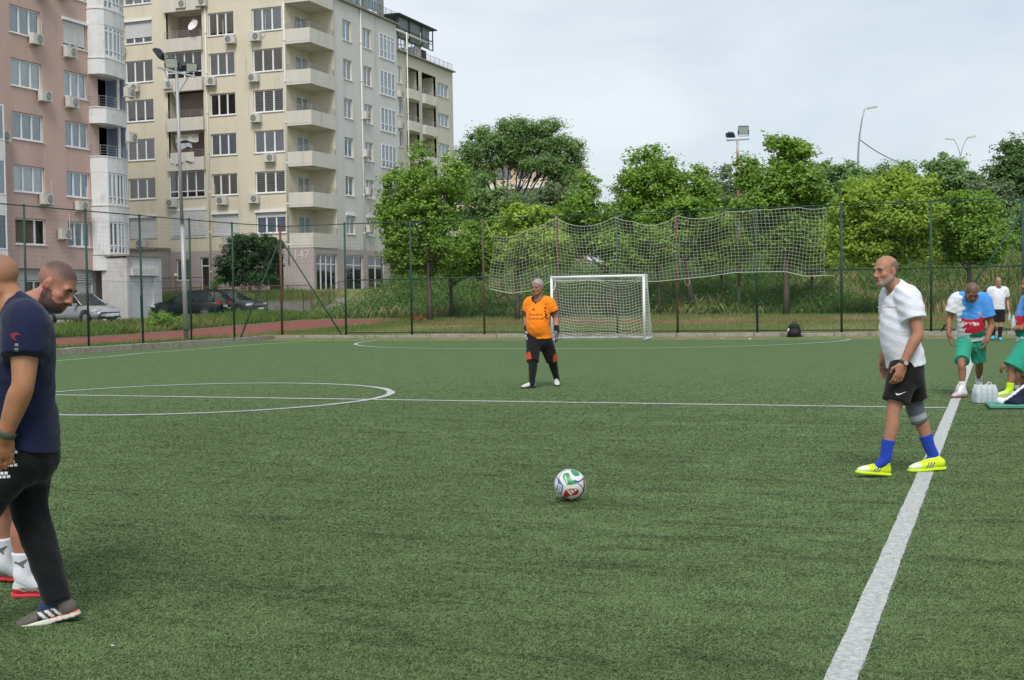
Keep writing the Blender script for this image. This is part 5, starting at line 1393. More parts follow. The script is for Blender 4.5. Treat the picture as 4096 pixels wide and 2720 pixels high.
class Person:
    """joints given as world points relative to the figure's base; L/R are the person's own sides"""
    def __init__(self, label, base, skin, bulk=1.0, h=0.007):
        self.root = tag(empty('person', base), label, 'person'); self.B = np.array(base, float); self.skin = np.array(skin); self.bulk = bulk; self.h = h; self.J = {}
    def px(self, name, u, v, d):
        p = dep(u, v, d); self.J[name] = np.array(p) - self.B; return self
    def joints(self, tab):
        for k, (u, v, d) in tab.items(): self.px(k, u, v, d)
        J = self.J
        self.lat = _n(J['shL'] - J['shR']); self.upv = _n((J['shL'] + J['shR']) / 2 - J['pel']); self.fwd = _n(np.cross(self.lat, self.upv))
        return self
    def headframe(self, fwd, up):
        self.HR = frame_yz(fwd, up); self.HR = np.stack([-self.HR[:, 0], self.HR[:, 1], self.HR[:, 2]], 1); return self
    def spine(self):
        J = self.J; sh = (J['shL'] + J['shR']) / 2; pel = J['pel']
        return pel, sh
    def torso(self, grow=0.0, belly=0.0, drop=0.0):
        pel, sh = self.spine(); b = self.bulk; u = sh - pel; f = self.fwd; w = np.linalg.norm(self.J['shL'] - self.J['shR']) / 0.38
        P = [pel - u * (0.10 + drop), pel + u * 0.10, pel + u * 0.35 + f * belly * 0.7, pel + u * 0.62 + f * (0.012 + belly * 0.25), pel + u * 0.88, pel + u * 1.03, self.J['neck']]
        R = [(0.168 * b + grow, 0.115 * b + grow), (0.170 * b + grow, 0.118 * b + grow), (0.160 * b + grow, (0.112 + belly * 0.55) * b + grow), (0.172 * b + grow, (0.120 + belly * 0.25) * b + grow), (0.172 * b * w ** 0.5 + grow, 0.108 * b + grow), (0.120 * b + grow, 0.082 * b + grow), (0.062 * b + grow, 0.062 * b + grow)]
        return P, R
    def body(self, st, belly=0.0, hands=(0.5, 0.5), arm=1.0, leg=1.0, hf=None, palms=None, head=True, parts=None, gloves=False):
        J = self.J; pts = np.array(list(J.values())); lo = pts.min(0) - 0.24; hi = pts.max(0) + 0.24
        V = Vol(lo, hi, self.h); b = self.bulk
        P, R = self.torso(-0.012, belly); put_tube(V, P, R, self.lat, 0.03)
        for s in ('L', 'R'):
            if 'wr' + s in J:
                a, e, w = J['sh' + s], J['el' + s], J['wr' + s]; f = arm * b
                put_tube(V, [a, a * 0.5 + e * 0.5, e, e * 0.7 + w * 0.3, w], [0.056 * f, 0.049 * f, 0.040 * f, 0.042 * f, 0.027 * f], None, 0.03)
                V.put(a - 0.08, a + 0.08, lambda Q, a=a, f=f: ell(Q, a, (0.055 * f,) * 3), 0.03)
                hd = (J['fi' + s] - w) if 'fi' + s in J else (w - e)
                pn = palms[s] if palms and s in palms else self.lat * (1 if s == 'L' else -1)
                HFm = frame_yz(hd, pn); mir = 1.0
                th = self.fwd if not (palms and s + 't' in palms) else palms[s + 't']
                if HFm[:, 0] @ th < 0: HFm = np.stack([-HFm[:, 0], HFm[:, 1], HFm[:, 2]], 1)
                c = hands[0 if s == 'L' else 1]
                if not (gloves and s in gloves):
                    V.put(w - 0.22, w + 0.22, lambda Q, w=w, HFm=HFm, c=c: hand_fn((Q - w) @ HFm, c), 0.012)
                if not hasattr(self, 'HM'): self.HM = {}
                self.HM[s] = (w, HFm, c)
            if 'kn' + s in J:
                hp, kn, an = J['hip' + s], J['kn' + s], J['an' + s]; f = leg * b ** 0.5
                cb_ = -_n((J['toe' + s] - an)) * 0.012
                put_tube(V, [hp, hp * 0.5 + kn * 0.5, kn, kn * 0.68 + an * 0.32 + cb_, kn * 0.25 + an * 0.75, an], [0.092 * f, 0.078 * f, 0.056 * f, 0.059 * f, 0.041 * f, 0.032 * f], None, 0.04)
                V.put(an - 0.1, an + 0.1, lambda Q, an=an, t=J['toe' + s]: cap(Q, an, an * 0.62 + t * 0.38 - np.array([0, 0, 0.03]), 0.028, 0.014), 0.02)
        hc = J.get('head')
        if head:
            put_tube(V, [J['neck'] - (J['head'] - J['neck']) * 0.25, J['neck'], J['head'] - self.HR[:, 2] * 0.075 - self.HR[:, 1] * 0.015], [0.066 * b, 0.062 * b, 0.056 * b ** 0.5], None, 0.05)
            V.put(hc - 0.17, hc + 0.17, lambda Q: head_fn((Q - hc) @ self.HR, st.get('thick', 0.0), st.get('jaw', 1.0), 1, st.get('bt', 0.0)), 0.02)
        sk = self.skin
        def col(vs):
            a_, b_ = vs[:, 2:3], vs[:, :1] * 0.8 + vs[:, 1:2] * 0.6
            c = np.tile(sk, (len(vs), 1)) * (0.82 + 0.16 * vnoise(a_ * 8 + 5, b_ * 8 + 3) + 0.14 * vnoise(a_ * 31, b_ * 31) + 0.10 * vnoise(a_ * 75, b_ * 140))
            for jn in ('elL', 'elR', 'knL', 'knR', 'fiL', 'fiR', 'wrL'):
                if jn in J:
                    rd = np.exp(-((vs - J[jn]) ** 2).sum(1) / 0.004)[:, None] * 0.35; c = c * (1 - rd) + c * np.array([1.08, 0.80, 0.76]) * rd
            if head:
                q = (vs - hc) @ self.HR; m = (np.abs(q) < 0.15).all(1) & (q[:, 2] > -0.135)
                c[m] = head_cols(q[m], sk, st)
            return c
        o = link('body', V.mesh('body', col), M_skin, self.root, True); self.bodyo = o
        return o
    def cloth(self, name, prims, col, fold=0.006, seed=1, k=0.025, parent=None, m=None, h=None, scale=1.0, subs=(), ddir=(0.5, 0.2, 1.0)):
        """prims: (pts, radii, lat, cuts)"""
        lo = np.min([np.min(np.array(p[0]), 0) - np.max(p[1]) for p in prims], 0) - 0.03; hi = np.max([np.max(np.array(p[0]), 0) + np.max(p[1]) for p in prims], 0) + 0.03
        V = Vol(lo, hi, h or self.h); dp = folds(fold, seed, scale, ddir) if fold else None
        for pts, rad, lat, cuts in prims: put_tube(V, pts, rad, lat, k, cuts=cuts, disp=dp)
        for lo_, hi_, fn in subs: V.put(lo_, hi_, fn, 0.006, 'sub')
        fn = col if callable(col) else (lambda vs: np.tile(np.array(col), (len(vs), 1)))
        return link(name, V.mesh(name, fn), m or M_cloth, parent or self.root, True)
    def sleeve(self, s, frac=0.62, r0=0.070, r1=0.072):
        J = self.J; a, e = J['sh' + s], J['el' + s]; d = e - a; b = self.bulk
        c = a + d * frac; inn = a - _n(d) * 0.02 - self.lat * (0.03 if s == 'L' else -0.03)
        return ([inn, a + d * 0.3, a + d * (frac + 0.14)], [r0 * b, (r0 + r1) / 2 * b, r1 * b], None, ((c, d),))
    def shirt(self, col, belly=0.0, grow=0.012, hem=0.02, hemn=None, frac=0.62, fold=0.006, seed=1, neck=0.085, flare=0.0, sl=(0.070, 0.072), scale=1.0, ddir=(0.5, 0.2, 1.0), name='shirt', neckoff=0.0):
        P, R = self.torso(grow, belly, 0.12); pel, sh = self.spine(); u = sh - pel
        R = [(a + flare * max(0, 1 - i / 2), c + flare * max(0, 1 - i / 2)) for i, (a, c) in enumerate(R)]
        hc = pel + u * hem; hn = -(u if hemn is None else np.array(hemn))
        prims = [(P, R, self.lat, ((hc, hn),)), self.sleeve('L', frac, *sl), self.sleeve('R', frac, *sl)]
        for s_ in ('L', 'R'):
            a_ = self.J['sh' + s_]; e_ = self.J['el' + s_]; nk = self.J['neck']
            prims.append(([a_ + (nk - a_) * 0.45 + self.upv * 0.0, a_ + self.upv * 0.004, a_ + (e_ - a_) * 0.25], [0.062 * self.bulk, 0.071 * self.bulk + grow * 0.5, sl[0] * self.bulk], None, ()))
        nb = self.J['neck']; hd = self.J['head']; ax = _n(hd - nb) if np.linalg.norm(hd - nb) > 0.01 else self.upv
        a0 = nb + ax * 0.02 + self.fwd * (0.035 + neckoff); a1 = nb + ax * 0.25 + self.fwd * 0.02
        subs = [(nb - 0.25, nb + 0.3, lambda Q: cap(Q, a0, a1, neck, neck * 1.25))]
        self.hem = (hc, hn)
        return self.cloth(name, prims, col, fold, seed, 0.05, subs=subs, scale=scale, ddir=ddir)
    def shorts(self, col, frac=0.80, r=(0.115, 0.105, 0.110), fold=0.005, seed=2, name='shorts', pw=0.012, k=0.04):
        J = self.J; b = self.bulk; pel, sh = self.spine(); u = _n(sh - pel)
        prims = [([pel - u * 0.07, pel + u * 0.10], [(0.172 * b + pw, 0.120 * b + pw), (0.160 * b + pw, 0.112 * b + pw)], self.lat, ())]
        for s in ('L', 'R'):
            if 'kn' + s not in J: continue
            h_, kn = J['hip' + s], J['kn' + s]; d = kn - h_
            prims.append(([h_ - d * 0.02, h_ + d * 0.5, h_ + d * (frac + 0.12)], [r[0] * b ** 0.5, r[1] * b ** 0.5, r[2] * b ** 0.5], None, ((h_ + d * frac, d),)))
        return self.cloth(name, prims, col, fold, seed, k)
    def sock(self, s, col, top=0.45, grow=0.006, name='sock', fold=0.0015):
        J = self.J; kn, an = J['kn' + s], J['an' + s]; d = kn - an; cb_ = -_n((J['toe' + s] - an)) * 0.012
        pts = [kn * 0.68 + an * 0.32 + cb_, kn * 0.25 + an * 0.75, an, an * 0.72 + J['toe' + s] * 0.28 - np.array([0, 0, 0.022])]; f = self.bulk ** 0.5
        if top > 0.75: pts = [kn + d * 0.05] + pts
        R = ([0.060] if top > 0.75 else []) + [0.059, 0.041, 0.039, 0.022]
        return self.cloth(name, [(pts, [a * f + grow for a in R], None, ((an + d * top, d),))], col, fold, 5, 0.02)
    def shoe(self, s, upper, sole, heel=None, toe=None, length=None, up=(0, 0, 1), name='shoe', extra=None, sole_h=0.022):
        J = self.J; an = J['an' + s]; toe = J['toe' + s] if toe is None else toe
        heel = J['heel' + s] if 'heel' + s in J else heel
        y = toe - heel; L = np.linalg.norm(y); R_ = frame_yz(y, np.array(up)); x, yv, zv = R_.T; k = L / 0.285
        def q(X, Y, Z): return heel + x * X * k + yv * Y * k + zv * Z * k
        lo = np.minimum(heel, toe) - 0.16; hi = np.maximum(heel, toe) + 0.16; hi[2] = max(hi[2], an[2] + 0.04)
        hh = min(self.h, 0.006); V = Vol(lo, hi, hh)
        cut = [(heel + zv * sole_h * 0.6, -zv)]
        lo_, hi_, fn = tube_fn([q(0, 0.035, 0.045), q(0, 0.10, 0.048), q(0, 0.17, 0.040), q(0, 0.225, 0.033), q(0, 0.258, 0.027)], [(0.034, 0.040), (0.036, 0.044), (0.043, 0.036), (0.042, 0.028), (0.030, 0.021)], x, 4, cut); V.put(lo_, hi_, fn, 0.01)
        lo_, hi_, fn = tube_fn([q(0, 0.045, 0.05), an * 0.75 + q(0, 0.05, 0.05) * 0.25], [0.036, 0.040], None, 3, ((an + zv * 0.005, zv),)); V.put(lo_, hi_, fn, 0.02)
        lo_, hi_, fn = tube_fn([q(0, 0.09, 0.075), q(0, 0.165, 0.055)], [(0.020, 0.016), (0.018, 0.014)], x, 3); V.put(lo_, hi_, fn, 0.012)
        def col(vs):
            w = (vs - heel) @ R_ / k
            return upper(w) if callable(upper) else np.tile(np.array(upper), (len(vs), 1))
        so = link(name, V.mesh(name, col), M_shoe, self.root, True)
        V2 = Vol(lo, hi, hh)
        lo_, hi_, fn = tube_fn([q(0, 0.028, 0.012), q(0, 0.10, 0.012), q(0, 0.18, 0.012), q(0, 0.235, 0.013), q(0, 0.262, 0.016)], [(0.037, 0.04), (0.036, 0.04), (0.046, 0.04), (0.042, 0.04), (0.030, 0.03)], x, 4, ((heel + zv * sole_h, zv), (heel, -zv))); V2.put(lo_, hi_, fn, 0.005)
        sc = (lambda vs: sole((vs - heel) @ R_ / k)) if callable(sole) else (lambda vs: np.tile(np.array(sole), (len(vs), 1)))
        link('sole', V2.mesh('sole', sc), M_shoe, so, True)
        mb = MB()
        for i in range(4):
            t = 0.11 + 0.018 * i; z = 0.083 - 0.0075 * i
            mb.tube([q(-0.020, t, z - 0.008), q(0, t + 0.004, z + 0.006), q(0.020, t, z - 0.008)], 0.003, 4)
        lc = extra or (0.7, 0.7, 0.7)
        mb.build('lace', mat('lace', lc, 0.8, 0.05, 20), so)
        return so
    def band(self, s, name, col, t=0.96, r=0.032, w=0.012, face=None):
        J = self.J; e, wr = J['el' + s], J['wr' + s]; c = e + (wr - e) * t; ax = _n(wr - e); a = _n(np.cross(ax, (0.3, 0.2, 1))); b_ = np.cross(ax, a)
        mb = MB(); n = 20
        for i in range(n):
            pass
        ring = []
        for k2, rr in ((-w, r), (-w * 0.6, r + 0.004), (w * 0.6, r + 0.004), (w, r)):
            ring.append([tuple(c + ax * k2 + (a * math.cos(2 * PI * i / n) + b_ * math.sin(2 * PI * i / n)) * rr) for i in range(n)])
        vs = [p for rg in ring for p in rg]; fs = [(j * n + i, j * n + (i + 1) % n, (j + 1) * n + (i + 1) % n, (j + 1) * n + i) for j in range(3) for i in range(n)]
        mb.add(vs, fs); o = mb.build(name, mat(name + '_band', col, 0.5, 0.1, 20), self.root, True)
        if face is not None:
            f = _n(np.array(face) - ax * (np.array(face) @ ax)); cc = c + f * (r + 0.004); g = np.cross(ax, f); m2 = MB(); n = 16
            m2.add([tuple(cc + (ax * math.cos(2 * PI * i / n) + g * math.sin(2 * PI * i / n)) * 0.017) for i in range(n)] + [tuple(cc + f * 0.008 + (ax * math.cos(2 * PI * i / n) + g * math.sin(2 * PI * i / n)) * 0.015) for i in range(n)], [tuple(range(n, 2 * n))] + [(i, (i + 1) % n, n + (i + 1) % n, n + i) for i in range(n)])
            m2.build('watch_face', mat('watch_face', (0.55, 0.53, 0.48), 0.3, 0.05, 20, metal=0.5), o)
        return o

def decal(obj, name, polys, origin, ux, uy, dirv, m, lift=0.003, sub_len=0.012):
    """flat outline (list of polygons in 2-D) laid on a garment by casting along dirv"""
    me = obj.data; nv = len(me.vertices); co = np.empty(nv * 3, np.float32); me.vertices.foreach_get('co', co); co = co.reshape(-1, 3)
    nf = len(me.polygons); li = np.empty(nf * 4, np.int32); me.loops.foreach_get('vertex_index', li)
    bv = BVHTree.FromPolygons(co.tolist(), li.reshape(-1, 4).tolist())
    o, ux, uy, d = np.array(origin), _n(ux), _n(uy), Vector(_n(dirv)); bmx = bmesh.new()
    for pl in polys:
        vs = [bmx.verts.new((x, y, 0)) for x, y in pl]
        try: bmx.faces.new(vs)
        except ValueError: pass
    bmesh.ops.triangulate(bmx, faces=bmx.faces[:])
    for _ in range(3):
        es = [e for e in bmx.edges if e.calc_length() > sub_len]
        if not es: break
        bmesh.ops.subdivide_edges(bmx, edges=es, cuts=1); bmesh.ops.triangulate(bmx, faces=bmx.faces[:])
    for v in bmx.verts:
        p = Vector(o + ux * v.co.x + uy * v.co.y); hit = bv.ray_cast(p - d * 0.35, d, 0.7)
        v.co = (hit[0] - d * lift) if hit[0] is not None else p
    mm = bpy.data.meshes.new(name); bmx.to_mesh(mm); bmx.free()
    return link(name, mm, m, obj)
def text_polys(s, size):
    me = text_mesh(s, size, 0.0); P = [[(me.vertices[i].co.x, me.vertices[i].co.y) for i in p.vertices] for p in me.polygons if abs(p.normal.z) > 0.5]; bpy.data.meshes.remove(me)
    return P
# ------------------------------------------------------------------ the people in the picture
AW = _n(np.array([-math.sin(YAW), math.cos(YAW), 0.0])); RT = np.array([math.cos(YAW), math.sin(YAW), 0.0]); UP = np.array([0, 0, 1.0])
def base_at(u, v):
    p = atZ(u, v, 0.0); return (p.x, p.y, 0.0)
M_inkp = mat('faded_red_print', (0.55, 0.30, 0.34), 0.8, 0.05, 10); M_ink = mat('black_print', (0.02, 0.012, 0.012), 0.7, 0.05, 10); M_inkr = mat('red_print', (0.15, 0.016, 0.028), 0.7, 0.05, 10); M_inkw = mat('white_print', (0.7, 0.7, 0.7), 0.7, 0.05, 10); M_inkg = mat('grey_print', (0.16, 0.17, 0.18), 0.7, 0.05, 10)

# ---- goalkeeper
K = Person('goalkeeper in an orange shirt and black shorts walking with gloves on', base_at(2165, 1550), (0.31, 0.155, 0.098), 1.04, 0.0075)
d = 20.7
K.joints(dict(head=(2149, 1149, d - 0.06), neck=(2154, 1196, d), shR=(2116, 1213, d + 0.10), shL=(2199, 1213, d - 0.08), elR=(2106, 1270, d + 0.16), wrR=(2107, 1326, d + 0.02), elL=(2223, 1274, d - 0.05), wrL=(2227, 1324, d - 0.20), fiL=(2227, 1352, d - 0.24),
              pel=(2158, 1352, d), hipR=(2136, 1362, d - 0.02), hipL=(2180, 1362, d + 0.0), knR=(2130, 1442, d - 0.18), knL=(2208, 1440, d + 0.10), anR=(2128, 1532, d - 0.16), anL=(2227, 1517, d + 0.33), heelR=(2143, 1549, d - 0.10), toeR=(2086, 1554, d - 0.26), heelL=(2224, 1531, d + 0.36), toeL=(2230, 1546, d + 0.12)))
K.headframe(-AW * 0.82 - RT * 0.50 - UP * 0.12, UP - AW * 0.08)
K.body(dict(kind='short', hair=(0.30, 0.30, 0.31), thick=0.012, brow=(0.06, 0.05, 0.05), jaw=1.06), belly=0.06, hands=(0.35, 0.5), arm=1.1, gloves='LR')
def kcol(vs):
    c = np.tile(np.array([0.90, 0.235, 0.014]), (len(vs), 1)); J = K.J
    for s in 'LR':
        a, e = J['sh' + s], J['el' + s]; dd = _n(e - a); t = (vs - (a + (e - a) * 0.62)) @ dd; r = np.linalg.norm(np.cross(vs - a, dd), axis=1)
        c[(t > -0.022) & (r < 0.10)] = (0.03, 0.008, 0.01)
    nb, hd = J['neck'], J['head']; ax = _n(hd - nb); q = cap(vs, nb + ax * 0.02 + K.fwd * 0.035, nb + ax * 0.25 + K.fwd * 0.02, 0.085, 0.106); c[q < 0.016] = (0.05, 0.012, 0.012)
    return c
ks = K.shirt(kcol, belly=0.075, grow=0.022, hem=-0.03, fold=0.008, seed=4, flare=0.012, sl=(0.076, 0.086), scale=1.2)
cen = K.J['pel'] * 0.42 + (K.J['shL'] + K.J['shR']) / 2 * 0.58
lx = _n(K.lat - AW * (K.lat @ AW)); sh_c = (K.J['shL'] + K.J['shR']) / 2
decal(ks, 'shirt_lettering', text_polys('Standard', 0.060), cen + lx * -0.062 + UP * 0.055, lx, UP, AW, M_ink)
decal(ks, 'shirt_lettering', text_polys('Chartered', 0.060), cen + lx * -0.062 - UP * 0.005, lx, UP, AW, M_ink)
wave = lambda y0, s: [[(x0 + 0.0, y0 + s * z) for x0, z in ((-0.034, 0.018), (-0.01, 0.040), (0.012, 0.038), (-0.012, 0.020), (0.030, -0.012), (0.022, -0.022), (-0.026, 0.002))]]
decal(ks, 'sponsor_emblem', wave(0.020, 1) + wave(-0.028, 1) + [[(-0.03, -0.062), (-0.012, -0.05), (0.0, -0.058), (-0.02, -0.07)]], cen + lx * 0.110 + UP * 0.03, lx, UP, AW, M_ink)
decal(ks, 'crest', [[(-0.004, -0.02), (0.006, -0.02), (0.014, 0.01), (0.03, 0.022), (0.012, 0.024), (0.004, 0.04), (-0.006, 0.016), (-0.024, 0.008), (-0.008, 0.004)], [(-0.018, -0.05), (0.02, -0.05), (0.018, -0.034), (-0.016, -0.034)]], sh_c + lx * 0.085 - UP * 0.085, lx, UP, AW, M_inkr)
decal(ks, 'maker_emblem', [[(-0.025, -0.012), (-0.005, 0.012), (0.025, 0.014), (0.02, 0.002), (0.004, -0.012)]], sh_c - lx * 0.10 - UP * 0.095, lx, UP, AW, M_ink)
decal(ks, 'neck_vent', [[(-0.028, 0.0), (-0.018, 0.0), (0.0, -0.036), (0.018, 0.0), (0.028, 0.0), (0.004, -0.050), (-0.004, -0.050)]], K.J['neck'] - UP * 0.035 + K.fwd * 0.1, lx, UP, AW, M_ink)
def kshort(vs):
    c = np.tile(np.array([0.012, 0.012, 0.014]), (len(vs), 1)); J = K.J
    for s, sg in (('L', 1), ('R', -1)):
        hp, kn = J['hip' + s], J['kn' + s]; dd = kn - hp; t = ((vs - hp) @ dd) / (dd @ dd); q = (vs - hp - t[:, None] * dd) @ lx * sg
        c[(q > 0.045 - 0.10 * (t - 0.72)) & (t > 0.70)] = (0.46, 0.065, 0.022)
    return c
K.shorts(kshort, 1.06, (0.122, 0.108, 0.094), 0.007, 3)
for s in 'LR': K.sock(s, (0.016, 0.017, 0.02), 1.02, 0.010)
ksh = lambda w: np.where((w[:, 1] < 0.05)[:, None], np.array([0.05, 0.35, 0.62]), np.array([0.56, 0.55, 0.53]))
for s in 'LR': K.shoe(s, ksh, (0.02, 0.02, 0.02), extra=(0.6, 0.6, 0.6))
for sd_ in 'LR':
    w_, HFm, c_ = K.HM[sd_]; V = Vol(w_ - 0.2, w_ + 0.25, 0.006); V.put(w_ - 0.2, w_ + 0.2, lambda Q: hand_fn((Q - w_) @ HFm, 0.4, 0.6, 1, 0.0055), 0.01)
    glove = link('glove', V.mesh('glove', lambda vs: np.where((vnoise(vs[:, 2] * 60, vs[:, 0] * 60 + vs[:, 1] * 40) > 0.52)[:, None], np.array([0.34, 0.36, 0.38]), np.array([0.05, 0.055, 0.06]))), M_cloth, K.root, True)
    wr_, el_ = K.J['wr' + sd_], K.J['el' + sd_]
    K.cloth('glove_cuff', [([wr_ + (el_ - wr_) * 0.42, wr_], [0.046, 0.040], None, ((wr_ + (el_ - wr_) * 0.36, el_ - wr_),))], (0.012, 0.012, 0.013), 0.0015, 3, h=0.006, parent=glove)

# ---- man in white
A = Person('bald man in a white T-shirt and black shorts walking left past the touchline', base_at(3600, 1893), (0.36, 0.175, 0.108), 1.0, 0.0065)
d = 10.27
A.joints(dict(head=(3543, 1084, d - 0.03), neck=(3590, 1155, d), shL=(3638, 1192, d - 0.19), shR=(3562, 1188, d + 0.17), elL=(3672, 1334, d - 0.26), wrL=(3612, 1458, d - 0.27), fiL=(3592, 1515, d - 0.27), elR=(3560, 1330, d + 0.30), wrR=(3532, 1438, d + 0.24), fiR=(3540, 1500, d + 0.20),
              pel=(3622, 1462, d), hipL=(3612, 1490, d - 0.09), hipR=(3636, 1490, d + 0.09), knL=(3572, 1652, d - 0.13), knR=(3662, 1640, d + 0.13), anL=(3540, 1838, d - 0.13), anR=(3732, 1826, d + 0.15), heelL=(3560, 1903, d - 0.10), toeL=(3424, 1893, d - 0.16), heelR=(3782, 1877, d + 0.15), toeR=(3632, 1888, d + 0.08)))
A.headframe(-RT * 0.88 - AW * 0.44 - UP * 0.06, UP - RT * 0.05)
A.body(dict(kind='balding', hair=(0.085, 0.08, 0.08), hd=0.85, beard=(0.26, 0.24, 0.235), bd=0.55, hd2=1, brow=(0.07, 0.055, 0.05), jaw=1.05), belly=0.03, hands=(0.9, 0.6), arm=1.06, leg=0.92)
ash_ = A.shirt((0.69, 0.71, 0.78), belly=0.035, grow=0.018, hem=-0.01, hemn=np.array([0, 0, 1.0]) + RT * -0.14, fold=0.007, seed=8, flare=0.012, frac=0.60, sl=(0.078, 0.092), scale=1.1, neck=0.080, neckoff=0.0)
hc_ = A.J['pel'] * 0.38 + (A.J['shL'] + A.J['shR']) / 2 * 0.62; vd = _n(AW)
bars = []; x_ = -0.075
for w in (0.010, 0.008, 0.012, 0.007, 0.010, 0.009, 0.012, 0.006, 0.010, 0.009): bars.append([(x_, -0.004), (x_ + w * 0.8, -0.004), (x_ + w * 0.8, 0.004), (x_, 0.004)]); x_ += w + 0.001
decal(ash_, 'chest_print', bars, np.array(dep(3548, 1228, d)) - A.B, RT, UP, vd, M_inkp)
A.shorts((0.012, 0.011, 0.011), 0.72, (0.118, 0.108, 0.108), 0.006, 6)
so_ = [c for c in A.root.children if c.name.startswith('shorts')][0]
decal(so_, 'shorts_emblem', [[(-0.040, 0.004), (-0.032, -0.012), (-0.018, -0.013), (0.052, 0.016), (-0.010, -0.002), (-0.026, -0.002)]], np.array(dep(3600, 1573, d - 0.2)) - A.B, RT, UP, vd, M_inkw)
for s in 'LR': A.sock(s, (0.018, 0.055, 0.38), 0.42 if s == 'L' else 0.46, 0.006)
def ash(w):
    y, z, x = w[:, 1], w[:, 2], np.abs(w[:, 0]); c = np.tile(np.array([0.62, 0.80, 0.02]), (len(w), 1))
    c[(y > 0.200) & (z > 0.02)] = (0.66, 0.72, 0.50)
    c[(y > 0.10) & (y <= 0.165) & (z < 0.055)] = (0.70, 0.78, 0.30)
    t = y + 0.55 * z; st = (np.mod(t - 0.125, 0.022) < 0.010) & (t > 0.125) & (t < 0.19) & (x > 0.022) & (z < 0.06) & (z > 0.018); c[st] = (0.03, 0.03, 0.03)
    return c
for s in 'LR': A.shoe(s, ash, (0.60, 0.78, 0.02), extra=(0.62, 0.80, 0.02))
A.band('L', 'wrist_watch', (0.03, 0.03, 0.035), 0.95, 0.037, 0.011, face=-AW + RT * 0.1)
kn, an, hp = A.J['knR'], A.J['anR'], A.J['hipR']
A.cloth('knee_brace', [([kn + (hp - kn) * 0.55, kn, kn + (an - kn) * 0.40], [0.085, 0.070, 0.068], None, ((kn + (an - kn) * 0.26, an - kn),))],
        lambda vs: np.where((np.abs(((vs - kn) @ _n(an - kn)) - 0.055) < 0.022)[:, None], np.array([0.30, 0.31, 0.34]), np.array([0.095, 0.105, 0.125])), 0.002, 4)

# ---- kit of the blue, red and white team
def kit(P_, flip=1):
    J = P_.J; sh = (J['shL'] + J['shR']) / 2; pel = J['pel']; u = sh - pel; H = np.linalg.norm(u); u = u / H
    def col(vs):
        t = ((vs - pel) @ u) / H; x = (vs - pel) @ P_.lat; nz_ = vnoise(vs[:, 2] * 26, x * 26 + 7)
        c = np.tile(np.array([0.70, 0.72, 0.77]), (len(vs), 1)); wob = 0.05 * (nz_ - 0.5)
        lefty = x > -0.15 + 0.10 * (nz_ - 0.5) * 2
        c[(t + wob > 0.60) & lefty] = (0.075, 0.30, 0.74)
        c[(t + wob <= 0.62) & (t + wob > 0.26) & (x > -0.12 + 0.25 * (0.45 - t) + 0.12 * (nz_ - 0.5))] = (0.52, 0.022, 0.045)
        c[(t + wob <= 0.27) & (t + wob > 0.12) & (x > -0.02 + 0.14 * (nz_ - 0.5))] = (0.012, 0.20, 0.12)
        c[(np.abs(t - 0.50 + 0.15 * x) < 0.035 + 0.03 * (nz_ - 0.5)) & (x > -0.12) & (x < 0.09) & (vnoise(x * 60, t * 40) > 0.40)] = (0.72, 0.72, 0.76)
        c[((x - 0.085) ** 2 + ((t - 0.72) * H) ** 2 < 0.032 ** 2) & (vnoise(x * 90, t * 60) > 0.4)] = (0.42, 0.30, 0.42)
        return c
    return col
TEAL = (0.030, 0.30, 0.20)
# ---- man bending over the water bottles
Bm = Person('man in a blue, red and white jersey and green shorts looking down', base_at(3860, 1592), (0.26, 0.120, 0.072), 1.0, 0.008)
d = 17.75
Bm.joints(dict(head=(3888, 1166, d - 0.30), neck=(3886, 1186, d - 0.10), shR=(3824, 1198, d - 0.02), shL=(3938, 1200, d - 0.12), elR=(3797, 1276, d + 0.02), wrR=(3795, 1338, d - 0.08), fiR=(3800, 1372, d - 0.12), elL=(3966, 1302, d - 0.12), wrL=(3947, 1364, d - 0.30), fiL=(3934, 1396, d - 0.36),
               pel=(3882, 1358, d + 0.10), hipR=(3858, 1372, d + 0.06), hipL=(3908, 1372, d + 0.10), knR=(3846, 1456, d - 0.28), knL=(3917, 1458, d + 0.18), anR=(3850, 1546, d - 0.30), anL=(3915, 1520, d + 0.60), heelR=(3866, 1588, d - 0.28), toeR=(3808, 1592, d - 0.46), heelL=(3922, 1548, d + 0.66), toeL=(3908, 1566, d + 0.40)))
Bm.headframe(-AW * 0.70 - UP * 0.75 - RT * 0.05, UP * 0.7 - AW * 0.75)
Bm.body(dict(kind='short', hair=(0.085, 0.07, 0.06), hd=0.75, jaw=1.0), belly=0.03, hands=(0.6, 0.6), leg=0.9)
Bm.shirt(kit(Bm), belly=0.04, grow=0.024, hem=0.02, fold=0.008, seed=12, flare=0.014, sl=(0.080, 0.092), frac=0.66)
Bm.shorts(TEAL, 0.86, (0.114, 0.102, 0.100), 0.008, 7)
for s in 'LR':
    Bm.sock(s, (0.70, 0.70, 0.74), 0.22, 0.006); Bm.shoe(s, lambda w: np.where((w[:, 1] > 0.20)[:, None], np.array([0.50, 0.42, 0.44]), np.array([0.55, 0.54, 0.56])), (0.25, 0.06, 0.07))

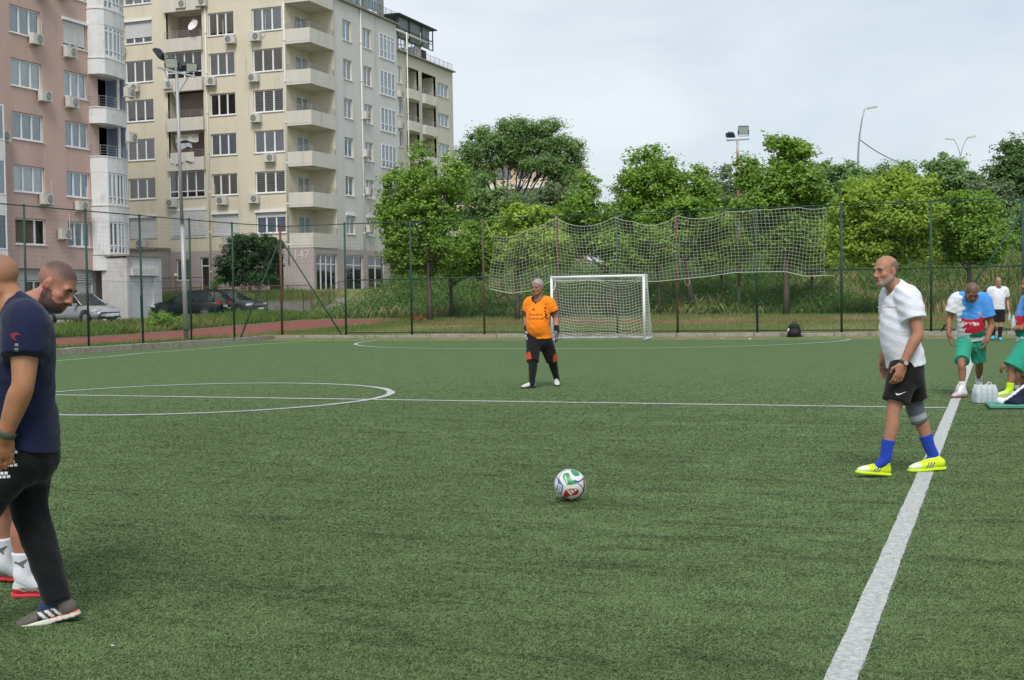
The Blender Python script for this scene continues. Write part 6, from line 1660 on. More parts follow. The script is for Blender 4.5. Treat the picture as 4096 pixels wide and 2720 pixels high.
# ---- man far off by the fence
Fm = Person('distant man in a white T-shirt and black shorts holding a bottle by the fence', base_at(3988, 1361), (0.38, 0.21, 0.15), 1.0, 0.014)
d = 36.4
Fm.joints(dict(head=(3994, 1126, d - 0.05), neck=(3992, 1149, d), shR=(3961, 1161, d), shL=(4022, 1161, d), elR=(3955, 1203, d + 0.05), wrR=(3960, 1238, d - 0.05), elL=(4029, 1203, d + 0.05), wrL=(4034, 1238, d - 0.08),
               pel=(3991, 1238, d), hipR=(3978, 1245, d), hipL=(4004, 1245, d), knR=(3975, 1297, d - 0.02), knL=(4003, 1299, d - 0.05), anR=(3973, 1348, d + 0.02), anL=(3999, 1353, d - 0.06), heelR=(3976, 1355, d + 0.06), toeR=(3969, 1357, d - 0.20), heelL=(3998, 1359, d + 0.02), toeL=(4004, 1362, d - 0.24)))
Fm.headframe(-AW, UP); Fm.body(dict(kind='balding', hair=(0.08, 0.06, 0.05)), hands=(0.8, 0.8))
Fm.shirt((0.69, 0.69, 0.76), belly=0.02, grow=0.024, hem=-0.01, fold=0.008, seed=14, flare=0.012, sl=(0.080, 0.090), frac=0.6); Fm.shorts((0.013, 0.013, 0.015), 0.78, (0.115, 0.112, 0.115), 0.006, 9)
for s in 'LR': Fm.sock(s, (0.014, 0.014, 0.016), 0.86, 0.008); Fm.shoe(s, (0.03, 0.42, 0.72), (0.03, 0.35, 0.6), extra=(0.1, 0.5, 0.7))

# ---- team mate standing at the right edge with a bottle
Em = Person('player in green shorts and lime sock cut by the right edge holding a bottle', base_at(4040, 1588), (0.29, 0.14, 0.092), 1.04, 0.008)
d = 17.35
Em.joints(dict(head=(4115, 1136, d - 0.02), neck=(4122, 1182, d), shL=(4126, 1204, d - 0.19), shR=(4112, 1202, d + 0.17), elL=(4132, 1290, d - 0.24), wrL=(4080, 1313, d - 0.16), fiL=(4054, 1306, d - 0.06), elR=(4100, 1278, d + 0.24), wrR=(4066, 1284, d + 0.10), fiR=(4044, 1284, d - 0.02),
               pel=(4112, 1368, d), hipL=(4108, 1384, d - 0.09), hipR=(4118, 1384, d + 0.09), knL=(4048, 1484, d - 0.10), knR=(4132, 1490, d + 0.12), anL=(4038, 1558, d - 0.10), anR=(4180, 1570, d + 0.12), heelL=(4056, 1588, d - 0.08), toeL=(3976, 1590, d - 0.16), heelR=(4205, 1585, d + 0.12), toeR=(4125, 1590, d + 0.06)))
Em.headframe(-RT * 0.95 - AW * 0.3 - UP * 0.05, UP); Em.body(dict(kind='short', hair=(0.04, 0.03, 0.028), thick=0.008, beard=(0.05, 0.04, 0.04), bd=0.35), hands=(1.3, 1.3), leg=0.9, palms={'L': -AW + UP * 0.3, 'R': AW, 'Lt': UP, 'Rt': UP})
Em.shirt(kit(Em), belly=0.03, grow=0.024, hem=-0.0, fold=0.008, seed=18, flare=0.012, sl=(0.080, 0.090), frac=0.62); Em.shorts(TEAL, 0.88, (0.125, 0.135, 0.15), 0.009, 11)
for s in 'LR': Em.sock(s, (0.52, 0.80, 0.02), 0.36, 0.007); Em.shoe(s, (0.58, 0.66, 0.20), (0.50, 0.60, 0.10), extra=(0.6, 0.7, 0.3))

# ---- person sitting on the ground behind him
Sm = Person('seated person at the right edge resting an arm on a raised knee', base_at(4150, 1560), (0.27, 0.135, 0.09), 1.0, 0.009)
d = 18.35
Sm.joints(dict(head=(4215, 1335, d), neck=(4216, 1372, d), shL=(4222, 1390, d - 0.18), shR=(4212, 1388, d + 0.18), elL=(4110, 1440, d - 0.22), wrL=(4034, 1456, d - 0.18), fiL=(4002, 1476, d - 0.17), elR=(4190, 1470, d + 0.24), wrR=(4120, 1480, d + 0.2), pel=(4200, 1535, d), hipL=(4192, 1536, d - 0.10), hipR=(4192, 1536, d + 0.10),
               knL=(4062, 1482, d - 0.12), knR=(4088, 1490, d + 0.14), anL=(4062, 1560, d - 0.12), anR=(4095, 1560, d + 0.12), heelL=(4078, 1572, d - 0.12), toeL=(4000, 1574, d - 0.14), heelR=(4110, 1570, d + 0.12), toeR=(4035, 1572, d + 0.12)))
Sm.headframe(-RT * 0.95 - AW * 0.2, UP); Sm.body(dict(kind='short', hair=(0.04, 0.03, 0.03), thick=0.008), hands=(1.1, 0.5), leg=0.92, palms={'L': -AW * 0.6 + UP, 'Lt': -AW})
Sm.shirt((0.10, 0.12, 0.22), grow=0.02, hem=0.0, seed=20); Sm.shorts((0.015, 0.016, 0.02), 0.45, (0.115, 0.112, 0.115), 0.006, 13)
for s in 'LR': Sm.sock(s, (0.6, 0.6, 0.62), 0.25, 0.006); Sm.shoe(s, (0.05, 0.05, 0.055), (0.4, 0.4, 0.4))

# ---- bearded man passing behind
Rm = Person('bearded man with shaved head looking down behind the man in navy', base_at(100, 2370), (0.40, 0.18, 0.122), 1.10, 0.0065)
d = 6.6
Rm.joints(dict(head=(226, 1140, d - 0.02), neck=(124, 1226, d), shR=(84, 1312, d - 0.19), shL=(78, 1306, d + 0.20), elR=(70, 1500, d - 0.22), wrR=(120, 1700, d - 0.2), elL=(60, 1500, d + 0.26), wrL=(110, 1690, d + 0.3), pel=(38, 1760, d), hipR=(52, 1800, d - 0.09), hipL=(52, 1800, d + 0.09),
               knR=(92, 2060, d - 0.14), knL=(10, 2030, d + 0.12), anR=(98, 2308, d - 0.14), anL=(18, 2246, d + 0.16), heelR=(52, 2388, d - 0.14), toeR=(278, 2384, d - 0.12), heelL=(-40, 2318, d + 0.20), toeL=(140, 2322, d + 0.22)))
Rm.headframe(RT * 0.80 - UP * 0.52 - AW * 0.18, UP * 0.80 + RT * 0.52)
Rm.body(dict(kind='shaved', hair=(0.045, 0.034, 0.030), hd=0.82, beard=(0.022, 0.016, 0.014), bd=0.93, bt=0.02, jaw=1.08, brow=(0.03, 0.02, 0.02)), hands=(0.6, 0.6), leg=0.86)
Rm.shirt((0.10, 0.36, 0.78), grow=0.012, hem=0.0, seed=22, neck=0.115); Rm.shorts(TEAL, 0.78, (0.118, 0.116, 0.118), 0.006, 15)
def rsh(w):
    y, z, x = w[:, 1], w[:, 2], np.abs(w[:, 0]); c = np.tile(np.array([0.60, 0.62, 0.58]), (len(w), 1)); b = (z < 0.046 + 0.0 * y); ck = (np.mod(np.floor(y / 0.008) + np.floor(z / 0.007), 2) > 0) & (z > 0.034) & (z < 0.055) & (y > 0.05)
    c[b] = (0.55, 0.035, 0.04); c[ck] = (0.03, 0.03, 0.03); c[(z > 0.034) & (z < 0.055) & (y > 0.05) & ~ck] = (0.5, 0.5, 0.48); return c
for s in 'RL':
    sk_ = Rm.sock(s, (0.76, 0.77, 0.84), 0.40 if s == 'R' else 0.46, 0.008); Rm.shoe(s, rsh, (0.62, 0.04, 0.06), extra=(0.55, 0.56, 0.53))
    cat_ = [[(-0.034, 0.010), (-0.030, 0.002), (-0.012, -0.002), (0.004, -0.012), (0.012, -0.020), (0.020, -0.018), (0.014, -0.006), (0.024, 0.006), (0.036, 0.022), (0.030, 0.023), (0.012, 0.004), (-0.008, 0.008), (-0.024, 0.014)]]
    mid = Rm.J['an' + s] + (Rm.J['kn' + s] - Rm.J['an' + s]) * 0.24
    decal(sk_, 'sock_emblem', cat_, mid, RT, UP, AW, M_inkg, 0.002, 0.02)

# ---- man in navy in the foreground
Nm = Person('bald man in a navy T-shirt and black track pants walking out at the left', base_at(190, 2520), (0.35, 0.165, 0.085), 1.12, 0.006)
d = 5.85
Nm.joints(dict(head=(-12, 1126, d), neck=(48, 1228, d), shL=(106, 1306, d - 0.21), shR=(86, 1290, d + 0.22), elL=(92, 1536, d - 0.27), wrL=(20, 1742, d - 0.26), fiL=(14, 1830, d - 0.24), elR=(30, 1520, d + 0.3), wrR=(-60, 1700, d + 0.3), pel=(90, 1752, d), hipL=(72, 1800, d - 0.10), hipR=(100, 1800, d + 0.10),
               knL=(-60, 2020, d - 0.14), knR=(118, 2036, d + 0.10), anL=(-230, 2330, d - 0.14), anR=(222, 2372, d + 0.08), heelL=(-190, 2480, d - 0.14), toeL=(-450, 2500, d - 0.16), heelR=(318, 2462, d + 0.10), toeR=(64, 2530, d + 0.04)))
Nm.headframe(-RT * 0.88 - AW * 0.12 - UP * 0.42, UP * 0.9 - RT * 0.42)
Nm.body(dict(kind='shaved', hair=(0.16, 0.11, 0.085), hd=0.55, jaw=1.1), hands=(0.55, 0.5), arm=1.06, leg=1.0)
ns_ = Nm.shirt((0.012, 0.016, 0.045), belly=0.03, grow=0.014, hem=-0.03, hemn=UP + RT * 0.28, fold=0.0065, seed=25, flare=0.022, sl=(0.080, 0.084), frac=0.50, neck=0.088, scale=1.0)
decal(ns_, 'sleeve_emblem', [[(0.72 * a_, 0.72 * b_) for a_, b_ in ((-0.034, 0.016), (-0.026, 0.028), (0.000, 0.034), (0.022, 0.030), (0.034, 0.014), (0.014, 0.020), (0.000, 0.010), (0.004, -0.004), (0.020, -0.016), (0.004, -0.014), (-0.016, -0.004))]], np.array(dep(88, 1350, d - 0.25)) - Nm.B, RT, UP, AW, M_inkr)
decal(ns_, 'sleeve_mark', [[(-0.008, -0.006), (0.008, -0.006), (0.008, 0.006), (-0.008, 0.006)], [(-0.009, -0.028), (0.009, -0.028), (0.009, -0.014), (-0.009, -0.014)]], np.array(dep(96, 1376, d - 0.25)) - Nm.B, RT, UP, AW, M_inkg)
J = Nm.J; pel_, shm = Nm.spine(); uu = _n(shm - pel_)
pr_ = [([pel_ - uu * 0.08 - Nm.fwd * 0.03, pel_ + uu * 0.10], [(0.176, 0.132), (0.162, 0.116)], Nm.lat, ())]
for s in 'LR':
    hp, kn, an = J['hip' + s], J['kn' + s], J['an' + s]; bk = Nm.fwd * 0.0
    pr_.append(([hp, hp * 0.5 + kn * 0.5, kn, kn * 0.55 + an * 0.45, an + (an - kn) * 0.16], [0.116, 0.104, 0.082, 0.074, 0.060], None, ((an + (an - kn) * 0.09, an - kn),)))
np_ = Nm.cloth('track_pants', pr_, (0.0095, 0.010, 0.012), 0.007, 31, 0.05, scale=1.3)
chk = [[(x * 0.016 + (y % 2) * 0.016 * 0.5, y * 0.016), (x * 0.016 + 0.012 + (y % 2) * 0.008, y * 0.016), (x * 0.016 + 0.012 + (y % 2) * 0.008, y * 0.016 + 0.012), (x * 0.016 + (y % 2) * 0.008, y * 0.016 + 0.012)] for y in range(-1, 1) for x in range(-3, 2)]
for (u, v) in ((40, 1798), (38, 1850), (10, 1896)): decal(np_, 'pocket_print', chk, np.array(dep(u, v, d - 0.2)) - Nm.B, RT, UP, AW, M_inkw)
def nsh(w):
    y, z, x = w[:, 1], w[:, 2], np.abs(w[:, 0]); c = np.tile(np.array([0.018, 0.018, 0.02]), (len(w), 1)); c[(y < 0.075) & (z < 0.085)] = (0.105, 0.088, 0.078); c[y > 0.175] = (0.105, 0.088, 0.078)
    t = y - 0.7 * z; st = (np.mod(t - 0.045, 0.032) < 0.016) & (t > 0.045) & (t < 0.125) & (x > 0.02) & (z < 0.068) & (z > 0.03); c[st] = (0.56, 0.56, 0.55); return c
def nso(w):
    c = np.tile(np.array([0.62, 0.60, 0.55]), (len(w), 1)); c[(w[:, 2] < 0.008) & (w[:, 1] < 0.12)] = (0.10, 0.10, 0.11); c[(w[:, 2] > 0.024) & (w[:, 1] < 0.13)] = (0.6, 0.12, 0.03); return c
for s, upv in (('R', UP * 0.96 - RT * 0.28), ('L', UP)): Nm.shoe(s, nsh, nso, up=upv, extra=(0.10, 0.10, 0.11), sole_h=0.030)
Nm.sock('R', (0.03, 0.05, 0.12), 0.2, 0.006)
Nm.band('L', 'wrist_watch', (0.06, 0.075, 0.06), 0.96, 0.040, 0.014)
# ------------------------------------------------------------------ football
def pip(x, y, poly):
    ins = np.zeros(len(x), bool); n = len(poly)
    for i in range(n):
        x0, y0 = poly[i]; x1, y1 = poly[(i + 1) % n]
        c = (y0 > y) != (y1 > y)
        with np.errstate(divide='ignore', invalid='ignore'): ins ^= c & (x < (x1 - x0) * (y - y0) / (y1 - y0 + 1e-12) + x0)
    return ins
def near_line(x, y, pl, w):
    d = np.full(len(x), 9.0)
    for (x0, y0), (x1, y1) in zip(pl[:-1], pl[1:]):
        t = np.clip(((x - x0) * (x1 - x0) + (y - y0) * (y1 - y0)) / ((x1 - x0) ** 2 + (y1 - y0) ** 2), 0, 1); d = np.minimum(d, np.hypot(x - x0 - t * (x1 - x0), y - y0 - t * (y1 - y0)))
    return d < w
def football():
    c = atZ(2281, 2004, 0.0); r = 0.111; nu, nv = 220, 130
    th = np.linspace(0, 2 * PI, nu, endpoint=False); ph = np.linspace(0.004, PI - 0.004, nv)
    T, Ph = np.meshgrid(th, ph, indexing='ij'); D = np.stack([np.sin(Ph) * np.cos(T), np.sin(Ph) * np.sin(T), np.cos(Ph)], -1).reshape(-1, 3)
    to = _n(np.array(CAM - Vector((c.x, c.y, r)))); rt = _n(np.cross(UP, to)); up = np.cross(to, rt)
    a, b, f = D @ rt, D @ up, D @ to; a = np.where(f < 0, -a, a)
    col = np.tile(np.array([0.66, 0.66, 0.66]), (len(D), 1)); rr = np.full(len(D), r)
    P = dict(green=[(-.46, .52), (-.40, .70), (-.2, .77), (-.04, .70), (.03, .45), (.16, .27), (.46, .05), (.2, 0), (-.18, -.04), (-.27, .08)], green2=[(-.02, .97), (.03, .92), (.16, .64), (.33, .53), (.56, .55), (.64, .66), (.5, .86), (.3, .97)],
             red=[(-.46, -.78), (-.36, -.42), (-.22, -.28), (.1, -.23), (.4, -.22), (.55, -.33), (.52, -.55), (.35, -.65), (0, -.70), (-.2, -.80)], blue=[(-.77, .28), (-.68, .48), (-.62, .28), (-.5, .06), (-.42, -.05), (-.45, -.32), (-.58, -.64), (-.76, -.5), (-.90, -.28), (-.82, -.08), (-.76, .05)], label=[(-.70, .08), (-.6, .05), (-.50, -.1), (-.54, -.28), (-.62, -.52), (-.82, -.38), (-.76, -.12)])
    sh = 0.75 + 0.5 * vnoise(a * 8 + 9, b * 8 + 4)
    m = pip(a, b, P['green']); col[m] = np.array([0.045, 0.27, 0.085]) * sh[m, None]; m = pip(a, b, P['green2']); col[m] = np.array([0.05, 0.25, 0.13]) * sh[m, None]
    m = pip(a, b, [(-.36, .50), (-.24, .62), (-.14, .1), (-.2, .02)]); col[m] = (0.45, 0.55, 0.42)
    m = pip(a, b, P['red']); col[m] = np.array([0.34, 0.025, 0.012]) * sh[m, None]; m = pip(a, b, P['blue']); col[m] = np.array([0.045, 0.13, 0.36]) * sh[m, None]; col[pip(a, b, P['label'])] = (0.6, 0.6, 0.58)
    for st in ([(-.23, -.30), (-.12, -.30), (.14, -.60), (.02, -.68)], [(0, -.30), (.11, -.30), (.28, -.46), (.13, -.54)], [(.23, -.28), (.42, -.28), (.43, -.34), (.32, -.41)]): col[pip(a, b, st)] = (0.64, 0.62, 0.56)
    col[near_line(a, b, [(-.66, -.08), (-.6, -.2), (-.72, -.28), (-.66, -.36)], 0.022)] = (0.08, 0.09, 0.12); col[near_line(a, b, [(-.07, .2), (.02, .05), (.06, .12)], 0.018)] = (0.05, 0.06, 0.05)
    col[near_line(a, b, [(.30, .25), (.5, .18), (.7, .25), (.86, .42)], 0.045)] = (0.03, 0.045, 0.26); col[near_line(a, b, [(.22, .24), (.55, .06), (.78, -.16), (.83, -.38)], 0.03)] = (0.02, 0.09, 0.06)
    col[near_line(a, b, [(.88, .36), (.90, -.1), (.84, -.42), (.62, -.76), (.2, -.95)], 0.045)] = (0.13, 0.02, 0.02); col[near_line(a, b, [(-.5, -.78), (-.3, -.88), (0, -.93)], 0.05)] = (0.05, 0.02, 0.03)
    col[near_line(a, b, [(-.72, .3), (-.7, .5), (-.45, .84), (0, .96)], 0.018)] = (0.08, 0.13, 0.32); col[near_line(a, b, [(-.82, .52), (-.78, .3)], 0.03)] = (0.3, 0.03, 0.06)
    seam = near_line(a, b, [(-.05, .96), (-.1, .8), (.06, .6), (.12, .4), (.4, .2), (.7, .1), (.9, .1)], 0.008) | near_line(a, b, [(-.9, .3), (-.6, -.0), (-.3, -.15), (.2, -.12), (.6, -.2), (.72, -.5), (.5, -.8)], 0.008) | near_line(a, b, [(-.35, -.15), (-.42, -.5), (-.6, -.75)], 0.008)
    rr[seam] -= 0.0012; col[seam] *= 0.6
    V = D * rr[:, None]; i = (np.arange(nu)[:, None] * nv + np.arange(nv - 1)[None]).ravel(); j = (np.mod(np.arange(nu) + 1, nu)[:, None] * nv + np.arange(nv - 1)[None]).ravel()
    Fq = np.stack([i, i + 1, j + 1, j], 1)
    o = link('football', npmesh('football', V, Fq, col), mat('ball_skin', (0.6, 0.6, 0.6), 0.35, 0.05, 30, attr=True, spec=0.4), None, True)
    o.location = (c.x, c.y, r + 0.004); tag(o, 'white football with red, green and blue panels on the turf', 'ball')
football()

# ------------------------------------------------------------------ lamps and masts
def flood(parent, c, aim, w=0.44, h=0.34, name='floodlight'):
    c = Vector(c); n = Vector(aim).normalized(); x = n.cross(Vector((0, 0, 1))).normalized(); y = x.cross(n)
    mb = MB(); mb.obox(c, x * w / 2, y * h / 2, n * 0.06); mb.obox(c - n * 0.10, x * w * 0.3, y * h * 0.3, n * 0.05)
    for i in range(5): mb.obox(c - n * 0.075 + x * (i - 2) * w * 0.2, x * 0.008, y * h * 0.42, n * 0.03)
    mb.tube([c - y * h * 0.7 - x * w * 0.5, c - x * w * 0.55], 0.015, 5); mb.tube([c - y * h * 0.7 + x * w * 0.5, c + x * w * 0.55], 0.015, 5); mb.tube([c - y * h * 0.7 - x * w * 0.5, c - y * h * 0.7 + x * w * 0.5], 0.015, 5)
    o = bpart(name, mb, M_dark, parent)
    g = MB(); q = c + n * 0.064; g.quad(q - x * w * .45 - y * h * .43, q + x * w * .45 - y * h * .43, q + x * w * .45 + y * h * .43, q - x * w * .45 + y * h * .43); sub('lens', g, M_lens, o)
M_lens = mat('floodlight_lens', (0.40, 0.44, 0.40), 0.2, 0.08, 6, spec=0.6)
b = land(746, 1366); bz = hz(b.x, b.y)
fp = tag(empty('floodlight_pole', (b.x, b.y, bz)), 'galvanised floodlight pole with four lamps in front of the cream block', 'lamp post')
x, y = b.x, b.y; lx_, ly_ = -0.42, 0.0
bpart('pole', MB().tube([(x, y, bz), (x - 0.06, y, bz + 4.0)], [0.085, 0.080], 12), M_galv, fp, True); bpart('pole', MB().tube([(x - 0.06, y, bz + 3.9), (x - 0.14, y, 9.35)], [0.062, 0.055], 12), M_galv, fp, True)
bpart('sleeve_collar', MB().tube([(x - 0.06, y, bz + 3.96), (x - 0.061, y, bz + 4.02)], 0.088, 12), M_galv, fp); bpart('strap', MB().tube([(x, y, bz + 0.36), (x, y, bz + 0.42)], 0.09, 12), M_dark, fp)
pc = Vector((x - 0.14, y, 9.30)); dr = Vector((0.62, 0.36, -0.17)).normalized()
bpart('cross_arm', MB().obox(pc + Vector((0, 0, 0.03)), dr * 0.66, dr.cross(Vector((0, 0, 1))).normalized() * 0.04, Vector((0, 0, 0.03))), M_galv, fp)
for s in (-1, 1): bpart('brace', MB().tube([pc + dr * 0.42 * s, pc - Vector((0, 0, 0.85 - 0.1 * s))], 0.022, 6), M_galv, fp)
tocam = Vector((0.45, -0.85, -0.25))
flood(fp, pc + dr * -0.16 + Vector((0, 0, 0.30)), tocam); flood(fp, pc + dr * 0.52 + Vector((0, 0, 0.32)), tocam + Vector((0.15, 0.1, 0)), 0.38, 0.30); flood(fp, pc + dr * 0.22 + Vector((0.0, 0.1, 0.30)), Vector((-0.5, 0.6, -0.4)), 0.36, 0.28); flood(fp, pc + dr * -0.60 + Vector((0, 0, 0.50)), Vector((-0.75, -0.25, -0.55)), 0.46, 0.36)

b = land(2957, 1262); b = atY(2957, 1262, b.y + 3.2); bz = hz(b.x, b.y); x, y = b.x, b.y
top = atY(2957, 560, y).z
M_mast = mat('rusty_mast', (0.42, 0.40, 0.37), 0.7, 0.15, 4, col2=(0.22, 0.10, 0.06), thr=(0.52, 0.58), scale2=0.9, vec=(1, 1, 0.5))
rm = tag(empty('floodlight_mast', (x, y, bz)), 'rusty white floodlight mast with two lamps rising behind the ball stop net', 'lamp post')
bpart('mast', MB().tube([(x, y, bz - 0.1), (x, y, top)], [0.085, 0.06], 10), M_mast, rm, True); bpart('cross_arm', MB().box(x - 0.55, x + 0.58, y - 0.04, y + 0.04, top - 0.02, top + 0.05), M_galv, rm)
flood(rm, (x + 0.30, y, top + 0.48), (0.25, -0.9, -0.25), 0.50, 0.42); flood(rm, (x - 0.36, y, top + 0.26), (-0.2, 0.5, -0.8), 0.42, 0.30)

def street_lamp(label, u, Y, vt, arms, r=0.09, m=None, bow=0.0):
    p = atY(u, vt, Y); z0 = hz(p.x, Y); L = tag(empty('street_lamp', (p.x, Y, z0)), label, 'street lamp'); k = depth_of(p) / F
    if bow:
        pts = [(p.x - bow * 0.0, Y, z0)] + [(p.x + bow * (t ** 3), Y, z0 + (p.z - z0) * (0.55 + 0.45 * t)) for t in np.linspace(0, 1, 7)]
        bpart('pole', MB().tube(pts, [r] + list(np.linspace(r * 0.85, r * 0.4, 7)), 8), m or M_galv, L, True); heads = [(pts[-1][0] + 0.3, pts[-1][2] + 0.05, 1)]
    else:
        bpart('pole', MB().tube([(p.x, Y, z0), (p.x, Y, p.z)], [r, r * 0.6], 8), m or M_galv, L, True); heads = []
        for (du, dv) in arms:
            e = (p.x + du * k, Y, p.z - dv * k); bpart('arm', MB().tube([(p.x, Y, p.z - 0.1), (p.x + du * k * 0.35, Y, p.z - dv * k * 0.55), (p.x + du * k * 0.75, Y, p.z - dv * k * 0.9), e], r * 0.45, 6), m or M_galv, L, True); heads.append((e[0], e[2], 1 if du > 0 else -1))
    for hx, hz_, sg in heads: bpart('lamp_head', MB().obox((hx + 0.25 * sg, Y, hz_), (0.42, 0, 0.06 * sg), (0, 0.14, 0), (-0.01 * sg, 0, 0.07)), M_ac, L)
    return L
street_lamp('tall street lamp with curved top above the trees at right', 3430, 108, 436, (), 0.12, None, 0.55)
street_lamp('twin armed street lamp above the round tree', 3842, 135, 620, ((-30, -66), (32, -70)), 0.07)
street_lamp('distant lamp with two curved arms between tree crowns', 2478, 135, 850, ((-44, -108), (-8, -105)), 0.10)
street_lamp('slim white pole rising behind the spire-topped maple', 1767, 84, 640, ((6, -14),), 0.07, M_white)
a_ = atY(3436, 556, 108); b_ = atY(3790, 655, 118)
mb = MB(); mb.tube([Vector(a_).lerp(Vector(b_), t) - Vector((0, 0, 1.0 * 4 * t * (1 - t))) for t in np.linspace(0, 1, 14)], 0.035, 4)
tag(mb.build('overhead_cable', M_dark), 'thin overhead cable sagging from the curved street lamp', 'cable')
gl = tag(empty('globe_lamp', (-50.6, 72.2, 1.9)), 'short lamp post with a pale globe by the entrance ramp', 'lamp post')
bpart('post', MB().tube([(-50.6, 72.2, 1.8), (-50.6, 72.2, 3.05)], 0.035, 8), M_railb, gl, True)
bpart('globe', MB().lathe([(0.001, -0.13), (0.08, -0.10), (0.13, 0), (0.08, 0.10), (0.001, 0.13)], 14, (-50.6, 72.2, 3.18)), mat('opal_globe', (0.75, 0.70, 0.52), 0.3, 0.04, 4), gl, True)

# ------------------------------------------------------------------ cars
M_cglass = mat('car_glass', (0.018, 0.022, 0.026), 0.06, 0.05, 3, spec=0.7); M_tyre = mat('tyre_rubber', (0.018, 0.018, 0.018), 0.85, 0.1, 20); M_rim = mat('alloy_rim', (0.45, 0.45, 0.46), 0.3, 0.05, 5, metal=0.7)
M_trim = mat('black_plastic', (0.02, 0.02, 0.022), 0.5, 0.1, 8); M_hl = mat('headlight', (0.62, 0.66, 0.70), 0.1, 0.05, 5, spec=0.7); M_tl = mat('tail_light', (0.45, 0.02, 0.02), 0.15, 0.05, 5, spec=0.6); M_plate = mat('number_plate', (0.68, 0.69, 0.70), 0.5, 0.04, 8)
def car(label, loc, rz, paint, H=1.5, L=4.35, Wd=1.80, group=None, estate=0.0, simple=False):
    R_ = tag(empty('parked_car', loc, rz), label, 'car', group); w = Wd / 2; m = mat('car_paint', paint, 0.28, 0.03, 2, spec=0.6, metal=0.3)
    st = [(-.50, .80, .42, .74), (-.485, .90, .32, .92), (-.42, .97, .26, .98), (-.2, 1.0, .24, .98), (.1, 1.0, .24, .97), (.26, .99, .24, .96), (.36, .97, .25, .93), (.45, .92, .28, .82), (.49, .80, .34, .70), (.505, .70, .40, .62)]
    V = []; Fq = []; n = 10
    for t, hw, z0, z1 in st:
        x = t * L; hw *= w; V += [(x, -hw * .86, z0), (x, -hw * .98, z0 + .12), (x, -hw, z0 + .30 * (z1 - z0) + .05), (x, -hw * .985, z0 + .72 * (z1 - z0)), (x, -hw * .90, z1 - .02), (x, hw * .90, z1 - .02), (x, hw * .985, z0 + .72 * (z1 - z0)), (x, hw, z0 + .30 * (z1 - z0) + .05), (x, hw * .98, z0 + .12), (x, hw * .86, z0)]
    for i in range(len(st) - 1):
        for k in range(n): Fq.append((i * n + k, i * n + (k + 1) % n, (i + 1) * n + (k + 1) % n, (i + 1) * n + k))
    Fq += [tuple(range(n)), tuple(reversed(range((len(st) - 1) * n, len(st) * n)))]
    MB().add(V, Fq).build('body', m, R_, True)
    rb = -.47 if estate else -.44; gs_ = [(rb, .94, .94), (rb + (.05 if estate else .10), H - .06, .78), (-.12, H, .76), (.04, H - .05, .78), (.25, .94, .90)]
    V = []; Fq = []
    for t, z, hb in gs_: V += [(t * L, -w * .92, .93), (t * L, -w * hb * .90, z), (t * L, w * hb * .90, z), (t * L, w * .92, .93)]
    for i in range(4): Fq += [(4 * i, 4 * i + 1, 4 * i + 5, 4 * i + 4), (4 * i + 2, 4 * i + 3, 4 * i + 7, 4 * i + 6)]
    Fq += [(1, 2, 6, 5), (13, 14, 18, 17)]
    MB().add(V, Fq).build('windows', M_cglass, R_)
    rf = MB().add([(V[i][0], V[i][1] * (1.0), V[i][2] + 0.008) for i in (5, 6, 9, 10, 13, 14)], [(0, 1, 3, 2), (2, 3, 5, 4)]).build('roof', m, R_, True)
    for s in (-1, 1):
        for (t0, z0, t1, z1, hb0, hb1) in ((rb, .94, gs_[1][0], gs_[1][1], .94, .78), (.25, .94, .04, H - .05, .90, .78), (-.13, .94, -.11, H - .01, .94, .76)):
            MB().tube([(t0 * L, s * w * .925, z0), (t1 * L, s * w * hb1 * .905, z1)], 0.035, 5).build('pillar', m, R_, True)
        MB().tube([(gs_[1][0] * L, s * w * .70, gs_[1][1] + .02), (-.12 * L, s * w * .69, H + .03), (.04 * L, s * w * .70, H - .02)], 0.022, 5).build('roof_rail', M_trim, R_, True)
        MB().obox((.17 * L, s * (w + .10), 1.02), (.09, 0, 0), (0, .09, 0), (0, 0, .06)).build('mirror', m, R_)
        MB().obox((.455 * L, s * w * .72, .70), (.16, -.05 * s, .02), (0, .17, 0), (0, 0, .065)).build('headlight', M_hl, R_); MB().obox((-.482 * L, s * w * .78, .82), (.06, .02 * s, 0), (0, .15, 0), (0, 0, .09)).build('tail_light', M_tl, R_)
        for t in (-.30, .315):
            y = s * (w - .09); wh = MB().lathe([(.20, -.09), (.31, -.10), (.335, -.06), (.335, .06), (.31, .10), (.20, .09)], 20).build('wheel', M_tyre, R_, True); wh.location = (t * L, y, .335); wh.rotation_euler = (PI / 2, 0, 0)
            rm_ = MB(); rm_.lathe([(.001, .05), (.05, .06), (.06, .04)], 12); rm_.lathe([(.185, .085), (.21, .09), (.21, -.09), (.185, -.085)], 20)
            for k in range(7):
                a = 2 * PI * k / 7
                for zz in (.05, -.05): rm_.obox((.12 * math.cos(a), .12 * math.sin(a), zz), (.085 * math.cos(a), .085 * math.sin(a), 0), (-.022 * math.sin(a), .022 * math.cos(a), 0), (0, 0, .02))
            rm_.build('rim', M_rim, wh)
            ar = MB(); ar.tube([(t * L + .385 * math.cos(a), s * (w * .985), .335 + .385 * math.sin(a)) for a in np.linspace(0, PI, 13)], 0.035, 5); ar.build('wheel_arch', M_trim, R_, True)
    MB().obox((.498 * L, 0, .50), (.03, 0, 0), (0, w * .55, 0), (0, 0, .11)).build('grille', M_trim, R_); MB().obox((.50 * L, 0, .36), (.035, 0, 0), (0, w * .78, 0), (0, 0, .035)).build('bumper_trim', M_trim, R_)
    MB().obox((.508 * L + .01, 0, .44), (.012, 0, 0), (0, .26, 0), (0, 0, .055)).build('number_plate', M_plate, R_); MB().obox((-.50 * L - .01, 0, .66), (.012, 0, 0), (0, .26, 0), (0, 0, .055)).build('number_plate', M_plate, R_)
    return R_
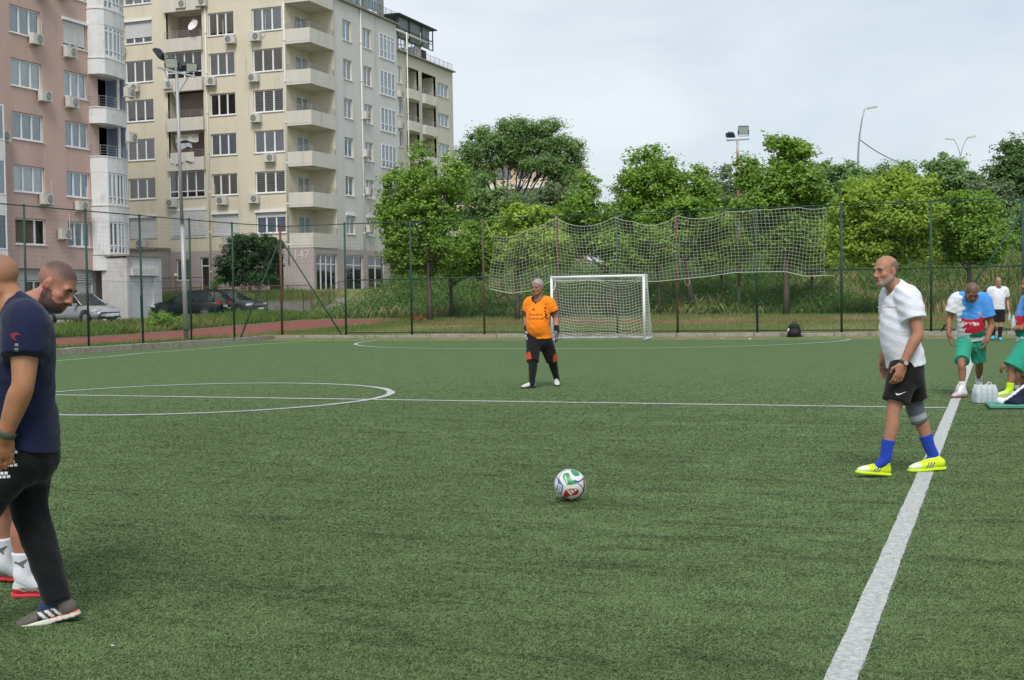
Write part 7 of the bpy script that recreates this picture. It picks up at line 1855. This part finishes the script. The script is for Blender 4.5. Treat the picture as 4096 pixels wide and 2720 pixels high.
c = Vector((-44.6, 55.3, 0)); car('silver crossover car parked nose out in front of the pink block', (c.x, c.y, hz(c.x, c.y) + 0.02), math.radians(-12), (0.42, 0.43, 0.45), 1.58)
c = Vector((-43.6, 63.6, 0)); car('black hatchback with its rear towards the pitch behind the small bush', (c.x, c.y, hz(c.x, c.y) + 0.02), math.radians(188), (0.012, 0.014, 0.018), 1.5, 4.3)
c = Vector((-43.6, 67.4, 0)); car('dark grey estate car with roof rails nearest the retaining wall', (c.x, c.y, hz(c.x, c.y) + 0.02), math.radians(-6), (0.06, 0.065, 0.075), 1.6, 4.9, 1.85, None, 1.0)
for (u, Y, rz, pc_, lb, h_) in ((3970, 86, 20, (0.30, 0.05, 0.04), 'red-roofed car parked above the right-hand bank', 1.5), (4100, 84, 8, (0.62, 0.63, 0.64), 'white car parked at the far right above the bank', 1.45), (2660, 112, 200, (0.60, 0.62, 0.60), 'white car glimpsed through the ball stop net', 1.6), (2520, 110, 12, (0.02, 0.022, 0.03), 'dark car on the street glimpsed above the goal', 1.45), (2850, 112, 5, (0.03, 0.03, 0.035), 'black car on the street behind the wide maple', 1.45)):
    p = atY(u, 1100, Y); car(lb, (p.x, Y, hz(p.x, Y) + 0.02), math.radians(rz), pc_, h_, group='cars parked along the upper street')

# ------------------------------------------------------------------ small things
p = atZ(3181, 1352, 0.0); bpk = tag(empty('backpack', (p.x, 41.22, 0)), 'black backpack standing against the kerb right of the goal', 'bag'); B0 = np.array([p.x, 41.22, 0])
V = Vol((-0.34, -0.24, -0.01), (0.34, 0.22, 0.56), 0.011); fd = folds(0.006, 3)
V.put((-0.3, -0.2, 0), (0.3, 0.2, 0.5), lambda Q: np.maximum((np.sqrt((Q[..., 0] / (0.20 - 0.06 * np.clip((Q[..., 2] - 0.25) / 0.25, 0, 1))) ** 4 + (Q[..., 1] / 0.13) ** 4 + ((Q[..., 2] - 0.22) / 0.245) ** 4) ** 0.5 - 1) * 0.12 + fd(Q), -Q[..., 2]), 0.02)
V.put((-0.3, -0.3, 0), (0.3, 0.1, 0.4), lambda Q: ell(Q, (0, -0.12, 0.15), (0.16, 0.07, 0.13)) + fd(Q), 0.03); V.put((-0.32, -0.1, 0), (0.32, 0.1, 0.2), lambda Q: ell(Q, (0, 0, 0.05), (0.27, 0.09, 0.06)), 0.05)
M_bag = mat('black_nylon', (0.010, 0.010, 0.012), 0.6, 0.2, 12, bump=0.2)
link('pack_body', V.mesh('pack_body'), M_bag, bpk, True); MB().tube([(-0.06, 0.03, 0.455), (-0.05, 0.03, 0.51), (0.05, 0.03, 0.51), (0.06, 0.03, 0.455)], 0.012, 6).build('carry_handle', M_bag, bpk, True)
MB().obox((-0.165, -0.115, 0.27), (0.022, -0.012, 0), (0.0, 0.004, 0), (0.012, 0, 0.045)).build('white_label', M_inkw, bpk); MB().tube([(-0.10, -0.16, 0.42), (-0.11, -0.17, 0.30), (-0.1, -0.18, 0.16)], 0.008, 5).build('strap', M_trim, bpk)

M_pet = bpy.data.materials.new('clear_plastic'); M_pet.use_nodes = True
_b = M_pet.node_tree.nodes['Principled BSDF']; _b.inputs['Base Color'].default_value = (0.78, 0.84, 0.86, 1); _b.inputs['Roughness'].default_value = 0.18; _b.inputs['Alpha'].default_value = 0.45; _b.inputs['Specular IOR Level'].default_value = 0.7
_n2 = M_pet.node_tree.nodes.new('ShaderNodeTexNoise'); _n2.inputs['Scale'].default_value = 40; _bp = M_pet.node_tree.nodes.new('ShaderNodeBump'); _bp.inputs['Strength'].default_value = 0.4
M_pet.node_tree.links.new(_n2.outputs['Fac'], _bp.inputs['Height']); M_pet.node_tree.links.new(_bp.outputs['Normal'], _b.inputs['Normal'])
M_cap = mat('bottle_cap', (0.70, 0.72, 0.74), 0.4, 0.03, 5); M_lab = mat('bottle_label', (0.42, 0.54, 0.62), 0.5, 0.15, 30)
PB = [(0.001, 0.004), (0.028, 0.0), (0.032, 0.01), (0.031, 0.05), (0.0325, 0.055), (0.0325, 0.13), (0.031, 0.135), (0.031, 0.155), (0.022, 0.185), (0.0125, 0.205), (0.0125, 0.215)]
def bottle_parts(par, loc, k=1.0, name='bottle'):
    o = MB().lathe([(r * k, z * k) for r, z in PB], 14).build(name, M_pet, par, True); o.location = loc
    MB().lathe([(0.015 * k, 0.208 * k), (0.015 * k, 0.226 * k), (0.001, 0.228 * k)], 12).build('cap', M_cap, o); MB().lathe([(0.033 * k, 0.075 * k), (0.033 * k, 0.115 * k)], 14).build('paper_label', M_lab, o); return o
g0 = atZ(3940, 1612, 0.0); wp = tag(empty('water_bottle_pack', (g0.x, g0.y, 0), YAW), 'shrink-wrapped pack of water bottles on the grass by the touchline', 'water pack')
for i in range(4):
    for j in range(3): bottle_parts(wp, ((i - 1.5) * 0.068, (j - 1) * 0.068, 0.006))
w_ = Vol((-0.2, -0.17, -0.01), (0.2, 0.17, 0.30), 0.009); w_.put((-0.2, -0.15, 0), (0.2, 0.15, 0.28), lambda Q: np.maximum((((Q[..., 0] / (0.145 - 0.02 * np.clip((Q[..., 2] - .15) / .08, 0, 1))) ** 6 + (Q[..., 1] / 0.112) ** 6 + ((Q[..., 2] - 0.105) / 0.122) ** 6) ** (1 / 6) - 1) * 0.11 + 0.004 * np.sin(Q[..., 0] * 92) * np.sin(Q[..., 2] * 40 + Q[..., 1] * 60), -Q[..., 2]), 0.01)
M_film = M_pet.copy(); M_film.name = 'shrink_film'; M_film.node_tree.nodes['Principled BSDF'].inputs['Alpha'].default_value = 0.30
link('shrink_film', w_.mesh('shrink_film'), M_film, wp, True); MB().tube([(0.02, 0, 0.225), (0.04, 0.0, 0.265), (0.075, 0.01, 0.262), (0.085, 0, 0.222)], 0.010, 6).build('carry_strap', M_film, wp, True)

g0 = atZ(3958, 1638, 0.0); g1 = atZ(3962, 1624, 0.0)
mt = tag(empty('foam_mat', (g0.x, g0.y, 0), YAW * 0.5), 'thick green and black foam mat on the grass at the right edge', 'mat')
mbm = MB(); poly = [(0, 0), (1.7, 0.02), (1.7, 0.60), (0.05, 0.62)]
mbm.prism(poly, 0.0, 0.018); mbm.build('black_underside', M_trim, mt); MB().prism([(x + 0.004, y + 0.004) for x, y in poly], 0.0185, 0.042).build('green_top', mat('green_foam', (0.075, 0.28, 0.20), 0.8, 0.08, 20, bump=0.2), mt)
jk = tag(empty('jacket', (g0.x + 0.35, g0.y + 0.42, 0.04)), 'navy and white jacket heaped at the back of the green mat', 'jacket'); J0 = np.array(jk.location)
def jp(u, v, d): return np.array(dep(u, v, d)) - J0
dj = depth_of(jk.location)
V = Vol(np.array([-0.5, -0.4, -0.06]), np.array([1.3, 0.6, 0.5]), 0.012); fd = folds(0.014, 9, 0.8)
for pts, rad in (([jp(4000, 1604, dj), jp(4040, 1608, dj), jp(4090, 1604, dj)], [0.045, 0.055, 0.07]), ([jp(4030, 1606, dj - .05), jp(4070, 1580, dj - .03), jp(4110, 1556, dj)], [0.04, 0.055, 0.07]), ([jp(4060, 1612, dj - .1), jp(4100, 1600, dj), jp(4150, 1590, dj)], [0.05, 0.08, 0.1])):
    put_tube(V, pts, rad, None, 0.03, disp=fd)
_jo = jp(4004, 1604, dj); _jd = _n(jp(4106, 1556, dj) - jp(4048, 1596, dj)); _j1 = jp(4048, 1592, dj)
def jcol(vs):
    c = np.tile(np.array([0.014, 0.018, 0.045]), (len(vs), 1)); c[(vs - _jo) @ RT < 0.015] = (0.66, 0.67, 0.72)
    q = vs - _j1; t = q @ _jd; w = q - t[:, None] * _jd; c[(w @ UP > 0.034) & (w @ UP < 0.10) & (w @ RT < 0.0)] = (0.66, 0.67, 0.74); return c
link('jacket_cloth', V.mesh('jacket_cloth', jcol), M_cloth, jk, True)
for (q, lb, k) in ((Em.J['fiL'] + Em.B + np.array([0.0, 0, -0.06]), 'clear water bottle held in both hands by the player at right edge', 0.9), (Fm.J['wrL'] + Fm.B + np.array([0.02, -0.03, -0.30]), 'water bottle held low by the distant man in white', 1.15)):
    e_ = tag(empty('water_bottle', tuple(q)), lb, 'bottle'); bottle_parts(e_, (0, 0, 0), k, 'bottle_body')
# low fence and scraps around the parking area
lf = tag(empty('wire_fence', (-40, 62, 0.3)), 'low green post and wire fence along the parking area', 'fence'); tops_ = []
for (u, v) in ((565, 1293), (860, 1278), (1070, 1270), (1215, 1266), (1320, 1264)):
    q = land(u, v); z = hz(q.x, q.y); bpart('post', MB().tube([(q.x, q.y, z - 0.05), (q.x, q.y, z + 1.45)], 0.03, 6), M_green, lf); tops_.append((q.x, q.y, z + 1.42))
for zz in (0, 0.6, 1.2): bpart('wire', MB().tube([(a, b2, c2 - zz) for a, b2, c2 in tops_], 0.006, 4), M_wire, lf)
LEAFC['dry'] = ((0.36, 0.13, 0.035), (0.50, 0.22, 0.06))
for (u, v, lb) in ((1652, 1290, 'taller tuft of dry orange weed left of the maple trunk'), (1684, 1291, 'shorter tuft of dry orange weed beside the maple trunk')):
    q = gp(u, v); tree('dry_weed', lb, 'plant', q, PL(q[1], (u, v - 14, 10, 12)), 'dry', 500, 0.08, 0.01, 'dry orange weeds', 0.1, limbs=2, seed=u, per=60)
M_pap = mat('white_paper', (0.62, 0.62, 0.62), 0.9, 0.05, 10)
for i, (u, v, s, lb) in enumerate(((2886, 1359, 0.12, 'scrap of white paper on the goal line right of the goal'), (2998, 1359, 0.12, 'white paper scrap on the goal line below the rusty mast'), (452, 2597, 0.016, 'tiny white scrap on the turf near the bottom left'), (3248, 1750, 0.014, 'tiny white scrap on the turf left of the man in white'))):
    q = atZ(u, v, 0.0); mb = MB(); r_ = random.Random(i); vs = [(s * (-1 + 0.5 * a) * 0.6 + r_.uniform(-.1, .1) * s, s * (-1 + b2) * 0.35, 0.012 + s * r_.uniform(0, 0.22)) for a in range(5) for b2 in range(3)]
    mb.add(vs, [(a * 3 + b2, a * 3 + 3 + b2, a * 3 + 4 + b2, a * 3 + 1 + b2) for a in range(4) for b2 in range(2)]); o = mb.build('paper_scrap', M_pap); o.location = (q.x, q.y, 0.004); tag(o, lb, 'litter')
